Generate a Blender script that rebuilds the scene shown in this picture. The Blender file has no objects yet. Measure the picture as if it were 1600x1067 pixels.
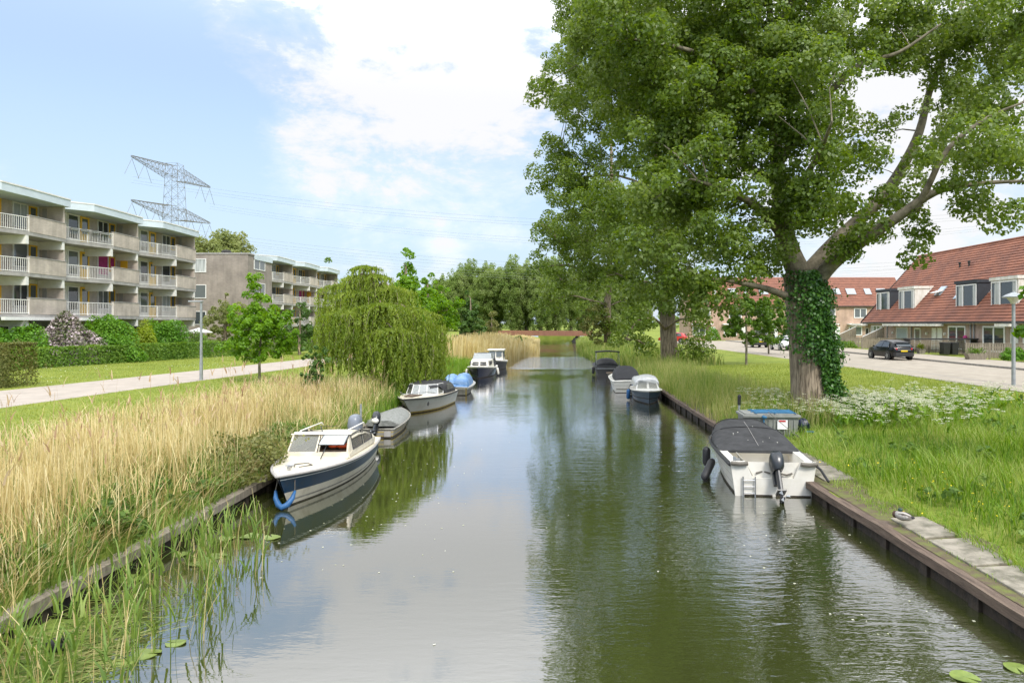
import bpy, bmesh, math, random
import numpy as np
from mathutils import Vector, Matrix
random.seed(7)
RNG = np.random.default_rng(7)
C = bpy.context.scene.collection
SC = bpy.context.scene
PI = math.pi
H0 = 3.8                                   # camera height above the water
# ------------------------------------------------------------------ camera, world, sun
cam = bpy.data.cameras.new('camera'); co = bpy.data.objects.new('camera', cam); C.objects.link(co)
co.location = (0, 0, H0); co.rotation_euler = (PI/2, 0, 0)
cam.sensor_width = 36; cam.lens = 24; cam.shift_x = -65/1600; cam.shift_y = -27.5/1600
cam.clip_start = 0.1; cam.clip_end = 4000
SC.camera = co
SUN_DIR = Vector((0.36, -0.72, 0.85)).normalized()     # towards the sun
sun = bpy.data.lights.new('sun', 'SUN'); so = bpy.data.objects.new('sun', sun); C.objects.link(so)
sun.energy = 1.45; sun.angle = math.radians(13); sun.color = (1.0, 0.95, 0.87)
so.rotation_euler = SUN_DIR.to_track_quat('Z', 'Y').to_euler(); so.location = (0, -20, 60)
SC.view_settings.view_transform = 'Standard'; SC.view_settings.look = 'None'
SC.view_settings.exposure = 1.08; SC.view_settings.gamma = 1.0
w = bpy.data.worlds.new('World'); SC.world = w; w.use_nodes = True
def make_world():
    nt = w.node_tree; N = nt.nodes; L = nt.links; N.clear()
    out = N.new('ShaderNodeOutputWorld'); bg = N.new('ShaderNodeBackground')
    sky = N.new('ShaderNodeTexSky'); sky.sky_type = 'NISHITA'; sky.sun_disc = False
    sky.sun_elevation = math.asin(SUN_DIR.z); sky.sun_rotation = math.atan2(SUN_DIR.x, SUN_DIR.y)
    sky.air_density = 1.0; sky.dust_density = 1.2; sky.ozone_density = 3.5
    tc = N.new('ShaderNodeTexCoord')
    def math_(op, a, b=None, clamp=False):
        n = N.new('ShaderNodeMath'); n.operation = op; n.use_clamp = clamp
        for i, v in enumerate((a, b)):
            if v is None: continue
            if isinstance(v, (int, float)): n.inputs[i].default_value = v
            else: L.new(v, n.inputs[i])
        return n.outputs[0]
    d = tc.outputs['Generated']
    mp = N.new('ShaderNodeMapping'); mp.inputs['Scale'].default_value = (1.0, 1.0, 2.0); L.new(d, mp.inputs[0])
    def noise(sc, det, rough, dist=0.0):
        n = N.new('ShaderNodeTexNoise'); n.inputs['Scale'].default_value = sc; n.inputs['Detail'].default_value = det
        n.inputs['Roughness'].default_value = rough; n.inputs['Distortion'].default_value = dist
        L.new(mp.outputs[0], n.inputs['Vector']); return n.outputs['Fac']
    big = noise(2.6, 8, 0.62, 0.3); fine = noise(7.0, 8, 0.66, 0.2)
    total = math_('ADD', math_('MULTIPLY', big, 1.5), math_('ADD', math_('MULTIPLY', fine, 1.5), -1.07))
    # cumulus banks: directions in the sky, with their angular radius and weight
    for px, py, r, wt in ((640, 60, 0.20, 0.16), (470, 265, .12, .2), (640, 170, 0.24, 0.26), (760, 130, .2, .18), (540, 285, 0.20, 0.20), (760, 300, 0.20, 0.22), (340, 35, 0.10, 0.16), (560, 20, 0.13, 0.12), (5, 270, 0.07, 0.36), (1500, 330, 0.45, 0.36), (1450, -90, 0.42, 0.40), (1250, 150, 0.22, 0.10), (700, 410, 0.05, 0.25), (1600, 100, 0.3, 0.10),
                          (120, 130, 0.26, -0.30), (330, 180, 0.16, -0.22), (400, 360, 0.13, -0.16), (400, -70, .2, .28), (120, 330, 0.2, -0.2), (600, 385, .1, -.12), (440, 400, .18, -.22)):
        c = Vector((px-865, 1067, 506-py)).normalized()
        vm = N.new('ShaderNodeVectorMath'); vm.operation = 'DISTANCE'; L.new(d, vm.inputs[0]); vm.inputs[1].default_value = c
        mr = N.new('ShaderNodeMapRange'); mr.interpolation_type = 'SMOOTHSTEP'; L.new(vm.outputs['Value'], mr.inputs[0])
        mr.inputs[1].default_value = 0; mr.inputs[2].default_value = r; mr.inputs[3].default_value = wt; mr.inputs[4].default_value = 0
        total = math_('ADD', total, mr.outputs[0])
    # overcast added overhead, out of view, for fill light and water reflections
    sep = N.new('ShaderNodeSeparateXYZ'); L.new(d, sep.inputs[0])
    hi = N.new('ShaderNodeMapRange'); L.new(sep.outputs['Z'], hi.inputs[0]); hi.inputs[1].default_value = 0.37; hi.inputs[2].default_value = 0.44; hi.inputs[3].default_value = 0; hi.inputs[4].default_value = 0.34
    total = math_('ADD', total, hi.outputs[0])
    cm = N.new('ShaderNodeMapRange'); cm.interpolation_type = 'SMOOTHSTEP'; L.new(total, cm.inputs[0])
    cm.inputs[1].default_value = 0.42; cm.inputs[2].default_value = 0.90; cm.inputs[3].default_value = 0; cm.inputs[4].default_value = 1
    lowv = N.new('ShaderNodeMapRange'); L.new(sep.outputs['Z'], lowv.inputs[0]); lowv.inputs[1].default_value = 0.0; lowv.inputs[2].default_value = 0.28; lowv.inputs[3].default_value = 0.95; lowv.inputs[4].default_value = 0.55
    fac = math_('MAXIMUM', cm.outputs[0], lowv.outputs[0])
    sm = N.new('ShaderNodeVectorMath'); sm.operation = 'SCALE'; L.new(sky.outputs[0], sm.inputs[0]); sm.inputs['Scale'].default_value = 0.115
    cc = N.new('ShaderNodeMix'); cc.data_type = 'RGBA'; L.new(cm.outputs[0], cc.inputs[0])
    cc.inputs[6].default_value = (0.312, 0.375, 0.445, 1); cc.inputs[7].default_value = (0.46, 0.463, 0.475, 1)
    up = N.new('ShaderNodeMapRange'); up.interpolation_type = 'SMOOTHSTEP'; L.new(sep.outputs['Z'], up.inputs[0]); up.inputs[1].default_value = 0.30; up.inputs[2].default_value = 0.70; up.inputs[3].default_value = 1.0; up.inputs[4].default_value = 3.2  # overhead sky brightened out of view to fill the shade
    c3 = N.new('ShaderNodeVectorMath'); c3.operation = 'SCALE'; L.new(cc.outputs[2], c3.inputs[0]); L.new(up.outputs[0], c3.inputs['Scale'])
    mx = N.new('ShaderNodeMix'); mx.data_type = 'RGBA'; L.new(fac, mx.inputs[0]); L.new(sm.outputs[0], mx.inputs[6]); L.new(c3.outputs[0], mx.inputs[7])
    L.new(mx.outputs[2], bg.inputs[0]); bg.inputs[1].default_value = 1.0; L.new(bg.outputs[0], out.inputs[0])
make_world()
# ------------------------------------------------------------------ helpers
def G(px, py, z):                          # the ground point of height z seen at a pixel of the photo
    Y = (H0-z)*1067/(py-506); return Vector(((px-865)/1067*Y, Y, z))
def P(px, py, Y): return Vector(((px-865)/1067*Y, Y, H0-(py-506)/1067*Y))
def tag(o, label, cat, group=None, kind=None):
    if label: o['label'] = label
    if cat: o['category'] = cat
    if group: o['group'] = group
    if kind: o['kind'] = kind
    return o
def thing(name, label, cat, loc=(0, 0, 0), rz=0, group=None):
    o = bpy.data.objects.new(name, None); C.objects.link(o); o.empty_display_size = 0.3
    o.location = loc; o.rotation_euler = (0, 0, rz); return tag(o, label, cat, group)
def copy_tree(o, parent=None):
    c = o.copy(); C.objects.link(c)
    if parent: c.parent = parent
    for ch in [x for x in KIDS.get(o.name, [])]: copy_tree(ch, c)
    return c
KIDS = {}
def link(o, parent):
    C.objects.link(o)
    if parent: o.parent = parent; KIDS.setdefault(parent.name, []).append(o)
    return o
class MB:
    def __init__(s): s.v = []; s.f = []; s.m = []; s.off = Vector((0, 0, 0))
    def add(s, vs, fs, mi=0):
        b = len(s.v); s.v += [tuple(Vector(v)-s.off) for v in vs]; s.f += [tuple(b+i for i in f) for f in fs]; s.m += [mi]*len(fs); return s
    def box(s, x0, x1, y0, y1, z0, z1, mi=0):
        return s.add([(x0,y0,z0),(x1,y0,z0),(x1,y1,z0),(x0,y1,z0),(x0,y0,z1),(x1,y0,z1),(x1,y1,z1),(x0,y1,z1)], [(0,3,2,1),(4,5,6,7),(0,1,5,4),(1,2,6,5),(2,3,7,6),(3,0,4,7)], mi)
    def prism(s, pts, z0, z1, mi=0):       # pts counter-clockwise in plan
        n = len(pts); return s.add([(x,y,z0) for x,y in pts]+[(x,y,z1) for x,y in pts], [tuple(range(n-1,-1,-1)), tuple(range(n,2*n))]+[(i,(i+1)%n,n+(i+1)%n,n+i) for i in range(n)], mi)
    def extr(s, pts, d, mi=0):             # any planar polygon pushed along d
        n = len(pts); p = [Vector(q) for q in pts]; d = Vector(d)
        return s.add(p+[q+d for q in p], [tuple(range(n-1,-1,-1)), tuple(range(n,2*n))]+[(i,(i+1)%n,n+(i+1)%n,n+i) for i in range(n)], mi)
    def tube(s, pts, r, n=6, mi=0, cap=True):
        pts = [Vector(p) for p in pts]; k = len(pts); rs = r if hasattr(r, '__len__') else [r]*k
        vs = []; ref = None
        for i, p in enumerate(pts):
            t = (pts[min(i+1,k-1)]-pts[max(i-1,0)]).normalized()
            if ref is None: ref = t.cross(Vector((0.31,0.17,0.93)) if abs(t.z) < .8 else Vector((1,.1,0))).normalized()
            a = (ref - t*ref.dot(t)).normalized(); b = t.cross(a); ref = a
            for j in range(n): q = 2*PI*j/n; vs.append(p + (a*math.cos(q)+b*math.sin(q))*rs[i])
        fs = [(i*n+j, i*n+(j+1)%n, (i+1)*n+(j+1)%n, (i+1)*n+j) for i in range(k-1) for j in range(n)]
        if cap: fs += [tuple(range(n-1,-1,-1)), tuple(range((k-1)*n, k*n))]
        return s.add(vs, fs, mi)
    def lathe(s, prof, c=(0,0,0), n=16, mi=0, axis='z'):
        vs = []; c = Vector(c)
        for r, z in prof:
            for j in range(n):
                q = 2*PI*j/n; p = (r*math.cos(q), r*math.sin(q), z)
                if axis == 'x': p = (p[2], p[0], p[1])
                if axis == 'y': p = (p[1], p[2], p[0])
                vs.append(c+Vector(p))
        k = len(prof)
        return s.add(vs, [(i*n+j, i*n+(j+1)%n, (i+1)*n+(j+1)%n, (i+1)*n+j) for i in range(k-1) for j in range(n)]+[tuple(range(n-1,-1,-1)), tuple(range((k-1)*n,k*n))], mi)
    def loft(s, rings, closed=False, caps=False, mi=0, rowmat=None):
        n = len(rings[0]); vs = [p for r in rings for p in r]; fs = []; ms = []
        for i in range(len(rings)-1):
            for j in range(n if closed else n-1):
                fs.append((i*n+j, i*n+(j+1)%n, (i+1)*n+(j+1)%n, (i+1)*n+j)); ms.append(rowmat[j] if rowmat else mi)
        if caps: fs += [tuple(range(n-1,-1,-1)), tuple(range((len(rings)-1)*n, len(rings)*n))]; ms += [mi, mi]
        b = len(s.v); s.v += [tuple(Vector(v)-s.off) for v in vs]; s.f += [tuple(b+i for i in f) for f in fs]; s.m += ms; return s
    def ball(s, c, r, n=10, mi=0):
        r = r if hasattr(r, '__len__') else (r, r, r); rings = []
        for i in range(n//2+1):
            a = -PI/2+PI*i/(n//2); rings.append([(c[0]+r[0]*max(math.cos(a),.02)*math.cos(2*PI*j/n), c[1]+r[1]*max(math.cos(a),.02)*math.sin(2*PI*j/n), c[2]+r[2]*math.sin(a)) for j in range(n)])
        return s.loft(rings, True, True, mi)
    def build(s, name, mats, parent=None, smooth=False, bevel=0, off=None):
        me = bpy.data.meshes.new(name)
        vs = s.v
        if off is not None: vs = [(a-off[0], b-off[1], c-off[2]) for a, b, c in vs]
        me.from_pydata(vs, [], s.f)
        for m in (mats if isinstance(mats, (list, tuple)) else [mats]): me.materials.append(m)
        me.polygons.foreach_set('material_index', s.m)
        if smooth: me.shade_smooth() if hasattr(me, 'shade_smooth') else me.polygons.foreach_set('use_smooth', [True]*len(s.f))
        me.update(); o = bpy.data.objects.new(name, me); link(o, parent)
        bm = bmesh.new(); bm.from_mesh(me); bmesh.ops.recalc_face_normals(bm, faces=bm.faces); bm.to_mesh(me); bm.free()
        if bevel:
            md = o.modifiers.new('bevel', 'BEVEL'); md.width = bevel; md.segments = 2; md.limit_method = 'ANGLE'; md.angle_limit = math.radians(35)
        if smooth == 'auto':
            me.polygons.foreach_set('use_smooth', [True]*len(me.polygons)); me.set_sharp_from_angle(angle=math.radians(38))
        return o
def npmesh(name, V, F, mat, parent=None, rnd=None, smooth=False, off=None):
    V = np.asarray(V, dtype=np.float32).reshape(-1, 3); F = np.asarray(F, dtype=np.int32); k = F.shape[1]
    if off is not None: V = V-np.asarray(off, dtype=np.float32)
    me = bpy.data.meshes.new(name); me.vertices.add(len(V)); me.vertices.foreach_set('co', V.ravel())
    me.loops.add(F.size); me.loops.foreach_set('vertex_index', F.ravel())
    me.polygons.add(len(F)); me.polygons.foreach_set('loop_start', np.arange(0, F.size, k, dtype=np.int32))
    if rnd is not None:
        a = me.attributes.new('rnd', 'FLOAT', 'FACE'); a.data.foreach_set('value', np.asarray(rnd, dtype=np.float32))
    me.materials.append(mat); me.update(calc_edges=True)
    if smooth: me.polygons.foreach_set('use_smooth', np.ones(len(F), dtype=bool))
    return link(bpy.data.objects.new(name, me), parent)
def unit(a): return a/np.maximum(np.linalg.norm(a, axis=1, keepdims=True), 1e-6)
def leaves(c, size, up=0.6, droop=0.3, aspect=0.8, out=None, outw=0.0):
    """leaf quads (a folded diamond each) at points c"""
    n = len(c); size = np.broadcast_to(size, (n,)).reshape(-1, 1)
    nrm = RNG.normal(size=(n, 3)); nrm[:, 2] += up
    if out is not None: nrm += out*outw
    nrm = unit(nrm); t = RNG.normal(size=(n, 3)); t[:, 2] -= droop; t = unit(t-nrm*np.sum(t*nrm, 1, keepdims=True)); b = np.cross(nrm, t)
    V = np.stack([c-t*size*.5, c+b*size*.5*aspect+nrm*size*.12, c+t*size*.55, c-b*size*.5*aspect+nrm*size*.12], 1).reshape(-1, 3)
    return V, np.arange(4*n).reshape(-1, 4)
def blades(base, h, wdt, lean, az=None, segs=3, curl=2.0, taper=0.9):
    """upright tapering ribbons that bend over"""
    n = len(base); h = np.broadcast_to(h, (n,)); wdt = np.broadcast_to(wdt, (n,)); lean = np.broadcast_to(lean, (n,))
    if az is None: az = RNG.uniform(0, 2*PI, n)
    sd = az+PI/2+RNG.normal(0, .5, n)
    dv = np.stack([np.cos(az), np.sin(az), 0*az], 1); sv = np.stack([np.cos(sd), np.sin(sd), 0*az], 1)
    V = np.zeros((n, (segs+1)*2, 3)); F = np.zeros((n, segs, 4), int)
    for k in range(segs+1):
        t = k/segs; p = base+dv*(lean*h*t**curl)[:, None]+np.array([0, 0, 1.])*(h*(t-0.35*lean*t**3))[:, None]
        ww = (wdt*(1-taper*t**1.6)*.5)[:, None]
        V[:, 2*k] = p-sv*ww; V[:, 2*k+1] = p+sv*ww
    i0 = np.arange(n)*(segs+1)*2
    for k in range(segs): F[:, k] = i0[:, None]+np.array([2*k, 2*k+1, 2*k+3, 2*k+2])
    return V.reshape(-1, 3), F.reshape(-1, 4)
def cat(*vf):
    V = []; F = []; o = 0
    for v, f in vf: V.append(v); F.append(f+o); o += len(v)
    return np.concatenate(V), np.concatenate(F)
# ------------------------------------------------------------------ materials
def nodes(name):
    m = bpy.data.materials.new(name); m.use_nodes = True; nt = m.node_tree; return m, nt, nt.nodes['Principled BSDF']
def mat(name, col, rough=0.6, metal=0.0, var=0.12, scale=3.0, col2=None, bump=0.0, bscale=30.0, spec=None, det=5, stretch=(1,1,1), sharp=None, coat=0):
    m, nt, b = nodes(name); N = nt.nodes; L = nt.links
    b.inputs['Roughness'].default_value = rough; b.inputs['Metallic'].default_value = metal
    if spec is not None: b.inputs['Specular IOR Level'].default_value = spec
    if coat: b.inputs['Coat Weight'].default_value = coat; b.inputs['Coat Roughness'].default_value = 0.05
    tc = N.new('ShaderNodeTexCoord'); mp = N.new('ShaderNodeMapping'); mp.inputs['Scale'].default_value = stretch; L.new(tc.outputs['Object'], mp.inputs[0])
    n = N.new('ShaderNodeTexNoise'); n.inputs['Scale'].default_value = scale; n.inputs['Detail'].default_value = det; n.inputs['Roughness'].default_value = .65; L.new(mp.outputs[0], n.inputs['Vector'])
    r = N.new('ShaderNodeValToRGB'); L.new(n.outputs['Fac'], r.inputs[0])
    c2 = col2 or tuple(c*(1-var*2) for c in col); c1 = col if col2 else tuple(min(1, c*(1+var*.6)) for c in col)
    lo, hi = sharp or (0.32, 0.66)
    r.color_ramp.elements[0].position = lo; r.color_ramp.elements[0].color = (*c2, 1); r.color_ramp.elements[1].position = hi; r.color_ramp.elements[1].color = (*c1, 1)
    L.new(r.outputs[0], b.inputs['Base Color'])
    if bump:
        n2 = N.new('ShaderNodeTexNoise'); n2.inputs['Scale'].default_value = bscale; n2.inputs['Detail'].default_value = 4; L.new(mp.outputs[0], n2.inputs['Vector'])
        bp = N.new('ShaderNodeBump'); bp.inputs['Strength'].default_value = bump; bp.inputs['Distance'].default_value = .02; L.new(n2.outputs['Fac'], bp.inputs['Height']); L.new(bp.outputs[0], b.inputs['Normal'])
    return m
def brick(name, c1, c2, mortar, bw=0.22, bh=0.065, var=1.0):
    m, nt, b = nodes(name); N = nt.nodes; L = nt.links; b.inputs['Roughness'].default_value = .85
    g = N.new('ShaderNodeNewGeometry'); s = N.new('ShaderNodeSeparateXYZ'); L.new(g.outputs['Position'], s.inputs[0])
    a = N.new('ShaderNodeMath'); a.operation = 'ADD'; L.new(s.outputs[0], a.inputs[0]); L.new(s.outputs[1], a.inputs[1])
    cx = N.new('ShaderNodeCombineXYZ'); L.new(a.outputs[0], cx.inputs[0]); L.new(s.outputs[2], cx.inputs[1])
    t = N.new('ShaderNodeTexBrick'); L.new(cx.outputs[0], t.inputs['Vector']); t.inputs['Scale'].default_value = 1
    t.inputs['Brick Width'].default_value = bw; t.inputs['Row Height'].default_value = bh; t.inputs['Mortar Size'].default_value = .012
    t.inputs['Color1'].default_value = (*c1, 1); t.inputs['Color2'].default_value = (*c2, 1); t.inputs['Mortar'].default_value = (*mortar, 1)
    n = N.new('ShaderNodeTexNoise'); n.inputs['Scale'].default_value = .9; n.inputs['Detail'].default_value = 7; L.new(g.outputs['Position'], n.inputs['Vector'])
    mr = N.new('ShaderNodeMapRange'); L.new(n.outputs['Fac'], mr.inputs[0]); mr.inputs[1].default_value = .3; mr.inputs[2].default_value = .7; mr.inputs[3].default_value = 1-.22*var; mr.inputs[4].default_value = 1+.14*var
    mp = N.new('ShaderNodeMapping'); mp.inputs['Scale'].default_value = (2.2, 2.2, .25); L.new(g.outputs['Position'], mp.inputs[0]); n3 = N.new('ShaderNodeTexNoise'); n3.inputs['Scale'].default_value = 1.4; n3.inputs['Detail'].default_value = 6; L.new(mp.outputs[0], n3.inputs['Vector'])
    m3 = N.new('ShaderNodeMapRange'); L.new(n3.outputs['Fac'], m3.inputs[0]); m3.inputs[1].default_value = .35; m3.inputs[2].default_value = .6; m3.inputs[3].default_value = 1-.11*var; m3.inputs[4].default_value = 1.03
    mm = N.new('ShaderNodeMath'); mm.operation = 'MULTIPLY'; L.new(mr.outputs[0], mm.inputs[0]); L.new(m3.outputs[0], mm.inputs[1])
    mx = N.new('ShaderNodeVectorMath'); mx.operation = 'SCALE'; L.new(t.outputs['Color'], mx.inputs[0]); L.new(mm.outputs[0], mx.inputs['Scale']); L.new(mx.outputs[0], b.inputs['Base Color'])
    return m
def leafmat(name, cols, trans=0.35, rough=0.5, patch=None, spec=0.3, pamp=.28):
    """cols: colour stops picked by each leaf's own random value; patch: scale of clumps of slightly different growth"""
    m, nt, b = nodes(name); N = nt.nodes; L = nt.links; out = N['Material Output']
    a = N.new('ShaderNodeAttribute'); a.attribute_name = 'rnd'; r = N.new('ShaderNodeValToRGB'); src = a.outputs['Fac']
    if patch:
        g = N.new('ShaderNodeNewGeometry'); n = N.new('ShaderNodeTexNoise'); n.inputs['Scale'].default_value = patch; n.inputs['Detail'].default_value = 3; L.new(g.outputs['Position'], n.inputs['Vector'])
        mr = N.new('ShaderNodeMapRange'); L.new(n.outputs['Fac'], mr.inputs[0]); mr.inputs[1].default_value = .3; mr.inputs[2].default_value = .7; mr.inputs[3].default_value = -pamp; mr.inputs[4].default_value = pamp
        ad = N.new('ShaderNodeMath'); ad.operation = 'ADD'; ad.use_clamp = True; L.new(src, ad.inputs[0]); L.new(mr.outputs[0], ad.inputs[1]); src = ad.outputs[0]
    L.new(src, r.inputs[0]); e = r.color_ramp.elements
    while len(e) < len(cols): e.new(0.5)
    for i, c in enumerate(cols): e[i].position = i/(len(cols)-1); e[i].color = (*c, 1)
    L.new(r.outputs[0], b.inputs['Base Color']); b.inputs['Roughness'].default_value = rough; b.inputs['Specular IOR Level'].default_value = spec
    if trans:
        tr = N.new('ShaderNodeBsdfTranslucent'); h = N.new('ShaderNodeHueSaturation'); h.inputs['Value'].default_value = 1.5; h.inputs['Saturation'].default_value = 1.1; h.inputs['Hue'].default_value = .485
        L.new(r.outputs[0], h.inputs['Color']); L.new(h.outputs[0], tr.inputs[0])
        ms = N.new('ShaderNodeMixShader'); ms.inputs[0].default_value = trans; L.new(b.outputs[0], ms.inputs[1]); L.new(tr.outputs[0], ms.inputs[2]); L.new(ms.outputs[0], out.inputs[0])
    return m
def glass(name, col=(0.03,0.04,0.045), rough=0.04, alpha=None):
    m, nt, b = nodes(name); b.inputs['Base Color'].default_value = (*col, 1); b.inputs['Roughness'].default_value = rough; b.inputs['Specular IOR Level'].default_value = .9
    if alpha: b.inputs['Alpha'].default_value = alpha
    return m
M = {}
M['white'] = mat('white_paint', (.78,.77,.74), .45, var=.05)
M['cream'] = mat('cream_gelcoat', (.70,.64,.51), .38, col2=(.50,.44,.33), scale=3, det=8, sharp=(.25,.55))
M['gelcoat'] = mat('white_gelcoat', (.76,.73,.66), .32, col2=(.64,.60,.51), scale=2.2, det=8, sharp=(.25,.55))
M['dirtywhite'] = mat('stained_white', (.74,.72,.66), .6, col2=(.50,.47,.38), scale=3, stretch=(1,1,.25), sharp=(.25,.6))
M['navy'] = mat('navy_gelcoat', (.012,.042,.085), .35, col2=(.03,.04,.05), scale=5, stretch=(1,1,.3), sharp=(.28,.5))
M['darknavy'] = mat('dark_navy', (.012,.015,.04), .25)
M['bluegrey'] = mat('bluegrey_gelcoat', (.045,.075,.10), .35)
M['black'] = mat('black_rubber', (.012,.012,.013), .55)
M['boot'] = mat('dark_bottom_paint', (.05,.038,.026), .8, var=.4, scale=9)
M['tarp'] = mat('charcoal_canvas', (.042,.042,.043), .82, var=.22, scale=5, bump=.35, bscale=6)
M['tarp2'] = mat('black_canvas', (.02,.02,.022), .7, var=.2, scale=4, bump=.3, bscale=7)
M['greytarp'] = mat('grey_tarpaulin', (.27,.275,.255), .7, col2=(.12,.125,.11), scale=14, bump=.8, bscale=10, det=8)
M['bluetarp'] = mat('light_blue_tarp', (.30,.47,.70), .5, col2=(.10,.25,.52), scale=3, bump=.6, bscale=6)
M['blue'] = mat('blue_plastic', (.025,.12,.30), .5, var=.2, scale=6)
M['rope'] = mat('grey_rope', (.16,.145,.12), .9, bump=.5, bscale=120)
M['bluerope'] = mat('blue_rope', (.025,.14,.27), .7)
M['oldgrp'] = mat('weathered_grp', (.36,.34,.29), .7, col2=(.16,.145,.11), scale=6)
M['yellowline'] = mat('yellow_stripe', (.50,.36,.06), .6, var=.3, scale=12)
M['engine'] = mat('dark_engine_cowl', (.022,.025,.029), .28, spec=.6)
M['greyengine'] = mat('grey_engine_cowl', (.17,.19,.225), .3, var=.06)
M['steel'] = mat('steel', (.5,.5,.5), .3, metal=.9, var=.1)
M['galv'] = mat('galvanised_steel', (.36,.38,.39), .5, metal=.4, var=.12, scale=5)
M['lattice'] = mat('pylon_steel', (.17,.15,.125), .6, var=.1)
M['orange'] = mat('orange_lifejacket', (.75,.10,.02), .6)
M['wood'] = mat('weathered_beam', (.175,.125,.09), .85, col2=(.055,.036,.026), scale=5, bump=.7, bscale=40, stretch=(3,.35,3), sharp=(.3,.62))
M['greywood'] = mat('grey_timber', (.30,.26,.20), .85, col2=(.15,.125,.09), scale=6, bump=.5, bscale=30, stretch=(2.5,2.5,.5))
M['fencewood'] = mat('fence_timber', (.33,.28,.21), .8, col2=(.19,.155,.11), scale=4, stretch=(2,2,.4))
M['soil'] = mat('wet_soil', (.035,.025,.016), .9, var=.4, scale=6, bump=.8, bscale=12)
M['asphalt'] = mat('pale_clinker_paving', (.345,.30,.235), .85, col2=(.25,.215,.165), scale=1.3, bump=.2, bscale=60)
M['path'] = mat('pinkish_path', (.39,.335,.28), .88, col2=(.30,.26,.215), scale=1.1, bump=.2, bscale=60)
M['kerb'] = mat('kerb_stone', (.27,.25,.22), .85, var=.2, scale=4)
M['slab'] = mat('concrete_slab', (.31,.275,.22), .88, col2=(.13,.12,.085), scale=3.2, sharp=(.36,.6), bump=.4, bscale=40)
M['concrete'] = mat('grey_concrete', (.37,.35,.325), .8, var=.12, scale=2, stretch=(1,1,.3))
M['whiteconc'] = mat('white_concrete', (.74,.72,.67), .7, var=.08, scale=1.2)
M['fascia'] = mat('pale_metal_fascia', (.56,.63,.67), .5, var=.07, scale=.9)
M['brickA'] = brick('beige_brick', (.54,.455,.375), (.45,.37,.30), (.48,.43,.375))
M['brickG'] = brick('greybrown_brick', (.315,.265,.22), (.25,.205,.165), (.29,.26,.23))
M['brickR'] = brick('rose_brick', (.43,.29,.215), (.35,.225,.165), (.42,.36,.31))
M['brickP'] = brick('peach_brick', (.50,.315,.215), (.43,.255,.17), (.46,.37,.30))
M['yellow'] = mat('yellow_joinery', (.80,.47,.03), .5, var=.05)
M['purple'] = mat('magenta_curtain', (.42,.03,.17), .7)
M['curtain'] = mat('pale_curtain', (.50,.52,.50), .4, var=.25, scale=1.2, stretch=(6,6,.3))
M['glass'] = glass('window_glass'); M['glass2'] = glass('pale_window_glass', (.11,.125,.125), .06); M['frost'] = glass('frosted_glass', (.32,.38,.37), .4)
M['skylight'] = glass('roof_window_glass', (.35,.45,.55), .05)
M['screen'] = glass('clear_screen', (.55,.58,.58), .08, .45)
M['clearpane'] = glass('boat_window', (.30,.30,.26), .05, .35)
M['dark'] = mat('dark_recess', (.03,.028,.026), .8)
M['slate'] = mat('slate_cladding', (.028,.033,.042), .6, var=.1)
M['carblack'] = mat('black_car_paint', (.006,.006,.007), .22, spec=.35, var=.02)
M['carwhite'] = mat('white_car_paint', (.74,.74,.74), .2, coat=1, var=.02)
M['carred'] = mat('red_car_paint', (.45,.03,.02), .2, coat=1, var=.02)
M['tyre'] = mat('tyre', (.015,.015,.015), .8); M['alloy'] = mat('alloy', (.45,.46,.48), .3, metal=.7)
M['redlamp'] = mat('red_lamp', (.42,.01,.01), .2); M['plate'] = mat('yellow_plate', (.70,.50,.02), .4); M['darkplastic'] = mat('dark_plastic', (.025,.025,.026), .5)
M['rust'] = mat('weathering_steel', (.27,.125,.075), .8, col2=(.18,.08,.05), scale=1.5, stretch=(1,1,.4))
M['bark'] = mat('poplar_bark', (.36,.285,.205), .92, col2=(.10,.075,.05), scale=5, bump=1.0, bscale=7, stretch=(3.4,3.4,.3), det=8, sharp=(.40,.58))
M['bark2'] = mat('smooth_limb_bark', (.25,.215,.155), .85, col2=(.09,.075,.05), scale=4, bump=.6, bscale=14)
M['twig'] = mat('twig', (.13,.10,.065), .9)
M['boxgrey'] = mat('grey_box_plastic', (.235,.24,.22), .6, var=.12, scale=4)
M['paper'] = mat('paper_notice', (.8,.78,.78), .6, var=.03); M['red'] = mat('red_print', (.55,.03,.03), .6)
M['bag'] = mat('dark_blue_bag', (.010,.018,.05), .35, var=.4, scale=8, bump=.8, bscale=14)
M['poplar'] = leafmat('poplar_leaf', [(.078,.132,.014), (.125,.198,.023), (.172,.245,.044), (.235,.295,.10)], .5, .42, patch=.28, spec=.5)
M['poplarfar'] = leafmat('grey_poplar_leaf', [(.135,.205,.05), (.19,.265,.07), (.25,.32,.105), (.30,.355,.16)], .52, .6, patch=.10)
M['maple'] = leafmat('maple_leaf', [(.105,.225,.014), (.165,.315,.02), (.245,.41,.035)], .45, .45, patch=.6)
M['midgreen'] = leafmat('broadleaf', [(.07,.145,.016), (.11,.20,.022), (.16,.26,.04)], .4, .5, patch=.35)
M['darkgreen'] = leafmat('dense_leaf', [(.05,.11,.02), (.08,.155,.028), (.12,.20,.045)], .3, .5, patch=.4)
M['olive'] = leafmat('olive_leaf', [(.10,.125,.03), (.155,.17,.045), (.22,.22,.07)], .35, .5, patch=.2)
M['paleolive'] = leafmat('pale_olive_leaf', [(.17,.21,.06), (.24,.275,.09), (.31,.33,.13)], .4, .6, patch=.3)
M['willow'] = leafmat('willow_leaf', [(.115,.18,.018), (.20,.275,.032), (.31,.385,.075)], .42, .5, patch=.9)
M['ivy'] = leafmat('ivy_leaf', [(.022,.080,.010), (.045,.135,.015), (.095,.22,.03)], .25, .4, patch=1.2, spec=.5)
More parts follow.
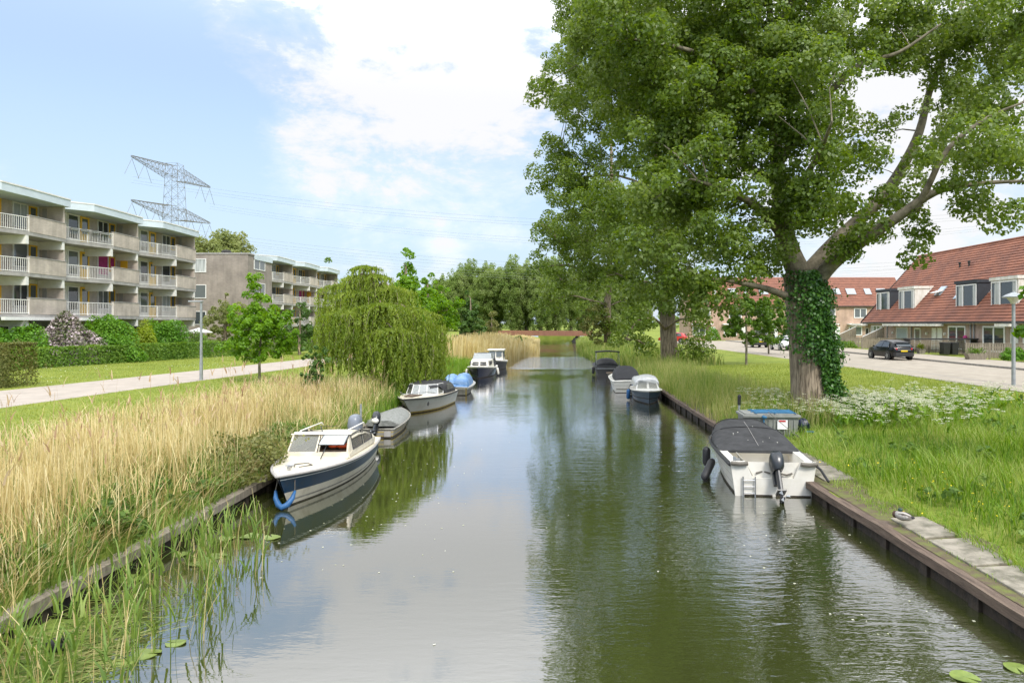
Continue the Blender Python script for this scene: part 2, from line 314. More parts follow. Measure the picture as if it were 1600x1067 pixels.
M['hedge'] = leafmat('hedge_leaf', [(.085,.17,.022), (.14,.25,.03), (.21,.33,.05)], .38, .5, patch=.5)
M['yew'] = leafmat('yew_leaf', [(.085,.105,.02), (.125,.14,.03), (.18,.175,.045)], .25, .6, patch=.9)
M['lime'] = leafmat('lime_leaf', [(.19,.27,.015), (.27,.35,.025), (.36,.42,.05)], .35, .5)
M['bright'] = leafmat('bright_shrub_leaf', [(.085,.21,.018), (.135,.29,.025), (.20,.36,.04)], .35, .5, patch=.5)
M['lilac'] = leafmat('lilac_bloom', [(.08,.13,.03), (.20,.19,.12), (.52,.42,.44), (.66,.57,.58)], .2, .7)
M['reed'] = leafmat('dry_reed', [(.33,.255,.095), (.50,.405,.17), (.62,.52,.25), (.70,.62,.36)], .25, .7, patch=.55)
M['plume'] = leafmat('reed_plume', [(.34,.22,.12), (.46,.33,.19), (.58,.46,.29)], .3, .8)
M['reedgreen'] = leafmat('green_reed', [(.095,.165,.03), (.15,.24,.045), (.24,.31,.07)], .35, .5, patch=.5)
M['grass'] = leafmat('tall_grass', [(.070,.150,.014), (.135,.255,.02), (.21,.33,.035), (.34,.39,.12)], .38, .5, patch=.55, pamp=.42)
M['sedge'] = leafmat('tawny_grass', [(.11,.185,.03), (.18,.255,.05), (.29,.32,.09), (.42,.38,.17)], .35, .6, patch=.5)
M['lawnblade'] = leafmat('lawn_blade', [(.19,.255,.04), (.265,.32,.055), (.34,.37,.085)], .3, .6, patch=.3)
M['herb'] = leafmat('bank_herb', [(.065,.13,.02), (.11,.19,.03), (.18,.26,.055)], .35, .5, patch=.9)
M['flower'] = leafmat('white_umbel', [(.50,.52,.34), (.62,.62,.46), (.72,.71,.58)], .25, .8)
M['yflower'] = leafmat('yellow_flower', [(.72,.55,.02), (.78,.62,.03)], .2, .7)
M['lily'] = mat('lily_pad', (.19,.25,.045), .45, col2=(.115,.16,.03), scale=9)
# ------------------------------------------------------------------ the setting: water, ground, roads
def water_mat():
    m, nt, b = nodes('canal_water'); N = nt.nodes; L = nt.links; out = N['Material Output']; N.remove(b)
    g = N.new('ShaderNodeNewGeometry')
    def noise(sc, det, stretch):
        mp = N.new('ShaderNodeMapping'); mp.inputs['Scale'].default_value = stretch; L.new(g.outputs['Position'], mp.inputs[0])
        n = N.new('ShaderNodeTexNoise'); n.inputs['Scale'].default_value = sc; n.inputs['Detail'].default_value = det; n.inputs['Roughness'].default_value = .55; L.new(mp.outputs[0], n.inputs['Vector']); return n.outputs['Fac']
    def mth(op, a, b_=None, c=None):
        n = N.new('ShaderNodeMath'); n.operation = op
        for i, v in enumerate((a, b_, c)):
            if v is None: continue
            if isinstance(v, (int, float)): n.inputs[i].default_value = v
            else: L.new(v, n.inputs[i])
        return n.outputs[0]
    def mr(v, a, b_, c, d, smooth=True):
        n = N.new('ShaderNodeMapRange'); n.interpolation_type = 'SMOOTHSTEP' if smooth else 'LINEAR'; L.new(v, n.inputs[0])
        for i, q in enumerate((a, b_, c, d)): n.inputs[i+1].default_value = q
        return n.outputs[0]
    s = N.new('ShaderNodeSeparateXYZ'); L.new(g.outputs['Position'], s.inputs[0]); X, Y = s.outputs[0], s.outputs[1]
    calm = noise(.16, 3, (1, .55, 1))
    right = mr(X, -1.5, 2.5, 0.12, 1.3)                       # the breeze reaches the right half near the bridge
    far = mr(Y, 17, 30, 0.0, .75)
    amp = mth('MAXIMUM', right, far); amp = mth('MULTIPLY', amp, mr(calm, .38, .62, .3, 1.0))
    ruffle = mth('MULTIPLY', mr(Y, 57, 59.5, 0, 1), mr(Y, 72, 80, 1, 0)); ruffle = mth('MULTIPLY', ruffle, mr(X, -4.2, -2.6, 0, 1))
    amp = mth('ADD', mth('ADD', amp, .05), mth('MULTIPLY', ruffle, 10.0))
    h = mth('ADD', mth('MULTIPLY', noise(2.6, 3, (.8, 2.4, 1)), .010), mth('MULTIPLY', noise(7.5, 2, (.9, 2.2, 1)), .0036))
    h = mth('ADD', h, mth('MULTIPLY', noise(.7, 2, (.7, 1.6, 1)), .013))
    h = mth('MULTIPLY', h, amp)
    bp = N.new('ShaderNodeBump'); bp.inputs['Strength'].default_value = 1; bp.inputs['Distance'].default_value = 1; L.new(h, bp.inputs['Height'])
    fr = N.new('ShaderNodeFresnel'); fr.inputs['IOR'].default_value = 2.3; L.new(bp.outputs[0], fr.inputs['Normal'])
    di = N.new('ShaderNodeBsdfDiffuse'); di.inputs[0].default_value = (.034, .040, .011, 1)
    gl = N.new('ShaderNodeBsdfGlossy'); gl.inputs['Roughness'].default_value = .015; gl.inputs[0].default_value = (.975, .96, .995, 1); L.new(bp.outputs[0], gl.inputs['Normal'])
    mx = N.new('ShaderNodeMixShader'); L.new(mth('MINIMUM', mth('MULTIPLY', fr.outputs[0], 1.62), 1.0), mx.inputs[0]); L.new(di.outputs[0], mx.inputs[1]); L.new(gl.outputs[0], mx.inputs[2]); L.new(mx.outputs[0], out.inputs[0])
    return m
M['water'] = water_mat()
def pw(y, pts):
    return float(np.interp(y, [p[0] for p in pts], [p[1] for p in pts]))
XL = [(-40,-6.5),(55,-6.5),(72,-4.7),(90,-2.9),(120,-3.4),(178,-3.6)]
XR = [(-40,5.62),(44,5.62),(60,4.5),(90,3.5),(135,5.0),(178,5.2)]
xl = lambda y: pw(y, XL); xr = lambda y: pw(y, XR)
HL = [(0,.30),(.5,.36),(1.5,.52),(3.5,.78),(6.5,.95),(9,1.0),(5000,1.0)]
HR = [(0,.34),(1.0,.38),(2.4,.56),(5,.82),(9,.96),(12.5,1.0),(5000,1.0)]
def ground_z(x, y):
    if x < xl(y): return pw(xl(y)-x, HL)
    if x > xr(y): return pw(x-xr(y), HR)
    return 0.0
def gz(x, y):
    x = np.asarray(x); y = np.asarray(y)
    a = np.interp(y, [p[0] for p in XL], [p[1] for p in XL]); b = np.interp(y, [p[0] for p in XR], [p[1] for p in XR])
    return np.where(x < a, np.interp(a-x, [p[0] for p in HL], [p[1] for p in HL]), np.where(x > b, np.interp(x-b, [p[0] for p in HR], [p[1] for p in HR]), 0))
def ground_mat():
    m, nt, b = nodes('meadow_grass'); N = nt.nodes; L = nt.links; b.inputs['Roughness'].default_value = .95; b.inputs['Specular IOR Level'].default_value = .15
    g = N.new('ShaderNodeNewGeometry')
    def ns(sc, det=6):
        n = N.new('ShaderNodeTexNoise'); n.inputs['Scale'].default_value = sc; n.inputs['Detail'].default_value = det; n.inputs['Roughness'].default_value = .7; L.new(g.outputs['Position'], n.inputs['Vector']); return n.outputs['Fac']
    r = N.new('ShaderNodeValToRGB'); L.new(ns(.45, 9), r.inputs[0]); e = r.color_ramp.elements
    e[0].position = .30; e[0].color = (.14,.19,.035,1); e[1].position = .70; e[1].color = (.28,.30,.07,1); q = e.new(.5); q.color = (.205,.25,.045,1)
    r2 = N.new('ShaderNodeValToRGB'); L.new(ns(9, 5), r2.inputs[0]); r2.color_ramp.elements[0].position = .35; r2.color_ramp.elements[0].color = (.62,.66,.5,1); r2.color_ramp.elements[1].position = .65; r2.color_ramp.elements[1].color = (1.15,1.12,1.1,1)
    mx = N.new('ShaderNodeMix'); mx.data_type = 'RGBA'; mx.blend_type = 'MULTIPLY'; mx.inputs[0].default_value = .9; L.new(r.outputs[0], mx.inputs[6]); L.new(r2.outputs[0], mx.inputs[7]); L.new(mx.outputs[2], b.inputs['Base Color'])
    bp = N.new('ShaderNodeBump'); bp.inputs['Strength'].default_value = .7; bp.inputs['Distance'].default_value = .06; L.new(ns(22, 4), bp.inputs['Height']); L.new(bp.outputs[0], b.inputs['Normal'])
    return m
M['ground'] = ground_mat()
def make_ground():
    ys = list(np.arange(-40, 60, 3.0))+list(np.arange(60, 178, 6.0))+[178]
    dl = [0, 0, .5, 1.5, 2.5, 3.5, 5, 6.5, 9, 14, 25, 60, 150, 900]; b = MB()
    for side, hh, fx in ((-1, HL, xl), (1, HR, xr)):
        rings = []
        for y in ys:
            rings.append([(fx(y)+side*(d+(.06 if i else .05)), y, -1.0 if i == 0 else pw(d, hh)) for i, d in enumerate(dl)])
        b.loft(rings)
    zl = [(-900,178,1.0),(900,178,1.0),(900,2500,1.0),(-900,2500,1.0)]
    b.add(zl, [(0,1,2,3)]); b.add([(-4,178,-1),(6,178,-1),(6,178,1),(-4,178,1)], [(0,1,2,3)])
    b.add([(-2500,-600,.9),(2500,-600,.9),(2500,-40,.9),(-2500,-40,.9)], [(0,1,2,3)])
    tag(b.build('ground', M['ground'], smooth=False), 'green grassy banks and lawns on both sides of the canal', 'ground', kind='structure')
    b = MB(); b.add([(-14,-40,0),(14,-40,0),(14,178.5,0),(-14,178.5,0)], [(0,1,2,3)])
    tag(b.build('canal_water', M['water']), 'dark green canal water reflecting trees and sky', 'water', kind='structure')
make_ground()
def sheet(name, left, right, z, m, label, cat_, th=None):
    b = MB(); n = len(left)
    for i in range(n-1):
        b.add([(*left[i], z), (*right[i], z), (*right[i+1], z), (*left[i+1], z)], [(0,1,2,3)])
    return tag(b.build(name, m), label, cat_, kind='structure')
RX0, RX1 = 19.3, 28.2
sheet('road', [(RX0,-40),(RX0,20),(RX0-.1,40),(RX0-1.4,80),(RX0-2.4,112)], [(RX1,-40),(RX1,20),(RX1,40),(RX1,80),(RX1,112)], 1.008, M['asphalt'], 'pale paved street along the right bank', 'road')
sheet('gutter_strip', [(20.95,-40),(20.95,40),(19.8,80)], [(21.1,-40),(21.1,40),(19.95,80)], 1.013, M['kerb'], 'darker gutter line along the near side of the street', 'gutter')
b = MB(); b.box(RX1,RX1+.18,-40,112,.9,1.13); tag(b.build('kerb', M['kerb']), 'dark kerb on the house side of the street', 'kerb', kind='structure')
b = MB(); b.box(RX1+.18,RX1+4.6,-40,112,.9,1.115); tag(b.build('pavement', M['asphalt']), 'pale pavement in front of the terraced houses', 'pavement', kind='structure')
b = MB(); b.box(RX0-.16,RX0,-40,40,.9,1.02); b.build('kerb_edge', M['kerb'])['kind'] = 'structure'
sheet('side_street', [(17.2,103.5),(60,103.5)], [(17.2,111),(60,111)], 1.013, M['asphalt'], 'pale side street in front of the far house row', 'road')
# left path: near edge (canal side), far edge
sheet('footpath', [(-25.6,0),(-24.9,20),(-23.0,29),(-21.2,42),(-19.7,54),(-17.4,80),(-15.4,118)], [(-20.6,0),(-18.6,20),(-17.9,29),(-16.5,42),(-15.6,54),(-13.7,80),(-12.2,118)], 1.006, M['path'], 'pinkish paved footpath through the lawn on the left bank', 'path')
# ------------------------------------------------------------------ bank edging
def edging(name, side, m, label, y0, y1, w_, top, bot):
    b = MB(); f = xr if side > 0 else xl; rings = []
    for y in np.arange(y0, y1+.1, 1.1):
        x = f(y)-side*.06+RNG.normal(0, .014); t = top+RNG.normal(0, .010)
        rings.append([(x, y, bot), (x, y, t), (x+side*w_, y, t+.01), (x+side*w_, y, bot)])
    b.loft(rings, True, True); o = tag(b.build(name, m), label, 'bank edging'); return o
e = edging('timber_beam', 1, M['wood'], 'rusty brown timber beam capping the edge of the right bank', 4, 42, .25, .345, .205)
b = MB(); b.add([(5.655,3,-1),(5.655,42,-1),(5.655,42,.3),(5.655,3,.3)], [(0,1,2,3)])
for i in range(30): b.box(5.60, 5.652, 4+i*1.25, 4.22+i*1.25, -1, .203)
b.build('sheet_wall', M['soil'], e)
e = edging('timber_edging', -1, M['greywood'], 'weathered grey timber plank edging the left bank below the reeds', 4, 34, .20, .32, .18)
b = MB()
for i in range(26): b.box(-6.542, -6.47, 4+i*1.15, 4.14+i*1.15, -1, .175)
b.add([(-6.545,3,-1),(-6.545,34,-1),(-6.545,34,.3),(-6.545,3,.3)], [(0,1,2,3)])
b.build('sheet_wall', M['soil'], e)
M['moss'] = mat('mossy_soil', (.12,.135,.03), .95, col2=(.10,.072,.045), scale=5, det=9, sharp=(.4,.62), bump=.8, bscale=25)
b = MB(); ys_ = np.arange(4, 30, .8); b.loft([[(xr(y)+d, y, pw(d, HR)+.012) for d in (.10, .35, .62, .95+.2*math.sin(y*1.3)+.1*math.sin(y*3.1))] for y in ys_])
tag(b.build('bank_soil', M['moss']), 'mossy brown soil strip behind the timber beam on the right bank', 'soil', kind='structure')
slabs = [((5.92,6.62,14.9,16.35),'pale concrete slab on the right bank nearest the stern of the covered white boat'), ((5.93,6.66,16.42,17.9),'pale concrete slab on the right bank beside the black boat cover'),
         ((5.92,6.50,10.9,12.0),'grey concrete slab behind the sleeping duck'), ((5.92,6.55,9.65,10.8),'grey concrete slab on the right bank second from the picture edge'), ((5.92,6.52,8.2,9.58),'grey concrete slab by the beam at the right picture edge')]
for (x0,x1,y0,y1), lb in slabs:
    b = MB(); b.extr([(x0,y0,.345),(x1,y0+.05,.375),(x1,y1,.375),(x0,y1,.345)], (0,0,.05)); tag(b.build('paving_slab', M['slab'], bevel=.012), lb, 'slab', 'concrete slabs on the right bank')
# ------------------------------------------------------------------ the bridge at the far end of the canal
t = thing('footbridge', 'rust coloured low bridge crossing the far end of the canal', 'bridge', (-3, 147, 0))
b = MB(); b.off = Vector((-3,147,0))
b.extr([(-17,145,1.35),(8.2,145,1.2),(8.2,145,2.25),(-17,145,2.4)], (0,.25,0)); b.build('side_girder', M['rust'], t)
b = MB(); b.off = Vector((-3,147,0)); b.box(-17,8.2,145.26,149.5,1.3,1.7); b.build('deck', M['concrete'], t)
b = MB(); b.off = Vector((-3,147,0)); b.extr([(-17,149.5,1.35),(8.2,149.5,1.2),(8.2,149.5,2.25),(-17,149.5,2.4)], (0,.25,0)); b.build('side_girder', M['rust'], t)
b = MB(); b.off = Vector((-3,147,0)); b.extr([(3.4,145.4,-.5),(5.6,145.4,-.5),(5.6,145.4,1.25),(5.0,145.4,1.25)], (0,4,0)); b.build('abutment', M['dark'], t)
b = MB(); b.off = Vector((-3,147,0)); b.extr([(-6.4,145.4,-.5),(-3.6,145.4,-.5),(-5.0,145.4,1.3),(-6.4,145.4,1.3)], (0,4,0)); b.build('abutment', M['concrete'], t)
# ------------------------------------------------------------------ windows and doors set in a wall
def wpt(o, axis, u, d, z):
    """point on a wall: axis 'x' = wall faces +X or -X (u runs along Y), 'y' = wall faces -Y (u runs along X); d = out of the wall"""
    return (o+d, u, z) if axis == 'x+' else (o-d, u, z) if axis == 'x-' else (u, o-d, z)
def wbox(b, o, axis, u0, u1, z0, z1, d0, d1, mi=0):
    p = [wpt(o, axis, u, d, z) for d in (d0, d1) for u, z in ((u0,z0),(u1,z0),(u1,z1),(u0,z1))]
    return b.add(p, [(0,3,2,1),(4,5,6,7),(0,1,5,4),(1,2,6,5),(2,3,7,6),(3,0,4,7)], mi)
def window(parent, base, o, axis, u0, u1, z0, z1, fm, pm, mull=1, fw=.08, name='window', curtain=None, transom=None):
    b = MB(); b.off = Vector(base)
    wbox(b,o,axis,u0,u1,z0,z0+fw,.0,.07); wbox(b,o,axis,u0,u1,z1-fw,z1,.0,.07); wbox(b,o,axis,u0,u0+fw,z0+fw,z1-fw,.0,.07); wbox(b,o,axis,u1-fw,u1,z0+fw,z1-fw,.0,.07)
    for i in range(1, mull):
        u = u0+(u1-u0)*i/mull; wbox(b,o,axis,u-fw*.5,u+fw*.5,z0+fw,z1-fw,.0,.066)
    if transom: wbox(b,o,axis,u0+fw,u1-fw,transom-fw*.4,transom+fw*.4,.0,.06)
    f = b.build(name, fm, parent)
    b = MB(); b.off = Vector(base); wbox(b,o,axis,u0+fw,u1-fw,z0+fw,z1-fw,.004,.03); b.build('pane', pm, f)
    if curtain:
        for a0, a1 in curtain:
            b = MB(); b.off = Vector(base); wbox(b,o,axis,u0+fw+(u1-u0-2*fw)*a0,u0+fw+(u1-u0-2*fw)*a1,z0+fw,z1-fw,.031,.036)
            b.build('curtain', M['curtain'], f)
    return f
# ------------------------------------------------------------------ left: stepped apartment building
def apartment_unit(t, base, xo, ys, dz, awn=(False,), glassy=0, first=False):
    off = Vector(base); FZ = [4.2+dz, 6.95+dz, 9.7+dz, 12.25+dz]; L = 8.4; xb = xo-2.15; yr = ys+4.5; ye = ys+L
    def mb(): b = MB(); b.off = off; return b
    o0 = (xo-.95, ys+.02); o1 = (xo, yr); o2 = (xo-.35, ye)
    for k, z in enumerate(FZ[:3]):
        mb().prism([(xb,ys+.02),o0,o1,o2,(xb,ye)], z, z+.24).build('balcony_slab', M['concrete'], t)
        # brick parapet along the second half of the balcony
        d = .17; mb().prism([(o1[0]+.02,o1[1]),(o2[0]+.02,o2[1]-.01),(o2[0]-d,o2[1]-.01),(o1[0]-d,o1[1])], z+.243, z+1.32).build('parapet', M['brickA'], t)
        mb().prism([(o1[0]+.05,o1[1]-.01),(o2[0]+.05,o2[1]),(o2[0]-d-.03,o2[1]),(o1[0]-d-.03,o1[1]-.01)], z+1.322, z+1.37).build('parapet_coping', M['concrete'], t)
        # railing of upright bars
        b = mb(); n = 32
        for i in range(n+1):
            f = i/n; x = o0[0]+(o1[0]-o0[0])*f-.05; y = o0[1]+(o1[1]-o0[1])*f
            if i in (0, n//2, n): b.box(x-.035,x+.035,y-.035,y+.035,z+.24,z+1.24)
            else: b.box(x-.010,x+.010,y-.013,y+.013,z+.34,z+1.2)
        for zz in (.32, 1.2):
            b.prism([(o0[0]-.075,o0[1]),(o1[0]-.075,o1[1]-.02),(o1[0]-.025,o1[1]-.02),(o0[0]-.025,o0[1])][::-1], z+zz-.025, z+zz+.025)
        b.build('railing', M['whiteconc'], t)
        # white cross beams below the slab and at the end
        if k < 3:
            for yy in (yr-.15, ye-.25): mb().box(xb+.02, (xo if yy < ye-1 else xo-.33)-.04, yy-.12, yy+.12, z-.58, z-.003).build('cross_beam', M['whiteconc'], t)
        # party wall closing the unit at its far end
        mb().box(xb+.01, xo-.42, ye-.2, ye-.02, z+.243, FZ[k+1]-(.585 if k < 2 else 0.01)).build('party_wall', M['brickA'], t)
        # back wall openings
        zf = z+.24
        pm = [M['glass'], M['glass2'], M['curtain']][(k+glassy) % 3]
        window(t, base, xb, 'x+', ys+2.35, ys+3.55, zf+.35, zf+2.25, M['white'], M['glass'] if (k+glassy) % 2 else M['glass2'])
        dr = window(t, base, xb, 'x+', ys+3.75, ys+4.75, zf+.02, zf+2.25, M['yellow'], M['glass2'], name='balcony_door', fw=.15, transom=zf+.85)
        b = mb(); wbox(b, xb, 'x+', ys+3.9, ys+4.6, zf+.17, zf+.82, .031, .05); b.build('lower_panel', M['yellow'], dr)
        wm = M['purple'] if (glassy == 1 and k == 1) else pm
        window(t, base, xb, 'x+', ys+5.75, ys+7.1, zf+.55, zf+2.25, M['white'], wm, mull=1 if k == 1 else 2)
        window(t, base, xb, 'x+', ys+7.2, ys+7.95, zf+.95, zf+2.2, M['yellow'], M['purple'] if (glassy == 1 and k == 1) else M['glass2'], fw=.1)
        if glassy == 1 and k == 1:
            b = mb(); b.box(xb+.35, xb+.95, ye-.235, ye-.205, zf+.3, zf+2.1); b.build('yellow_panel', M['yellow'], t)
        else:
            b = mb(); b.box(xb+.25, xb+.55, ye-.235, ye-.205, zf+.05, zf+2.15); b.build('end_panel', M['concrete'], t)
        b = mb(); wbox(b, xb, 'x+', ys+4.8, ys+5.7, zf, FZ[k+1]-.01, .0, .03); b.build('brick_panel', M['brickA'], t)
    # solid body behind the balconies
    mb().prism([(xb,ys),(xb,ye),(xb-11,ye),(xb-11,ys)][::-1], 1.0, FZ[3]-.003).build('wall', M['whiteconc'], t)
    # roof slab with a bent metal fascia
    r = [(xb-11.1,ys+.05),(xo-1.7,ys+.05),(xo+.15,ys+2.0),(xo+.12,ys+4.6),(xo-.1,ye+.12),(xb-11.1,ye+.12)]
    mb().prism(r, FZ[3], FZ[3]+.5).build('roof', M['fascia'], t)
    mb().prism([(x+(.04 if x > xb else 0),y) for x, y in r], FZ[3]+.502, FZ[3]+.60).build('roof_edge', M['whiteconc'], t)
    for yy in (yr-.15, ye-.25): mb().box(xo-1.2, xo-.95, yy-.12, yy+.12, 1.0, FZ[0]-.585).build('ground_column', M['whiteconc'], t)
    b = mb(); wbox(b, xb, 'x+', ys+.1, ye-.1, 1.2, FZ[0]-.6, .0, .03); b.build('ground_floor_shade', M['dark'], t)  # near-black sheet paints in the shade of the recessed ground floor
    if awn[0]: mb().box(xo-.05, xo+.22, ys+awn[1], ys+awn[2], FZ[0]-.16, FZ[0]+.05).build('awning', M['white'], t)
def apartments():
    base = (-40, 50, 1); t = thing('apartment_building', 'three storey beige brick apartment building stepped in bays with yellow doors, nearest on the left', 'building', base)
    apartment_unit(t, base, -35.0, 41.1, 0, (True, 2.2, 6.6), 0, True)
    apartment_unit(t, base, -34.8, 49.5, 0, (True, .6, 4.6), 1)
    apartment_unit(t, base, -34.4, 57.9, -.05, (False,), 2)
    b = MB(); b.off = Vector(base)                     # flower boxes hanging on the middle railing
    for i in range(4):
        f = .14+i*.2; b.box(-35.75+.95*f+.03, -35.75+.95*f+.2, 49.6+4.4*f, 49.6+4.4*f+.7, 10.72, 10.90)
    b.build('flower_box', M['greytarp'], t)
    b = MB(); b.off = Vector(base); b.box(-38.3,-37.6,64,64.8,12.7,13.4); b.build('roof_vent', M['whiteconc'], t)
    base = (-38, 80, 1); t = thing('apartment_building', 'grey brown brick apartment block with a blank gable wall, farther back on the left', 'building', base)
    b = MB(); b.off = Vector(base); b.box(-46.5,-33.6,75,81.4,1,11.45); b.build('gable_wall', M['brickG'], t)
    b = MB(); b.off = Vector(base); b.box(-46.6,-33.5,74.93,81.4,11.453,11.6); b.build('roof_edge', M['concrete'], t)
    for z0, z1, pm in ((9.45,10.95,M['curtain']),(6.6,8.1,M['glass2']),(3.7,5.2,M['glass'])): window(t, base, 75, 'y', -39.5, -38.15, z0, z1, M['white'], pm, fw=.07)
    b = MB(); b.off = Vector(base); b.lathe([(.55,11.6),(.55,11.9),(.4,12.1),(.02,12.15)], (-36.9,77,0), 10); b.build('roof_vent', M['dark'], t)
    for k, z in enumerate((3.5,6.25,9.0)): window(t, base, -33.6, 'x+', 76.5, 79.4, z+.9, z+2.2, M['white'], M['glass2'], mull=2)
    for i, (xo, ys) in enumerate(((-33.9,81.4),(-33.6,89.8),(-33.3,98.2))): apartment_unit(t, base, xo, ys, -.75, (False,), i)
    b = MB(); b.off = Vector(base); b.box(-33.6,-33.45,76.5,81.3,11.0,11.6); b.build('fascia', M['fascia'], t)
apartments()
# ------------------------------------------------------------------ right: terraced houses with the big tiled roof
def tile_mat():
    m = mat('red_roof_tiles', (.28,.104,.056), .8, col2=(.165,.064,.040), scale=.8, det=10, sharp=(.32,.64), bump=.4, bscale=40); return m
M['tiles'] = tile_mat(); M['tiles2'] = mat('orange_roof_tiles', (.265,.108,.066), .8, col2=(.17,.072,.048), scale=1.5, det=8)
def tiled_slope(b, e0, e1, r0, r1, step=.36, lip=.055):
    """courses of tiles from eave (e0,e1) to ridge (r0,r1): a saw profile"""
    e0, e1, r0, r1 = map(Vector, (e0, e1, r0, r1)); n = max(3, int((r0-e0).length/step)); nr = (e1-e0).cross(r0-e0).normalized()
    if nr.z < 0: nr = -nr
    rings = []
    for i in range(n):
        for f, l in ((i/n, lip), ((i+1)/n, 0.0)):
            rings.append([tuple(e0.lerp(r0, f)+nr*l), tuple(e1.lerp(r1, f)+nr*l)])
    return b.loft(rings)
FX, EZ, RZ, RIDX = 38.0, 4.0, 12.0, 44.6
slope = (RZ-EZ)/(RIDX-FX+.35); roofz = lambda x: EZ+(x-(FX-.35))*slope
def dormer(t, base, y0, y1, cheek, face, front=38.95):
    z0, z1 = 5.25, 7.6; xb = 38.95+(z1-roofz(38.95))/slope+.3; off = Vector(base)
    b = MB(); b.off = off; b.extr([(front,y0,z0-.25),(front,y0,z1),(xb,y0,z1),(xb-.05,y0,roofz(xb)-.35)], (0,y1-y0,0)); d = b.build('dormer', cheek, t)
    b = MB(); b.off = off; b.box(front-.12,xb+.1,y0-.08,y1+.08,z1+.003,z1+.28); b.build('dormer_roof', face, d)
    b = MB(); b.off = off; n = 2
    yy = [y0+.12, (y0+y1)/2+.5, y1-.12]
    for a, c in zip(yy, yy[1:]):
        wbox(b,front,'x-',a,a+.09,z0+.1,z1-.1,.004,.08); wbox(b,front,'x-',c-.09,c,z0+.1,z1-.1,.004,.08); wbox(b,front,'x-',a+.09,c-.09,z0+.1,z0+.2,.004,.08); wbox(b,front,'x-',a+.09,c-.09,z1-.2,z1-.1,.004,.08)
    b.build('dormer_window', M['white'], d)
    b = MB(); b.off = off; wbox(b,front,'x-',y0+.2,y1-.2,z0+.2,z1-.2,.002,.03); b.build('dormer_pane', M['glass'], d)
    for ya, yb in ((y1-1.3,y1-.5),(y0+.25,y0+.7)): b = MB(); b.off = off; wbox(b,front,'x-',ya,yb,z0+.2,z1-.2,.031,.035); b.build('curtain', M['curtain'], d)
    # white flashing down the cheek
    b = MB(); b.off = off; b.extr([(front-.02,y0-.02,z0-.06),(front-.02,y0-.02,z0+.06),(xb-.3,y0-.02,roofz(xb-.3)+.20),(xb-.3,y0-.02,roofz(xb-.3)+.06)], (0,-.05,0)); b.build('flashing', M['white'], d)
def skylight(t, base, x, y, w_=.8, l=1.0, frame='galv', open_=False):
    off = Vector(base); sl = math.atan(slope); cx, cz = math.cos(sl), math.sin(sl)
    def q(a, yy, h): return (x+a*cx-h*cz, yy, roofz(x)+a*cz+h*cx)
    b = MB(); b.off = off; h = .13
    b.extr([q(0,y,.02),q(l,y,.02),q(l,y+w_,.02),q(0,y+w_,.02)], Vector(q(0,0,h))-Vector(q(0,0,.02))); f = b.build('roof_window', M[frame], t)
    b = MB(); b.off = off; b.extr([q(.1,y+.08,h),q(l-.1,y+.08,h),q(l-.1,y+w_-.08,h),q(.1,y+w_-.08,h)], Vector(q(0,0,.02))-Vector(q(0,0,0))); b.build('pane', M['skylight'], f)
    if open_:
        p = [q(l*.5,y,.1),q(l*.5,y+w_,.1),q(-.1,y+w_,.55),q(-.1,y,.55)]; b = MB(); b.off = off; b.extr(p, (-.03,0,.05)); b.build('sash', M['white'], f)
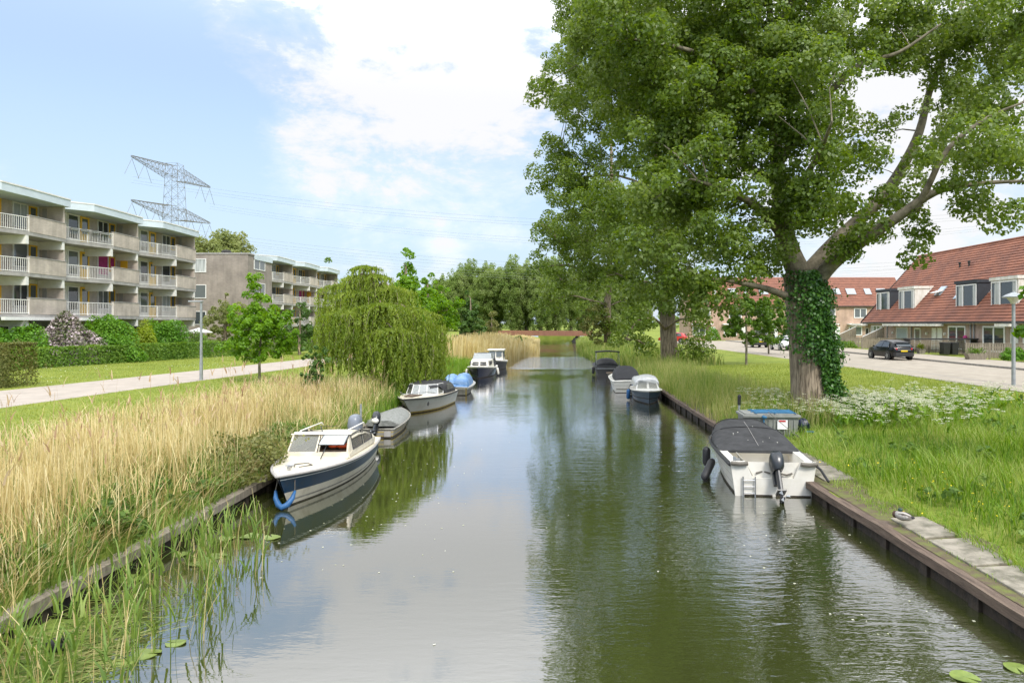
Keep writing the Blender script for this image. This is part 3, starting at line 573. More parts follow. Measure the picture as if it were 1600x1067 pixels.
def terraced(i, y0, y1, label, spec):
    base = (41, (y0+y1)/2, 1); off = Vector(base); t = thing('terraced_house', label, 'house', base, 0, 'terraced houses along the street')
    def mb(): b = MB(); b.off = off; return b
    # the body up to the roof planes
    mb().extr([(FX,y0,1.0),(FX,y0,EZ-.02),(RIDX,y0,RZ-.25),(51.2,y0,EZ-.02),(51.2,y0,1.0)], (0,y1-y0,0)).build('wall', M['brickR'], t)
    g0 = y0-(.0 if i else 0); g1 = y1+(.22 if spec.get('end') else 0)
    b = mb(); tiled_slope(b, (FX-.35,y0,EZ), (FX-.35,g1,EZ), (RIDX,y0,RZ), (RIDX,g1,RZ)); tiled_slope(b, (51.6,y0,EZ), (51.6,g1,EZ), (RIDX,y0,RZ), (RIDX,g1,RZ), 1.2)
    rf = b.build('roof', M['tiles'], t)
    mb().tube([(RIDX,y0,RZ+.02),(RIDX,g1,RZ+.02)], .13, 8).build('ridge_tiles', M['tiles'], rf)
    mb().box(FX-.52, FX-.34, y0, g1, EZ-.14, EZ+.02).build('gutter', M['darkplastic'], t)
    mb().box(FX-.34, FX-.002, y0, y1, EZ-.20, EZ-.03).build('eaves_board', M['dirtywhite'], t)
    if spec.get('end'):
        b = mb(); b.extr([(FX-.45,g1+.01,EZ-.12),(RIDX,g1+.01,RZ-.12),(RIDX,g1+.01,RZ+.1),(FX-.45,g1+.01,EZ+.1)], (0,.05,0)); b.build('verge_board', M['darkplastic'], t)
    for a, c, ch, fc in spec.get('dormer', ()): dormer(t, base, a, c, ch, fc)
    for a in spec.get('sky', ()): skylight(t, base, *a)
    for kind, a, c in spec['open']:
        if kind == 'window': window(t, base, FX, 'x-', a, c, 1.75, 3.62, M['white'], M['glass2'], mull=2, fw=.11, curtain=((.04,.22),(.78,.96)))
        if kind == 'pair': window(t, base, FX, 'x-', a, c, 1.35, 3.62, M['white'], M['glass'], mull=2, fw=.16)
        if kind == 'frost': window(t, base, FX, 'x-', a, c, 1.55, 3.45, M['white'], M['frost'], fw=.09)
        if kind == 'glassdoor': window(t, base, FX, 'x-', a, c, 1.12, 3.4, M['white'], M['glass2'], fw=.14, name='front_door')
        if kind == 'door':
            d = window(t, base, FX, 'x-', a, c, 1.12, 3.4, M['white'], M['white'], fw=.06, name='front_door'); b = mb(); wbox(b, FX, 'x-', a+.12, a+.16, 2.0, 2.25, .03, .08); b.build('handle', M['steel'], d)
        if kind == 'darkdoor': window(t, base, FX, 'x-', a, c, 1.12, 3.3, M['white'], M['dark'], fw=.06, name='front_door')
        if kind == 'canopy': mb().box(FX-1.15, FX-.35, a, c, 3.58, 3.80).build('canopy', M['dirtywhite'], t)
        if kind == 'pipe': mb().tube([(FX-.08,a,1.1),(FX-.08,a,EZ-.1)], .055, 8).build('downpipe', M['galv'], t)
        if kind == 'lamp': mb().box(FX-.18,FX-.003,a-.07,a+.07,2.7,2.95).build('wall_lamp', M['white'], t)
        if kind == 'basket': mb().ball((FX-.25,a,2.55), (.2,.2,.22), 8).build('flower_basket', M['purple'], t)
        if kind == 'vent':
            z = roofz(c); b = mb(); b.tube([(c,a,z-.1),(c,a,z+.42)], .09, 8); b.tube([(c,a,z+.42),(c,a,z+.58)], [.15,.12], 8); b.build('roof_vent', M['dark'], t)
S = M['slate']; DW = M['dirtywhite']
terraced(0, 46.8, 52.0, 'brick terraced house under the red roof at the right edge of the photo', dict(open=[('window',48,50.5)], dormer=[(47.4,50.6,DW,DW)]))
terraced(1, 52.0, 57.2, 'brick terraced house half cut off by the right photo edge behind the lamp post', dict(open=[('window',53,55.2),('door',55.8,56.7),('canopy',55.3,57.1)], sky=[(39.8,55.3,.7,.8)]))
terraced(2, 57.2, 62.4, 'terraced house with a white dormer behind the timber fence by the lamp post', dict(open=[('pair',57.4,60.4),('pipe',61.6,0),('pipe',62.1,0)], dormer=[(57.2,60.8,DW,DW)]))
terraced(3, 62.4, 67.6, 'terraced house with a dark slate dormer and hanging purple flower basket', dict(open=[('pair',62.9,65.7),('door',66.7,67.55),('canopy',65.9,67.55),('basket',62.62,0),('lamp',66.2,0)], dormer=[(62.7,66.1,S,S)], sky=[(39.55,67.0,.55,1.0)]))
terraced(4, 67.6, 72.8, 'terraced house with an open skylight and two roof vents but no dormer', dict(open=[('door',67.7,68.5),('canopy',67.62,72.6),('glassdoor',70.6,71.8),('lamp',69.4,0),('pipe',72.4,0),('vent',70.0,42.6),('vent',71.6,42.6)], sky=[(40.0,70.6,1.1,1.25,'galv',True)]))
terraced(5, 72.8, 78.0, 'terraced house with a stained white dormer beside the dark one at the row end', dict(open=[('frost',73.2,75.6),('lamp',76.3,0),('canopy',73.0,76.6),('pipe',77.6,0)], dormer=[(73.6,77.0,DW,DW)]))
terraced(6, 78.0, 83.2, 'end terraced house with a small slate dormer at the far gable', dict(open=[('window',78.9,81.6),('darkdoor',82.2,83.0),('canopy',81.8,84.4)], dormer=[(79.0,82.3,S,S)], end=True, sky=[(39.4,82.5,.5,.9)]))
# ------------------------------------------------------------------ far house row facing the camera
def far_house(x0, x1, label, first, wins, skys):
    Y = 118; base = ((x0+x1)/2, Y+4, 1); off = Vector(base); t = thing('row_house', label, 'house', base, 0, 'two storey houses across the end of the street')
    def mb(): b = MB(); b.off = off; return b
    mb().extr([(x0,Y,1),(x0,Y+9,1),(x0,Y+9,6.9),(x0,Y+4.5,11.9),(x0,Y,6.9)], (x1-x0,0,0)).build('wall', M['brickP'], t)
    b = mb(); tiled_slope(b, (x0,Y-.3,6.85), (x1,Y-.3,6.85), (x0,Y+4.5,12.15), (x1,Y+4.5,12.15), .42); tiled_slope(b, (x0,Y+9.3,6.85), (x1,Y+9.3,6.85), (x0,Y+4.5,12.15), (x1,Y+4.5,12.15), 1.2)
    b.build('roof', M['tiles2'], t)
    mb().box(x0,x1,Y-.42,Y-.3,6.72,6.9).build('gutter', M['darkplastic'], t)
    mb().box(x0+.3,x1-1.4,Y-1.0,Y-.003,3.65,3.85).build('canopy', M['white'], t)
    for a, c, z0, z1 in wins: window(t, base, Y, 'y', x0+a, x0+c, z0, z1, M['white'], M['glass2'], mull=2, fw=.14)
    d = mb(); wbox(d, Y, 'y', x0+3.6, x0+4.5, 1.1, 3.3, .003, .06); d.build('front_door', M['white'], t)
    for a, w_ in skys:
        sl = 5.3/4.8; xx = x0+a; yy = Y+1.5; z = 6.85+(1.8)*sl
        b = mb(); b.extr([(xx,yy,z+.05),(xx+w_,yy,z+.05),(xx+w_,yy+.95,z+.05+.95*sl),(xx,yy+.95,z+.05+.95*sl)], (0,-.1,.1)); f = b.build('roof_window', M['galv'], t)
        b = mb(); b.extr([(xx+.1,yy-.02,z+.15),(xx+w_-.1,yy-.02,z+.15),(xx+w_-.1,yy+.75,z+.15+.77*sl),(xx+.1,yy+.75,z+.15+.77*sl)], (0,-.03,.03)); b.build('pane', M['skylight'], f)
labs = ['leftmost peach brick row house, seen below the poplar crown', 'peach brick row house behind the young street tree', 'peach brick row house just left of the ivy covered trunk', 'peach brick row house hidden behind the ivy covered trunk', 'peach brick row house directly right of the ivy covered trunk', 'peach brick row house with two skylights, partly behind the terraced roof', 'peach brick row house mostly behind the terraced gable']
for k in range(7):
    x0 = 23.4+k*5.4; far_house(x0, x0+5.39, labs[k], k == 0, ((1.5,3.7,4.8,6.5),(.6,2.9,1.8,3.4)), ((1.9,1.5),(4.6,.55)) if k < 4 else ((1.0,1.6),(4.4-.2,1.1)))
# ------------------------------------------------------------------ boats
class Hull:
    """lofted hull: stern at y=0, bow towards +y, waterline at z=0"""
    def __init__(s, L, B, fs, fb, tr=.86, rake=.5, full=2.3, wl=.84, n=18):
        s.L, s.B, s.fs, s.fb, s.tr, s.rake, s.full, s.wl, s.n = L, B, fs, fb, tr, rake, full, wl, n
    def bg(s, t):
        a = s.tr+(1-s.tr)*math.sin(min(t/.42, 1)*PI/2)
        if t > .42: a *= 1-((t-.42)/.58)**s.full
        return max(s.B/2*a, .012)
    def z(s, t): return s.fs+(s.fb-s.fs)*t**2.0
    def y(s, t, f=0): return s.L*t-s.rake*t**3*f          # f: 0 gunwale, 1 waterline
    def pt(s, t, f, side=1):
        b = s.bg(t)*(1-(1-s.wl)*f-(.42*t**2.2)*f*(1 if t < .999 else 0)); b = max(b, .01)
        return (side*b, s.y(t, f), s.z(t)*(1-f))
    def skin(s, bands, b=None, cap=True):
        """bands: [(fraction, material index below it)...] from the gunwale down"""
        b = b or MB(); fr = [x[0] for x in bands]+[1.25]; k = len(fr); rings = []
        for i in range(s.n+1):
            t = (i/s.n)**.9; rings.append([s.pt(t, f, 1) for f in fr]+[s.pt(t, f, -1) for f in reversed(fr)])
        rm = [x[1] for x in bands]; rowm = rm+[rm[-1]]+rm[::-1]
        b.loft(rings, rowmat=rowm)
        r0 = rings[0]; m = len(r0)
        for j in (range(k-1) if cap else range(2, 2)): b.add([r0[j], r0[j+1], r0[m-2-j], r0[m-1-j]], [(0,1,2,3)], rm[j])
        return b
    def rail(s, r=.035, dz=0, out=.012, t0=0, n=26, transom=True):
        P_ = [(s.bg(t)+out, s.y(t), s.z(t)+dz) for t in np.linspace(t0, 1, n)]; pts = P_+[(-x, y, z) for x, y, z in P_[::-1]]
        if transom: pts = [(0, P_[0][1], P_[0][2])]+pts+[(0, P_[0][1], P_[0][2])]
        return MB().tube(pts, r, 6)
    def deck(s, t0, t1, drop=.02, camber=.05, inset=.02, n=12, b=None, hole=None):
        b = b or MB(); rings = []
        for t in np.linspace(t0, t1, n):
            w_ = max(s.bg(t)-inset, .005); rings.append([(x*w_, s.y(t), s.z(t)-drop+camber*(1-x*x)*min(1, w_*2)) for x in np.linspace(-1, 1, 9)])
        return b.loft(rings)
    def well(s, t0, t1, inset=.13, floor=.12, n=10, b=None, side=True):
        """side decks and an open cockpit down to the floor"""
        b = b or MB(); rings = []
        for t in np.linspace(t0, t1, n):
            g = s.bg(t)-.015; w_ = g-inset; z = s.z(t); y = s.y(t)
            rings.append([(-g,y,z-.01),(-w_,y,z+.0),(-w_+.03,y,floor),(w_-.03,y,floor),(w_,y,z),(g,y,z-.01)])
        b.loft(rings)
        for r in (rings[0], rings[-1]): b.add([r[1], r[2], r[3], r[4]], [(0,1,2,3)])
        return b
    def cover(s, prof, sq=2.6, extra=.03, n=13, b=None):
        """fabric stretched over hoops: prof = [(t, height above gunwale, width factor)]"""
        b = b or MB(); rings = []
        for t, h, wf in prof:
            g = s.bg(t)*wf+extra; z = s.z(t)-.05; r = []
            for j in range(n):
                a = PI*j/(n-1); cx = math.copysign(abs(math.cos(a))**(2/sq), math.cos(a)); sz = abs(math.sin(a))**(2/sq)
                r.append((g*cx, s.y(t), z+(h+.05)*sz))
            rings.append(r)
        return b.loft(rings, caps=True)
def outboard(parent, y, z, cowl, tilt=0.0, sc=1.0, x=0):
    """an outboard on the transom; tilt lifts the leg out of the water"""
    R = Matrix.Translation((x, y, z)) @ Matrix.Rotation(-tilt, 4, 'X') @ Matrix.Scale(sc, 4)
    def tr(b): b.v = [tuple(R @ Vector(v)) for v in b.v]; return b
    b = MB(); prof = [(-.02,.10,.15),(.06,.15,.20),(.22,.165,.225),(.36,.15,.21),(.44,.11,.16),(.47,.05,.09)]
    b.loft([[(w_*math.copysign(abs(math.cos(a))**.7, math.cos(a)), -.20+l*math.copysign(abs(math.sin(a))**.7, math.sin(a)), zz) for a in [2*PI*j/14 for j in range(14)]] for zz, w_, l in prof], True, True)
    e = tr(b).build('outboard_motor', cowl, parent, smooth='auto')
    b = MB(); b.loft([[(.06*math.cos(a), -.2+.11*math.sin(a)-(.0 if zz > -.3 else 0), zz) for a in [2*PI*j/10 for j in range(10)]] for zz in (-.02,-.3,-.55)], True, True)
    b.box(-.10,.10,-.36,-.06,-.56,-.53); b.loft([[(.035*math.cos(a), -.2+.09*math.sin(a), zz) for a in [2*PI*j/8 for j in range(8)]] for zz in (-.55,-.8)], True, True); b.lathe([(.02,-.20),(.05,-.12),(.05,.08),(.02,.14)], (0,-.2,-.72), 10, axis='y')
    b.box(-.09,.09,-.07,.05,-.30,.02); tr(b).build('lower_leg', M['engine'], e, smooth='auto')
    b = MB()
    for k in range(3):
        a = 2*PI*k/3; c, s_ = math.cos(a), math.sin(a)
        b.extr([(.03*c,-.42,-.72+.03*s_),(.12*c-.05*s_,-.40,-.72+.12*s_+.05*c),(.13*c+.03*s_,-.45,-.72+.13*s_-.03*c)], (0,-.012,0))
    tr(b).build('propeller', M['galv'], e)
    b = MB(); b.tube([(.0,.0,.12),(.05,.35,.18),(.06,.55,.2)], .02, 6); tr(b).build('tiller', M['black'], e)
    return e
def fender(parent, p, q, r, m, label=None):
    b = MB(); p, q = Vector(p), Vector(q); d = q-p; n = 7
    b.tube([p+d*f for f in (0,.06,.16,.5,.84,.94,1)], [r*.3,r*.75,r,r*1.0,r,r*.75,r*.3], 10); o = b.build('fender', m, parent, smooth=True)
    if label: o['label'] = label
    return o
def rope(parent, pts, r=.014, m='rope', sag=0):
    pts = [Vector(p) for p in pts]; out = []
    for a, c in zip(pts, pts[1:]):
        for k in range(8):
            f = k/8; p = a.lerp(c, f); p.z -= sag*4*f*(1-f); out.append(p)
    out.append(pts[-1]); return MB().tube(out, r, 5).build('mooring_rope', M[m], parent, smooth=True)
def sagrope(name, a, c, sag, r, m, label):
    a, c = Vector(a), Vector(c); b = MB(); b.tube([a.lerp(c, k/10)-Vector((0,0,sag*4*(k/10)*(1-k/10))) for k in range(11)], r, 5); return tag(b.build(name, m, smooth=True), label, 'rope')
def R1():
    h = Hull(5.1, 1.92, .74, .82, tr=.95, rake=.45, full=2.6, wl=.86)
    t = thing('covered_motorboat', 'white motorboat under charcoal canvas with a tilted outboard, nearest on the right bank', 'boat', (4.84, 15.05, 0), -.085)
    b = h.skin([(0,0),(.16,0),(.19,1),(.205,0),(.40,0),(.43,1),(.445,0),(.66,0),(.69,1),(.705,0),(.93,2)], cap=False); hl = b.build('hull', [M['gelcoat'], M['concrete'], M['boot']], t, smooth='auto')
    # inside: white cockpit with a cut-down transom
    b = h.well(.015, .34, .17, .30); b.build('cockpit', M['gelcoat'], t)
    h.deck(.30, .96, .06, .03).build('foredeck', M['gelcoat'], t)
    b = MB(); P_ = [(h.bg(q)+.02, h.y(q), h.z(q)-.05) for q in np.linspace(0, 1, 20)]
    for sgn in (1,-1): b.tube([(sgn*x, y, z) for x, y, z in P_], .042, 6)
    b.build('rubbing_strake', M['darkplastic'], t, smooth=True)
    # transom: raised corners, recess with motor well
    b = MB(); b.extr([(-.80,-.012,-.12),(.80,-.012,-.12),(.93,-.012,.76),(.60,-.012,.76),(.44,-.012,.40),(-.44,-.012,.40),(-.60,-.012,.76),(-.93,-.012,.76)], (0,.07,0)); b.build('transom', M['gelcoat'], t)
    b = MB(); b.box(-.62,-.02,-.03,.0,-.02,.035); b.box(.06,.2,-.03,-.013,-.02,.05); b.box(.28,.80,-.03,-.013,-.02,.03); b.build('stern_bottom_strip', M['boot'], t)
    b = MB(); b.extr([(-.46,.05,.44),(-.62,.05,.74),(-.60,1.2,.74),(-.45,1.2,.40)], (.03,0,0)); b.build('side_seat', M['oldgrp'], t)
    cv = h.cover([(.265,.02,.97),(.30,.08,.98),(.36,.14,.985),(.42,.19,.99),(.49,.26,.98),(.56,.32,.97),(.61,.33,.96),(.66,.37,.95),(.74,.39,.94),(.82,.32,.95),(.90,.19,1.0),(.965,.05,1.05)], 3.0)
    # soft folds
    for i, v in enumerate(cv.v):
        cv.v[i] = (v[0], v[1], v[2]+(.011*math.sin(v[0]*9+v[1]*3)+.008*math.sin(v[0]*17-v[1]*8))*(1 if v[2] > h.fs+.1 else 0))
    c = cv.build('canvas_cover', M['tarp'], t, smooth='auto')
    b = MB()
    for tt in (.56,.74):
        hh = {.56:.32,.74:.39}[tt]; g = h.bg(tt)*.96+.035
        b.tube([(g*math.copysign(abs(math.cos(a))**(2/3), math.cos(a)), h.y(tt), h.z(tt)-.05+(hh+.068)*abs(math.sin(a))**(2/3)) for a in np.linspace(0.02, PI-.02, 22)], .012, 5)
    b.build('cover_hoop_seam', M['tarp2'], c, smooth=True)
    b = MB(); b.tube([(0,h.y(q)-.02,h.z(q)+z) for q, z in ((.3,.105),(.42,.215),(.56,.345),(.66,.395))], .006, 4); b.build('centre_seam', M['concrete'], c)
    b = MB()
    for k in range(16): x = random.uniform(-.5,.55); q = random.uniform(.35,.6); b.ball((x, h.y(q), h.z(q)+np.interp(q,[.3,.42,.56,.66],[.08,.19,.32,.37])*(1-.02*abs(x))-.01), (.016,.02,.012), 6)
    b.build('leaf_litter', M['dirtywhite'], c)
    outboard(t, -.02, .50, M['engine'], .62, .92, .06)
    # boarding ladder
    b = MB()
    for x in (-.66,-.40): b.tube([(x,-.06,.44),(x,-.07,-.02)], .016, 6)
    for z in (.08,.22,.36): b.tube([(-.66,-.065,z),(-.40,-.065,z)], .012, 5)
    b.build('boarding_ladder', M['steel'], t)
    for x0, x1 in ((-.92,-.56),(.58,.92)): MB().tube([(x0,-.06,.73),((x0+x1)/2,-.075,.715),(x1,-.06,.73)], .045, 8).build('corner_fender', M['rope'], t)
    b = MB(); b.tube([(-.36,.03,.50),(-.2,.1,.53),(-.05,.05,.5)], .022, 6); b.tube([(.15,.03,.5),(.3,.02,.47),(.42,.05,.5)], .022, 6); b.build('rope_coil', M['rope'], t)
    b = MB(); b.box(-.86,-.80,.02,.10,.755,.85); b.box(-.82,-.7,.1,.16,.755,.80); b.build('stern_cleat', M['steel'], t)
    x = -h.bg(.42)-.14; fender(t, (x, 2.55, .62), (x, 2.55, .12), .10, M['black'])
    x = -h.bg(.25)-.12; fender(t, (x+.02, 1.75, .46), (x-.28, 1.25, .06), .10, M['black'])
    rope(t, [(.84,.05,.75),(1.0,-.05,.62),(1.08,-.35,.42)], .028, 'black')
    rope(t, [(-h.bg(.42)-.02,2.55,.9),(-h.bg(.42)-.14,2.55,.6)], .01)
    b = MB()
    for sgn in (1,-1): b.tube([(sgn*(h.bg(q)-.02), h.y(q), h.z(q)+.02) for q in (.35,.55,.75,.95)], .012, 5)
    b.build('cover_lacing', M['white'], c)
R1()
def L1():
    h = Hull(5.8, 1.78, .56, .74, tr=.74, rake=.55, full=2.4, wl=.80)
    t = thing('cabin_cruiser', 'old cream and navy cabin cruiser with a blue bow fender, nearest on the left bank', 'boat', (-5.62, 19.5, 0), PI+.015)
    b = h.skin([(0,0),(.12,1),(.15,0),(.56,2),(.62,0+2),(.80,3),(.86,2),(.96,4)]); b.build('hull', [M['navy'], M['white'], M['cream'], M['oldgrp'], M['boot']], t, smooth='auto')
    h.deck(.0, 1, .0, .05, .0, 20).build('deck', M['cream'], t, smooth='auto')
    h.rail(.034, -.01, .01).build('rubbing_strake', M['concrete'], t, smooth=True)
    # cabin shell: windscreen, roof and curved sides with window openings
    z0 = .66; wb, wr = .70, .60
    st = [(1.05,.10,.70),(1.25,.50,.70),(1.75,.80,.72),(2.5,.92,.73),(3.05,.90,.72)]     # y, roof height above the deck, half width
    rings = []
    for y, hh, w_ in st:
        zd = h.z(y/h.L)+.0; rings.append([(-w_,y,zd+hh*.86),(-w_*.86,y,zd+hh*.96),(-w_*.4,y,zd+hh*1.01),(0,y,zd+hh*1.03),(w_*.4,y,zd+hh*1.01),(w_*.86,y,zd+hh*.96),(w_,y,zd+hh*.86)])
    b = MB(); b.loft(rings); top = b.build('cabin_roof', M['cream'], t, smooth=True)
    md = top.modifiers.new('thick', 'SOLIDIFY'); md.thickness = .035; md.offset = -1
    zd = .64
    def pane(y0, y1, z0a, z1a, z0b, z1b, sgn, nm='side_window'):
        """side window between two frames; x leans in a little with height"""
        def X(z): return sgn*(.745-.10*max(0, z-.75))
        o = [(X(z0a),y0,z0a),(X(z0b),y1,z0b),(X(z1b),y1,z1b),(X(z1a),y0,z1a)]
        fr = MB(); ps = [Vector(p) for p in o]+[Vector(o[0])]; fr.tube(ps, .022, 6); f = fr.build(nm, M['darkplastic'], t)
        g = MB(); g.extr(o, (sgn*.006,0,0)); g.build('pane', M['clearpane'], f)
    for sgn in (1,-1):
        pane(2.15, 3.05, .86, 1.50, .90, 1.52, sgn); pane(1.25, 2.05, .86, 1.12, .86, 1.49, sgn)
        b = MB()
        b.extr([(sgn*.75,.95,.60),(sgn*.75,3.55,.66),(sgn*.75,3.55,.72),(sgn*.75,3.12,.86),(sgn*.75,.95,.84)], (-sgn*.04,0,0))       # lower side
        b.extr([(sgn*.74,2.06,.86),(sgn*.74,2.14,.86),(sgn*.67,2.14,1.52),(sgn*.67,2.06,1.50)], (-sgn*.04,0,0)); b.extr([(sgn*.74,3.06,.86),(sgn*.74,3.34,.74),(sgn*.67,3.14,1.60),(sgn*.67,3.02,1.55)], (-sgn*.04,0,0))
        b.extr([(sgn*.74,.98,.84),(sgn*.74,1.24,.86),(sgn*.70,1.24,1.14),(sgn*.70,1.02,.98)], (-sgn*.04,0,0))
        b.build('cabin_side', M['cream'], t)
    # raked windscreen of two panes; the boat's port one stands open
    def scr(x0, x1, open_):
        zb, zt, yb, yt = .88, 1.58, 3.40, 3.08
        o = [(x0,yb,zb),(x1,yb,zb),(x1*.92,yt,zt),(x0*.92,yt,zt)]
        fr = MB(); ps = [Vector(p) for p in o]+[Vector(o[0])]; fr.tube(ps, .024, 6); f = fr.build('windscreen_frame', M['cream'], t)
        if open_: o = [(x0+.03,yt+.03,zt-.02),(x1-.05,yt+.03,zt-.02),(x1-.05,yb+.16,zb+.36),(x0+.03,yb+.16,zb+.36)]
        fr = MB(); ps = [Vector(p) for p in o]+[Vector(o[0])]; fr.tube(ps, .02, 6); fr.build('pane_rim', M['darkplastic'], f)
        g = MB(); g.extr(o, (0,.006,.003)); g.build('pane', M['screen'] if open_ else M['clearpane'], f)
    scr(-.70, -.02, True); scr(.04, .70, False)
    b = MB(); b.extr([(-.78,3.42,.66),(.78,3.42,.66),(.74,3.40,.88),(-.74,3.40,.88)], (0,.04,0)); b.extr([(-.72,3.10,1.56),(.72,3.10,1.56),(.66,3.02,1.64),(-.66,3.02,1.64)], (0,.06,0)); b.build('windscreen_base', M['cream'], t)
    b = MB(); b.loft([[(-.74,3.44,.60),(-.70,3.46,.70),(.70,3.46,.70),(.74,3.44,.60)],[(-.60,4.05,.62),(-.54,4.0,.68),(.54,4.0,.68),(.60,4.05,.62)],[(-.50,4.3,.64),(-.4,4.25,.66),(.4,4.25,.66),(.50,4.3,.64)]], caps=True); b.build('cabin_top', M['cream'], t, smooth='auto')
    b = MB(); b.ball((-.45,2.85,.98), (.17,.13,.13), 10); b.ball((-.2,2.8,.96), (.14,.12,.10), 10); b.build('life_jacket', M['orange'], t, smooth=True)
    b = MB(); b.box(-.66,.66,1.0,3.35,.62,.645); b.box(-.6,-.1,1.2,1.9,.645,.95); b.box(.1,.6,1.2,1.9,.645,.95); b.box(-.62,.62,2.95,3.3,.645,.84); b.build('cabin_interior', M['wood'], t)
    b = MB()
    for sgn in (1,-1): b.tube([(sgn*.55,1.3,1.50),(sgn*.55,1.4,1.62),(sgn*.56,2.9,1.66),(sgn*.56,3.0,1.6)], .024, 6)
    b.build('roof_rail', M['dirtywhite'], t, smooth=True)
    b = MB(); b.tube([(0,3.03,1.64),(.15,2.7,1.78),(.3,2.3,1.70)], .012, 5); b.tube([(.02,3.0,1.64),(.5,2.95,1.66)], .012, 5); b.tube([(-.15,2.3,1.7),(.15,2.7,1.78)], .01, 5); b.build('wiper_arm', M['black'], t)
    b = MB(); b.tube([(-.25,3.95,.80),(-.22,3.7,.90),(-.25,3.42,1.3)], .014, 5); b.build('pane_stay', M['black'], t)
    outboard(t, -.02, .62, M['greyengine'], 0, 1.2, .12)
    # blue rope fender slung round the stem
    b = MB(); y1 = 5.9
    pts = [(.20,5.40,.36),(.17,5.48,.22),(.09,5.54,.10),(0,5.58,.06),(-.09,5.54,.10),(-.17,5.48,.22),(-.20,5.40,.36)]
    b.tube(pts, [.025,.05,.062,.066,.062,.05,.025], 10); b.build('bow_fender', M['blue'], t, smooth=True)
    for sgn in (1,-1): rope(t, [(sgn*.20,5.42,.34),(sgn*.16,5.3,.74)], .010)
    b = MB(); b.tube([(-.1,4.9,.90),(-.28,4.6,.885),(-.1,4.35,.875),(.1,4.6,.90),(-.02,4.95,.93)], .014, 5); b.build('deck_rope', M['rope'], t, smooth=True)
    b = MB(); b.box(-.03,.03,5.1,5.25,.93,.98); b.tube([(-.09,5.17,.99),(.09,5.17,.99)], .016, 6); b.build('bow_cleat', M['steel'], t)
    b = MB(); b.extr([(-.62,.35,.605),(.62,.35,.605),(.62,1.0,.615),(-.62,1.0,.615)], (0,0,.02)); b.build('cockpit_cover', M['dirtywhite'], t)
    squash(t, .64, .56, ('cabin_roof','cabin_side','side_window','windscreen_frame','windscreen_base','roof_rail','wiper_arm','pane_stay','life_jacket','cabin_interior'))
    for o in KIDS[t.name]:
        if o.name.split('.')[0] == 'deck_rope' or o.name.split('.')[0] == 'bow_cleat': o.location.z -= .16
def squash(t, z0, k, names):
    for o in KIDS[t.name]:
        if o.name.split('.')[0] in names:
            for q in [o]+KIDS.get(o.name, []):
                for v in q.data.vertices:
                    if v.co.z > z0: v.co.z = z0+(v.co.z-z0)*k
L1()
def L2():
    h = Hull(4.7, 1.36, .30, .44, tr=.82, rake=.3, full=2.6, wl=.9)
    t = thing('tarped_rowboat', 'low weathered boat half covered by grey tarpaulin, behind the cream cruiser', 'boat', (-5.88, 22.7, 0), .055)
    h.skin([(0,0),(.28,1),(.36,0),(.72,1),(.80,2)]).build('hull', [M['oldgrp'], M['yellowline'], M['boot']], t, smooth='auto')
    h.well(.015, .45, .07, .05).build('inside', M['dark'], t)
    h.rail(.028, .0, .01).build('gunwale', M['oldgrp'], t, smooth=True)
    cv = h.cover([(.19,.16,.93),(.3,.19,.98),(.5,.19,1.0),(.7,.16,1.0),(.86,.11,1.02),(.97,.05,1.1)], 2.0)
    cv.v = [(x, y, z+.012*math.sin(x*14+y*5)) for x, y, z in cv.v]
    cv.build('tarpaulin', M['greytarp'], t, smooth='auto')
    b = MB(); b.box(-.46,-.24,-.035,-.005,.05,.22); b.box(.24,.46,-.035,-.005,.05,.22); b.build('transom_block', M['concrete'], t)
    outboard(t, 0, .42, M['engine'], .85, .85, -.02)
    b = MB(); b.ball((-.02,-.18,.60), (.13,.15,.10), 8); b.build('motor_cover', M['dirtywhite'], t, smooth=True)
L2()
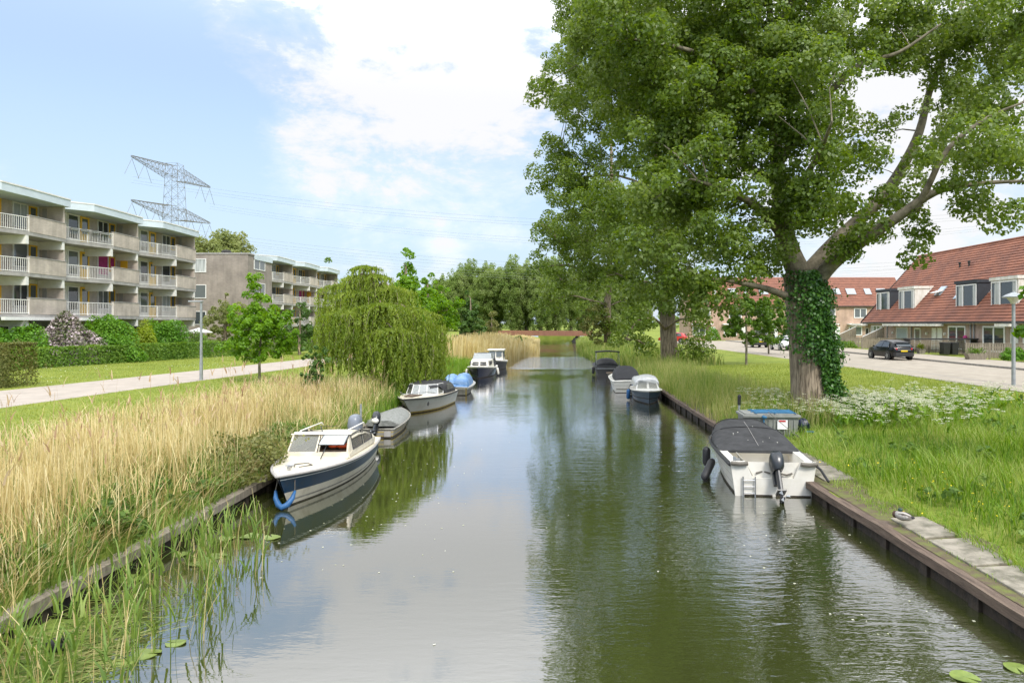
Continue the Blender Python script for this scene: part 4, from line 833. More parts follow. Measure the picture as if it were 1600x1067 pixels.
def L3():
    h = Hull(5.3, 1.95, .62, .72, tr=.92, rake=1.0, full=2.3, wl=.80)
    t = thing('speedboat', 'white speedboat with a dark folding hood and pale windscreen on the left bank', 'boat', (-5.48, 33.1, 0), PI-.125)
    h.skin([(0,0),(.10,1),(.12,0),(.45,0),(.475,3),(.49,0),(.86,2),(.95,4)]).build('hull', [M['gelcoat'], M['concrete'], M['yellowline'], M['dirtywhite'], M['boot']], t, smooth='auto')
    h.deck(.0, 1, .0, .06, .0, 20).build('deck', M['cream'], t, smooth='auto')
    h.rail(.03, -.01).build('rubbing_strake', M['darkplastic'], t, smooth=True)
    b = MB(); b.extr([(-.3,3.7,.74),(.3,3.7,.74),(.18,4.7,.765),(-.18,4.7,.765)], (0,0,.03)); b.build('deck_hatch', M['wood'], t)
    # wrap windscreen
    ps = [(-.80,2.3),(-.72,2.85),(-.35,3.3),(.0,3.38),(.35,3.3),(.72,2.85),(.80,2.3)]
    for i in range(6):
        (xa, ya), (xb_, yb) = ps[i], ps[i+1]; o = [(xa,ya,.70),(xb_,yb,.70),(xb_*.88,yb-.26,1.12),(xa*.88,ya-.26,1.12)]
        fr = MB(); fr.tube([Vector(p) for p in o]+[Vector(o[0])], .022, 6); f = fr.build('windscreen_frame', M['white'], t)
        g = MB(); g.extr(o, (0,.006,.004)); g.build('pane', M['screen'] if i in (1,2,3) else M['clearpane'], f)
    hood = [(0.45,.30,.86),(.75,.50,.88),(1.3,.58,.88),(2.0,.58,.86),(2.6,.53,.80),(3.02,.46,.50)]; rings = []
    for y, hh, w_ in hood:
        zz = h.z(y/h.L); rings.append([(w_*math.copysign(abs(math.cos(a))**.6, math.cos(a)), y, zz+.02+hh*abs(math.sin(a))**.6) for a in np.linspace(0 if y < 2.2 else .5, PI if y < 2.2 else PI-.5, 13)])
    b = MB(); b.loft(rings, caps=True); hd = b.build('canvas_hood', M['tarp'], t, smooth='auto')
    b = MB()
    for sgn in (1,-1): b.extr([(sgn*.885,.8,.78),(sgn*.885,1.9,.80),(sgn*.84,1.9,1.08),(sgn*.84,1.15,1.05)], (sgn*.012,0,0))
    b.build('hood_window', M['clearpane'], hd)
    b = MB()
    for sgn in (1,-1): b.tube([(sgn*.75,3.3,.78),(sgn*.6,4.0,.90),(sgn*.2,5.0,.92),(0,5.15,.92)], .014, 6)
    b.build('bow_rail', M['steel'], t, smooth=True)
    b = MB()
    for sgn in (1,-1): b.lathe([(.09,-.01),(.09,.02)], (sgn*.70,4.15,.42), 10, axis='x')
    b.build('emblem', M['darkplastic'], t)
    outboard(t, -.02, .58, M['engine'], .7, .95)
L3()
def L4():
    h = Hull(4.2, 1.65, .42, .55, tr=.86, rake=.3, full=2.6)
    t = thing('open_boat', 'small white boat heaped with light blue tarpaulin on the left bank', 'boat', (-5.25, 36.2, 0), .0)
    h.skin([(0,0),(.22,1),(.9,2)]).build('hull', [M['cream'], M['oldgrp'], M['boot']], t, smooth='auto')
    h.well(.02, .97, .12, .15).build('inside', M['cream'], t); h.rail(.03).build('gunwale', M['gelcoat'], t, smooth=True)
    # two humps of tarp with a sag between
    def hump(x0, y0, y1, w_, hh, nm):
        rings = []
        for k in range(9):
            y = y0+(y1-y0)*k/8; e = math.sin(PI*min(max((k+.6)/9.2,0),1))**.5
            rings.append([(x0+w_*math.copysign(abs(math.cos(a))**.75, math.cos(a))*(1+.06*math.sin(k*2.1+a*4)), y, .40+hh*e*abs(math.sin(a))**.7*(1+.08*math.sin(3*a+k))) for a in np.linspace(0, PI, 13)])
        b = MB(); b.loft(rings, caps=True); return b.build(nm, M['bluetarp'], t, smooth=True)
    hump(-.36, .35, 2.5, .36, .62, 'tarpaulin'); hump(.26, .3, 2.9, .42, .66, 'tarpaulin')
    b = MB(); b.loft([[(-.72,.12,.44),(-.3,.05,.50),(.1,.06,.46),(.62,.15,.44)],[(-.66,.5,.58),(-.25,.5,.70),(.1,.5,.6),(.66,.5,.6)]]); b.build('tarp_flap', M['bluetarp'], t, smooth=True)
    b = MB(); b.box(.58,.64,-.03,-.004,.02,.4); b.build('stern_strip', M['yellowline'], t)
    outboard(t, 0, .5, M['engine'], .3, .8, -.55)
L4()
def cabinboat(name, label, loc, rz, hm, L, B, wheel=False):
    h = Hull(L, B, .58, .85, tr=.85, rake=.5, full=2.7)
    t = thing(name, label, 'boat', loc, rz)
    h.skin([(0,0),(.06,1),(.12,0),(.94,2)]).build('hull', [hm, M['gelcoat'], M['boot']], t, smooth='auto')
    h.deck(0, 1, 0, .05, 0, 16).build('deck', M['gelcoat'], t, smooth='auto'); h.rail(.035).build('rubbing_strake', M['gelcoat'], t, smooth=True)
    def cab(y0, y1, w0, w1, z0, z1, rake, nm, m):
        b = MB(); b.loft([[(-w0,y0,z0),(-w0*.92,y0+.08,z1),(w0*.92,y0+.08,z1),(w0,y0,z0)],[(-w1,y1,z0),(-w1*.9,y1-rake,z1),(w1*.9,y1-rake,z1),(w1,y1,z0)]], caps=True); return b.build(nm, m, t, bevel=.03)
    z = .66
    if not wheel:
        c = cab(2.4, 4.75, .84, .66, z, 1.22, .18, 'cabin', M['gelcoat'])
        for x0, x1 in ((-.50,-.06),(.06,.50)):
            b = MB(); b.extr([(x0,4.72,.86),(x1,4.72,.86),(x1*.95,4.635,1.10),(x0*.95,4.635,1.10)], (0,.012,.004)); f = b.build('window', M['dark'], c)
            b = MB(); b.box(x0,x1,4.695,4.71,.955,.985); b.build('window_bar', M['gelcoat'], f)
        for sgn in (1,-1):
            b = MB(); b.extr([(sgn*.70,3.5,.88),(sgn*.66,4.3,.88),(sgn*.64,4.2,1.12),(sgn*.70,3.5,1.12)], (sgn*.09,0,0)); b.build('window', M['dark'], c)
        ps = [(-.78,1.9),(-.66,2.75),(.66,2.75),(.78,1.9)]
        for i in range(3):
            (xa, ya), (xb_, yb) = ps[i], ps[i+1]; o = [(xa,ya,1.22),(xb_,yb,1.22),(xb_*.9,yb-.28,1.62),(xa*.9,ya-.28,1.62)]
            fr = MB(); fr.tube([Vector(p) for p in o]+[Vector(o[0])], .022, 6); f = fr.build('windscreen_frame', M['galv'], t); g = MB(); g.extr(o, (0,.006,.004)); g.build('pane', M['screen'], f)
        rings = [[(w_*math.copysign(abs(math.cos(a))**.6, math.cos(a)), y, .64+hh*abs(math.sin(a))**.6) for a in np.linspace(0, PI, 11)] for y, hh, w_ in ((.4,.6,.8),(.7,.95,.84),(1.6,1.03,.84),(2.3,1.02,.72))]
        b = MB(); b.loft(rings, caps=True); b.build('canvas_hood', M['tarp2'], t, smooth='auto')
        b = MB(); b.tube([(-.7,4.8,.72),(-.5,5.3,1.0),(0,5.75,1.05),(.5,5.3,1.0),(.7,4.8,.72)], .016, 6); b.build('bow_rail', M['steel'], t, smooth=True)
        fender(t, (-h.bg(.55)-.1, 3.0, .62), (-h.bg(.55)-.2, 2.95, .08), .10, M['gelcoat']); fender(t, (h.bg(.7)+.05, 4.3, .6), (h.bg(.7)+.1, 4.3, .1), .09, M['gelcoat'])
    else:
        c = cab(1.6, 3.4, .68, .62, .6, 1.58, .16, 'wheelhouse', M['gelcoat'])
        b = MB(); b.box(-.72,.72,1.5,3.45,1.585,1.66); b.build('wheelhouse_roof', M['gelcoat'], c)
        for sgn in (1,-1):
            b = MB(); b.extr([(sgn*.655,2.0,1.0),(sgn*.64,3.0,1.0),(sgn*.60,2.95,1.45),(sgn*.62,2.0,1.45)], (sgn*.05,0,0)); b.build('window', M['glass2'], c)
        for x0, x1 in ((-.50,-.05),(.05,.50)):
            b = MB(); b.extr([(x0,3.36,1.05),(x1,3.36,1.05),(x1,3.27,1.48),(x0,3.27,1.48)], (0,.04,0)); b.build('window', M['glass2'], c)
        b = MB(); b.extr([(-.5,1.6,1.0),(.5,1.6,1.0),(.5,1.67,1.45),(-.5,1.67,1.45)], (0,-.012,0)); b.build('window', M['glass2'], c)
        b = MB(); b.tube([(-.5,3.9,.74),(-.4,4.3,1.0),(0,4.8,1.05),(.4,4.3,1.0),(.5,3.9,.74)], .016, 6); b.build('bow_rail', M['steel'], t, smooth=True)
    return t, h
cabinboat('cabin_boat', 'dark navy boat with white cabin and black hood on the left bank', (-5.25, 53.0, 0), PI, M['darknavy'], 6.0, 2.05)
cabinboat('wheelhouse_boat', 'farthest boat on the left bank, white with a small wheelhouse', (-4.85, 60.5, 0), PI, M['darkplastic'], 5.0, 1.75, True)
def R2():
    h = Hull(4.3, 1.5, .50, .66, tr=.85, rake=.3, full=2.6)
    t = thing('small_cruiser', 'small blue grey and white boat under a crumpled clear plastic cover on the right bank', 'boat', (4.75, 36.2, 0), PI-.06)
    h.skin([(0,0),(.10,1),(.55,2),(.62,1),(.92,2)]).build('hull', [M['gelcoat'], M['bluegrey'], M['boot']], t, smooth='auto')
    h.deck(0, 1, 0, .05, 0, 16).build('deck', M['gelcoat'], t, smooth='auto'); h.rail(.03).build('rubbing_strake', M['gelcoat'], t, smooth=True)
    b = MB(); b.loft([[(-.62,1.0,.56),(-.55,1.1,1.0),(.55,1.1,1.0),(.62,1.0,.56)],[(-.58,3.1,.6),(-.46,2.75,1.02),(.46,2.75,1.02),(.58,3.1,.6)]], caps=True); c = b.build('cabin', M['gelcoat'], t, bevel=.04)
    for x0, x1 in ((-.48,-.08),(.04,.50)):
        b = MB(); b.extr([(x0,3.05,.68),(x1,3.05,.68),(x1*.86,2.82,.96),(x0*.86,2.82,.96)], (0,.014,.01)); b.build('window', M['clearpane'], c)
    rings = [[(w_*math.copysign(abs(math.cos(a))**.7, math.cos(a)), y+.05*math.sin(a*7), .74+hh*abs(math.sin(a))**.7*(1+.07*math.sin(a*5+y*6))) for a in np.linspace(0, PI, 17)] for y, hh, w_ in ((.4,.25,.66),(.9,.44,.68),(1.6,.46,.66),(2.3,.44,.62),(2.85,.34,.56))]
    b = MB(); b.loft(rings, caps=True); b.build('plastic_cover', mat('clear_plastic', (.70,.69,.66), .25, var=.15, scale=5, bump=.8, bscale=9), t, smooth=True)
    fender(t, (-h.bg(.3)+1.5+.12, 2.2, .55), (-h.bg(.3)+1.5+.14, 2.2, .05), .10, M['blue'])
R2()
def R3():
    h = Hull(5.0, 1.8, .62, .78, tr=.96, rake=.4, full=2.7)
    t = thing('covered_speedboat', 'white boat with a domed black canvas behind the plastic covered boat, right bank', 'boat', (4.15, 37.6, 0), .0)
    h.skin([(0,0),(.30,0),(.33,1),(.36,0),(.95,2)]).build('hull', [M['gelcoat'], M['concrete'], M['boot']], t, smooth='auto')
    h.deck(0, 1, 0, .04, 0, 14).build('deck', M['gelcoat'], t); h.rail(.03).build('rubbing_strake', M['dirtywhite'], t, smooth=True)
    h.cover([(.12,.12,.80),(.2,.50,.80),(.3,.68,.78),(.45,.72,.76),(.6,.55,.75),(.75,.2,.8)], 3.0).build('canvas_cover', M['tarp2'], t, smooth='auto')
    b = MB(); b.box(-.7,.75,-.02,.0,.20,.24); b.build('transom_line', M['oldgrp'], t)
    fender(t, (.25,-.12,.55), (.25,-.14,.06), .10, M['blue'], 'blue fender hanging on the stern')
    fender(t, (.10,-.1,.5), (.10,-.12,.08), .08, M['black'])
R3()
def R4():
    h = Hull(5.2, 1.95, .62, .8, tr=.93, rake=.4, full=2.7)
    t = thing('black_sloop', 'black boat with a raised sun canopy, farthest on the right bank', 'boat', (4.05, 50.2, 0), .02)
    h.skin([(0,0),(.12,1),(.2,0),(.95,0)]).build('hull', [M['darkplastic'], M['galv']], t, smooth='auto')
    h.deck(0, 1, 0, .03, 0, 14).build('deck', M['slate'], t); h.rail(.04).build('rubbing_strake', M['black'], t, smooth=True)
    h.cover([(.16,.25,.82),(.24,.48,.8),(.4,.55,.78),(.62,.40,.75)], 2.6).build('seat_cover', M['tarp'], t, smooth='auto')
    b = MB()
    for y in (.5,1.6): b.tube([(-.86,y,.62),(-.84,1.05+(y-1.05)*.4,1.72),(.84,1.05+(y-1.05)*.4,1.72),(.86,y,.62)], .024, 6)
    b.build('canopy_frame', M['galv'], t, smooth=True)
    b = MB(); b.loft([[(x,y,1.74+.06*(1-(x/.88)**2)) for x in np.linspace(-.9,.9,9)] for y in (.6,1.0,1.5)]); o = b.build('canopy', M['tarp2'], t, smooth=True); m_ = o.modifiers.new('thick', 'SOLIDIFY'); m_.thickness = .09
    fender(t, (-h.bg(.2)-.1,.9,.6), (-h.bg(.2)-.12,.9,.05), .11, M['black'])
    h = Hull(2.6, 1.15, .28, .42, tr=.8, rake=.2, full=2.6)
    t = thing('dinghy', 'dark weathered dinghy tied in front of the black canopy boat', 'boat', (4.35, 49.6, 0), PI)
    h.skin([(0,0),(.4,1)]).build('hull', [M['oldgrp'], M['boot']], t, smooth='auto'); h.well(.03, .92, .08, .06).build('inside', M['oldgrp'], t); h.rail(.03).build('gunwale', M['wood'], t, smooth=True)
    b = MB(); b.box(-.5,.5,.8,1.05,.24,.27); b.box(-.46,.46,1.6,1.8,.27,.30); b.build('thwart', M['wood'], t)
R4()
# ------------------------------------------------------------------ things on the banks
def bank_box():
    base = (6.55, 20.9, ground_z(6.55, 20.5)); t = thing('storage_box', 'grey plastic storage box with blue rope on its lid beside the covered boat', 'storage box', base, -.06)
    b = MB(); z0, z1 = -.12, .62; w0, w1, d0, d1 = .74, .80, .44, .48
    b.loft([[(-w0,-d0,z0),(w0,-d0,z0),(w0,d0,z0),(-w0,d0,z0)],[(-w1,-d1,z1),(w1,-d1,z1),(w1,d1,z1),(-w1,d1,z1)]], True, True)
    for i in range(10):
        x = -.68+i*.15; b.box(x-.018,x+.018,-d1-.022,-d1+.03,z0+.1,z1-.06)
    b.build('body', M['boxgrey'], t)
    b = MB(); b.box(-.85,.85,-.54,.54,.622,.70); b.box(-.78,.78,-.46,.46,.702,.73); b.build('lid', M['boxgrey'], t, bevel=.02)
    b = MB()
    for i in range(7): y = -.38+i*.125; b.tube([(-.5+.05*math.sin(i*2),y,.745),(-.1,y+.07*math.sin(i),.752),(.3,y-.06*math.sin(i*1.7),.752),(.74,y-.03,.745)], .013, 5)
    for x in (-.45,.1,.7): b.tube([(x,-.5,.75),(x+.05,.45,.752)], .017, 5)
    b.build('blue_netting', M['bluerope'], t)
    b = MB(); b.tube([(-.25,-.56,.70),(-.24,-.54,.1)], .022, 5); b.tube([(-.3,-.58,.66),(-.18,-.58,.63)], .045, 6); b.build('blue_rope', M['bluerope'], t)
    b = MB(); b.box(.16,.46,-.525,-.515,.28,.56); f = b.build('notice', M['paper'], t)
    b = MB(); b.box(.20,.40,-.53,-.526,.50,.55); b.build('notice_heading', M['red'], f)
    p = thing('rubbish_bag', 'crumpled dark blue bag on the grass at the right end of the storage box', 'bag', (7.62, 20.9, ground_z(7.62,20.9)))
    b = MB(); rings = []
    for i in range(8):
        a = -PI/2+PI*i/7; rings.append([((.20+.04*math.sin(j*2.3+i))*max(math.cos(a),.03)*math.cos(2*PI*j/14), (.18+.04*math.cos(j*3.1-i))*max(math.cos(a),.03)*math.sin(2*PI*j/14), .19+.21*math.sin(a)+.02*math.sin(j*1.7)) for j in range(14)])
    b.loft(rings, True, True); b.build('bag_body', M['bag'], p, smooth='auto'); b = MB(); b.ball((.12,-.25,.03), (.16,.10,.03), 8); b.build('loose_end', M['blue'], p)
    sagrope('mooring_line', (7.05,19.6,.55), (6.4,20.38,1.18), .02, .010, M['rope'], 'thin rope stretched from the storage box lid to the grass')
bank_box()
def pole(name, x, y, z0, z1, r, label, capm=None, m='galv'):
    t = thing(name, label, 'post', (x, y, z0)); MB().tube([(0,0,-.3),(0,0,z1-z0)], r, 10).build('post', M[m], t, smooth='auto')
    if capm: MB().lathe([(r*1.5,z1-z0-.28),(r*1.5,z1-z0+.02),(r*.6,z1-z0+.06)], (0,0,0), 10).build('cap', M[capm], t)
p = G(1159, 668, .40); pole('mooring_post', 6.15, 22.6, .38, 1.40, .04, 'pale mooring post with a black cap behind the covered boat', 'black')
pole('mooring_pole', -6.3, 22.3, -.2, 1.18, .035, 'thin grey steel mooring pole beside the grey outboard on the left bank')
def duck():
    t = thing('duck', 'mallard drake sleeping with its head tucked back on the timber beam', 'duck', (5.92, 11.55, .47), .5)
    b = MB(); rings = []
    for y, w_, h_, z in ((-.26,.01,.01,.11),(-.20,.05,.035,.105),(-.12,.09,.07,.10),(0,.115,.10,.10),(.10,.105,.095,.105),(.17,.07,.07,.115),(.20,.03,.03,.12)):
        rings.append([(w_*math.cos(a), y, z+h_*math.sin(a)) for a in [2*PI*j/14 for j in range(14)]])
    b.loft(rings, True, True); b.build('body', mat('duck_grey', (.42,.39,.35), .8, var=.25, scale=40), t, smooth=True)
    b = MB(); b.ball((0,.185,.105), (.085,.075,.085), 12); b.build('breast', mat('duck_brown', (.075,.04,.025), .8), t, smooth=True)
    b = MB(); b.ball((.0,.08,.225), (.043,.055,.045), 12); hd = b.build('head', mat('duck_green', (.012,.05,.03), .35), t, smooth=True)
    b = MB(); b.ball((.012,.02,.205), (.02,.045,.012), 8); b.build('bill', M['yellowline'], hd, smooth=True)
    b = MB()
    for sgn in (1,-1): b.loft([[(sgn*.095,.08,.14),(sgn*.10,.05,.17)],[(sgn*.112,-.02,.09),(sgn*.085,-.05,.185)],[(sgn*.075,-.16,.10),(sgn*.04,-.18,.16)],[(sgn*.02,-.25,.13),(sgn*.01,-.25,.14)]])
    b.build('wing', mat('duck_wing', (.20,.17,.145), .8, var=.3, scale=25), t, smooth=True); t.scale = (.76,.76,.76)
    b = MB(); b.ball((0,-.21,.125), (.045,.06,.03), 8); b.build('tail', M['dark'], t, smooth=True)
duck()
def coot():
    t = thing('coot', 'black coot with a white bill sitting among the floating reeds at lower left', 'bird', (-5.72, 7.85, .04), -1.9)
    b = MB(); rings = [[(w_*math.cos(a), y, z+h_*math.sin(a)) for a in [2*PI*j/12 for j in range(12)]] for y, w_, h_, z in ((-.17,.01,.01,.09),(-.10,.07,.05,.08),(0,.09,.08,.07),(.09,.07,.07,.08),(.14,.03,.04,.11))]
    b.loft(rings, True, True); b.tube([(0,.09,.10),(0,.14,.17),(0,.155,.205)], [.045,.034,.034], 10); b.ball((0,.165,.215), (.034,.042,.034), 10)
    b.build('body', mat('coot_black', (.012,.013,.016), .6), t, smooth=True)
    b = MB(); b.ball((0,.205,.222), (.014,.022,.018), 8); b.tube([(0,.20,.21),(0,.245,.20)], [.014,.004], 8); b.build('bill', M['paper'], t, smooth=True)
coot()
# ------------------------------------------------------------------ lily pads
def lily(x, y, r, label):
    b = MB(); n = 18; vs = [(0,0,.012)]
    for j in range(n):
        a = .22+(2*PI-.44)*j/(n-1); rr = r*(1+.05*math.sin(3*a)); vs.append((rr*math.cos(a)*1.15, rr*math.sin(a), .014+.012*math.sin(2*a+x)))
    R = Matrix.Rotation(RNG.uniform(0, 6.28), 3, 'Z'); vs = [tuple(R @ Vector(v)) for v in vs]
    b.add(vs, [(0,j,j+1) for j in range(1, n)]); o = b.build('lily_pad', M['lily']); o.location = (x, y, 0); m_ = o.modifiers.new('thick', 'SOLIDIFY'); m_.thickness = .008
    tag(o, label, 'lily pad', 'lily pads floating on the canal')
for px, py, r, lb in ((425,840,.14,'pale lily pad nearest the bow of the cream cruiser'), (390,838,.15,'lily pad second from the bow of the cream cruiser'), (355,841,.14,'lily pad beside a reed shoot, third from the cream cruiser'),
        (338,869,.15,'lily pad above the lowest of the open water pads left'), (313,880,.15,'lily pad lying at the edge of the left reed shoots'), (283,866,.13,'lily pad half hidden among reed shoots by the left edging'), (207,905,.15,'lily pad between reed stems below the timber edging'),
        (70,980,.24,'large lily pad beside the coot'), (115,978,.26,'large bright lily pad right of the coot'), (230,1022,.13,'ragged lily pad in the shallow reeds near the bottom edge'), (275,1005,.10,'small lily pad on open water among sparse reeds'), (195,1035,.11,'yellowish lily pad near the bottom left edge'),
        (1508,1059,.13,'lone lily pad on the right at the bottom edge'), (1588,1044,.12,'lily pad in the bottom right corner')):
    p = G(px, py, 0); lily(p.x, p.y, r, lb)
# ------------------------------------------------------------------ street furniture and cars
def lamp_left():
    t = thing('street_lamp', 'grey street lamp with a flat side arm beside the footpath on the left', 'street lamp', (-17.55, 34.0, 1.0))
    MB().tube([(0,0,0),(0,0,3.9)], [.07,.055], 10).build('pole', M['galv'], t, smooth='auto'); MB().tube([(0,0,0),(0,0,.9)], .08, 10).build('pole_base', M['galv'], t, smooth='auto')
    MB().box(-.62,.08,-.10,.10,3.88,3.95).build('lamp_head', M['galv'], t, bevel=.02)
lamp_left()
def lamp_right():
    t = thing('street_lamp', 'grey street lamp with a wide disc hood beside the street at the right edge', 'street lamp', (20.75, 30.8, 1.0))
    MB().tube([(0,0,0),(0,0,3.75)], [.085,.07], 12).build('pole', M['galv'], t, smooth='auto')
    MB().lathe([(.10,3.7),(.14,3.8),(.28,3.98),(.24,4.0)], (0,0,0), 20).build('lamp_bowl', M['dirtywhite'], t, smooth='auto')
    MB().lathe([(.44,3.98),(.45,4.02),(.30,4.12),(.06,4.22),(.05,4.27)], (0,0,0), 24).build('lamp_hood', M['galv'], t, smooth='auto')
lamp_right()
def car(paint, label, loc, rz, group='cars parked along the street'):
    """a small crossover; front at +y"""
    t = thing('parked_car', label, 'car', loc, rz, group); L = 4.2
    # stations: y, half width at sill/belt, bonnet or belt height, roof height, roof half width
    st = [(-2.10,.70,.50,.82,.82,.55),(-2.02,.82,.36,.98,1.02,.62),(-1.80,.88,.30,1.02,1.30,.60),(-1.45,.90,.26,1.0,1.45,.60),(-.6,.905,.24,.98,1.55,.62),(.2,.905,.24,.96,1.52,.61),(.75,.90,.24,.95,1.30,.60),(1.15,.89,.25,.94,1.0,.66),(1.6,.86,.28,.88,.92,.60),(1.95,.78,.34,.74,.80,.5),(2.10,.62,.42,.62,.66,.4)]
    b = MB(); rings = []
    for y, hw, zs, zb, zr, rw in st:
        rings.append([(-hw*.94,y,zs),(-hw,y,(zs+zb)/2),(-hw*.97,y,zb),(-rw-.02,y,zr-.05),(-rw*.6,y,zr),(rw*.6,y,zr),(rw+.02,y,zr-.05),(hw*.97,y,zb),(hw,y,(zs+zb)/2),(hw*.94,y,zs)])
    b.loft(rings, True, True); bd = b.build('body', paint, t, smooth='auto')
    def quad(pts, m, nm, d): b = MB(); b.extr(pts, d); return b.build(nm, m, t)
    for sgn in (1,-1):
        def sx(z): return sgn*(.885-.27*(z-.98)/.52+.006)
        quad([(sx(1.0),-1.42,1.0),(sx(1.0),-.42,1.0),(sx(1.44),-.48,1.44),(sx(1.38),-1.25,1.38)], M['glass'], 'rear_side_window', (sgn*.012,0,0))
        quad([(sx(1.0),-.36,1.0),(sx(1.0),.78,.99),(sx(1.28),.55,1.25),(sx(1.44),.05,1.43),(sx(1.46),-.40,1.45)], M['glass'], 'front_side_window', (sgn*.012,0,0))
        b = MB(); b.box(sgn*.93,sgn*1.05,.58,.72,.98,1.10); b.build('wing_mirror', paint, t, bevel=.02)
        b = MB(); b.extr([(sgn*.55,-2.075,.80),(sgn*.80,-1.99,.80),(sgn*.79,-1.97,.96),(sgn*.52,-2.05,.93)], (0,-.035,0)); b.build('tail_light', M['redlamp'], t)
        b = MB(); b.extr([(sgn*.45,2.06,.62),(sgn*.72,1.93,.66),(sgn*.72,1.90,.76),(sgn*.45,2.0,.72)], (0,.03,.01)); b.build('headlight', M['paper'], t)
        for yy in (-1.30, 1.32):
            b = MB(); b.lathe([(.20,-.11),(.31,-.11),(.335,-.06),(.335,.06),(.31,.11),(.20,.11)], (sgn*.80,yy,.335), 20, axis='x'); w_ = b.build('tyre', M['tyre'], t, smooth='auto')
            b = MB()
            for k in range(5):
                a = 2*PI*k/5; b.extr([(sgn*.918,yy+.03*math.cos(a+1.5),.335+.03*math.sin(a+1.5)),(sgn*.918,yy+.2*math.cos(a+.18),.335+.2*math.sin(a+.18)),(sgn*.918,yy+.2*math.cos(a-.18),.335+.2*math.sin(a-.18)),(sgn*.918,yy+.03*math.cos(a-1.5),.335+.03*math.sin(a-1.5))], (sgn*.012,0,0))
            b.lathe([(.205,.0),(.215,.0),(.215,.02),(.205,.02)], (sgn*.905,yy,.335), 20, axis='x'); b.build('rim', M['alloy'], w_)
            b = MB(); b.lathe([(.36,-.02),(.385,-.02),(.385,.02),(.36,.02)], (sgn*.895,yy,.335), 20, axis='x'); b.build('wheel_arch', M['darkplastic'], t)
    quad([(-.56,-2.03,1.06),(.56,-2.03,1.06),(.50,-1.80,1.33),(-.50,-1.80,1.33)], M['glass'], 'rear_window', (0,-.03,.012))
    quad([(-.60,1.10,1.03),(.60,1.10,1.03),(.52,.42,1.44),(-.52,.42,1.44)], M['glass'], 'windscreen', (0,.03,.03))
    b = MB(); b.box(-.62,.62,-1.98,-1.78,1.385,1.42); b.build('roof_spoiler', paint, t, bevel=.015)
    b = MB(); b.loft([[(-.80,-2.02,.28),(.80,-2.02,.28),(.84,-2.0,.56),(-.84,-2.0,.56)],[(-.66,-2.16,.30),(.66,-2.16,.30),(.70,-2.16,.56),(-.70,-2.16,.56)]], True, True); b.build('rear_bumper', M['darkplastic'], t, bevel=.02)
    b = MB(); b.box(-.26,.26,-2.13,-2.105,.66,.77); b.build('number_plate', M['plate'], t)
    b = MB(); b.box(-.50,.50,-2.115,-2.10,.78,.81); b.build('chrome_strip', M['steel'], t)
    b = MB(); b.loft([[(-.74,2.0,.3),(.74,2.0,.3),(.74,1.98,.56),(-.74,1.98,.56)],[(-.55,2.13,.32),(.55,2.13,.32),(.5,2.12,.52),(-.5,2.12,.52)]], True, True); b.build('front_bumper', M['darkplastic'], t, bevel=.02)
    return t
car(M['carblack'], 'black crossover parked on the street in front of the timber fences', (26.75, 54.3, 1.008), .03)
car(M['carwhite'], 'white car parked just left of the ivy covered trunk', (24.6, 73.0, 1.008), PI+.0)
car(M['carblack'], 'dark car parked behind the white car, seen under the street tree', (24.3, 82.0, 1.008), 0.0)
car(M['carred'], 'red car glimpsed behind the second poplar trunk', (17.6, 100.5, 1.02), 1.2)
def fence(x0, x1, y, label, h=1.15, step=.13, z=1.11):
    t = thing('garden_fence', label, 'fence', (x0, y, z), 0, 'timber fences between the front gardens'); n = int((x1-x0)/1.8)+1; b = MB()
    for i in range(int((x1-x0)/step)): x = i*step; b.box(x, x+.085, -.03+.0*i, -.008, .06, h-.03+RNG.normal(0,.006))
    for zz in (.3, .9): b.box(0, x1-x0, -.006, .035, zz-.04, zz+.04)
    b.build('boards', M['fencewood'], t); 
    for i in range(n+1): MB().box(min(i*1.8,x1-x0)-.05, min(i*1.8,x1-x0)+.05, -.05, .05, 0, h+.05).build('post', M['greywood'], t)
    MB().box(-.05,x1-x0+.05,-.06,.06,h-.028,h+.02).build('top_rail', M['fencewood'], t)
fence(31.4, 37.5, 52.0, 'timber fence nearest the lamp post on the right, left of round shrubs', 1.2)
fence(32.5, 37.5, 62.4, 'timber fence beside the black bins, right of the black car')
fence(32.9, 37.6, 72.8, 'timber fence directly behind the black car roof')
fence(33.0, 37.6, 78.0, 'timber fence left of the black car at the row end')
def screen_panel(x0, x1, y, label):
    t = thing('privacy_screen', label, 'fence', (x0, y, 1.1)); b = MB(); n = 14
    for i in range(n):
        a, c = (x1-x0)*i/n, (x1-x0)*(i+.86)/n; za, zc = 1.2+1.15*i/n, 1.2+1.15*(i+.86)/n; b.extr([(a,0,0),(c,0,0),(c,0,zc),(a,0,za)], (0,.04,0))
    b.build('boards', M['fencewood'], t); MB().extr([(0,-.02,1.2),(x1-x0,-.02,2.35),(x1-x0,-.02,2.42),(0,-.02,1.27)], (0,.08,0)).build('top_rail', M['white'], t)
screen_panel(35.4, 37.9, 78.2, 'slanted timber privacy screen rising towards the end house wall'); screen_panel(36.4, 38.8, 87.5, 'slanted timber privacy screen farther back, left of the end house')
def bin_(x, y, label, m='dark'):
    t = thing('wheelie_bin', label, 'bin', (x, y, 1.12)); b = MB(); b.loft([[(-.24,-.28,0),(.24,-.28,0),(.24,.28,0),(-.24,.28,0)],[(-.29,-.36,1.0),(.29,-.36,1.0),(.29,.36,1.0),(-.29,.36,1.0)]], True, True); b.build('body', M['darkplastic'], t)
    b = MB(); b.box(-.31,.31,-.38,.38,1.003,1.06); b.build('lid', M['darkplastic'], t, bevel=.02)
    for sgn in (1,-1): MB().lathe([(.1,-.03),(.1,.03)], (sgn*.25,.3,.1), 10, axis='x').build('wheel', M['tyre'], t)
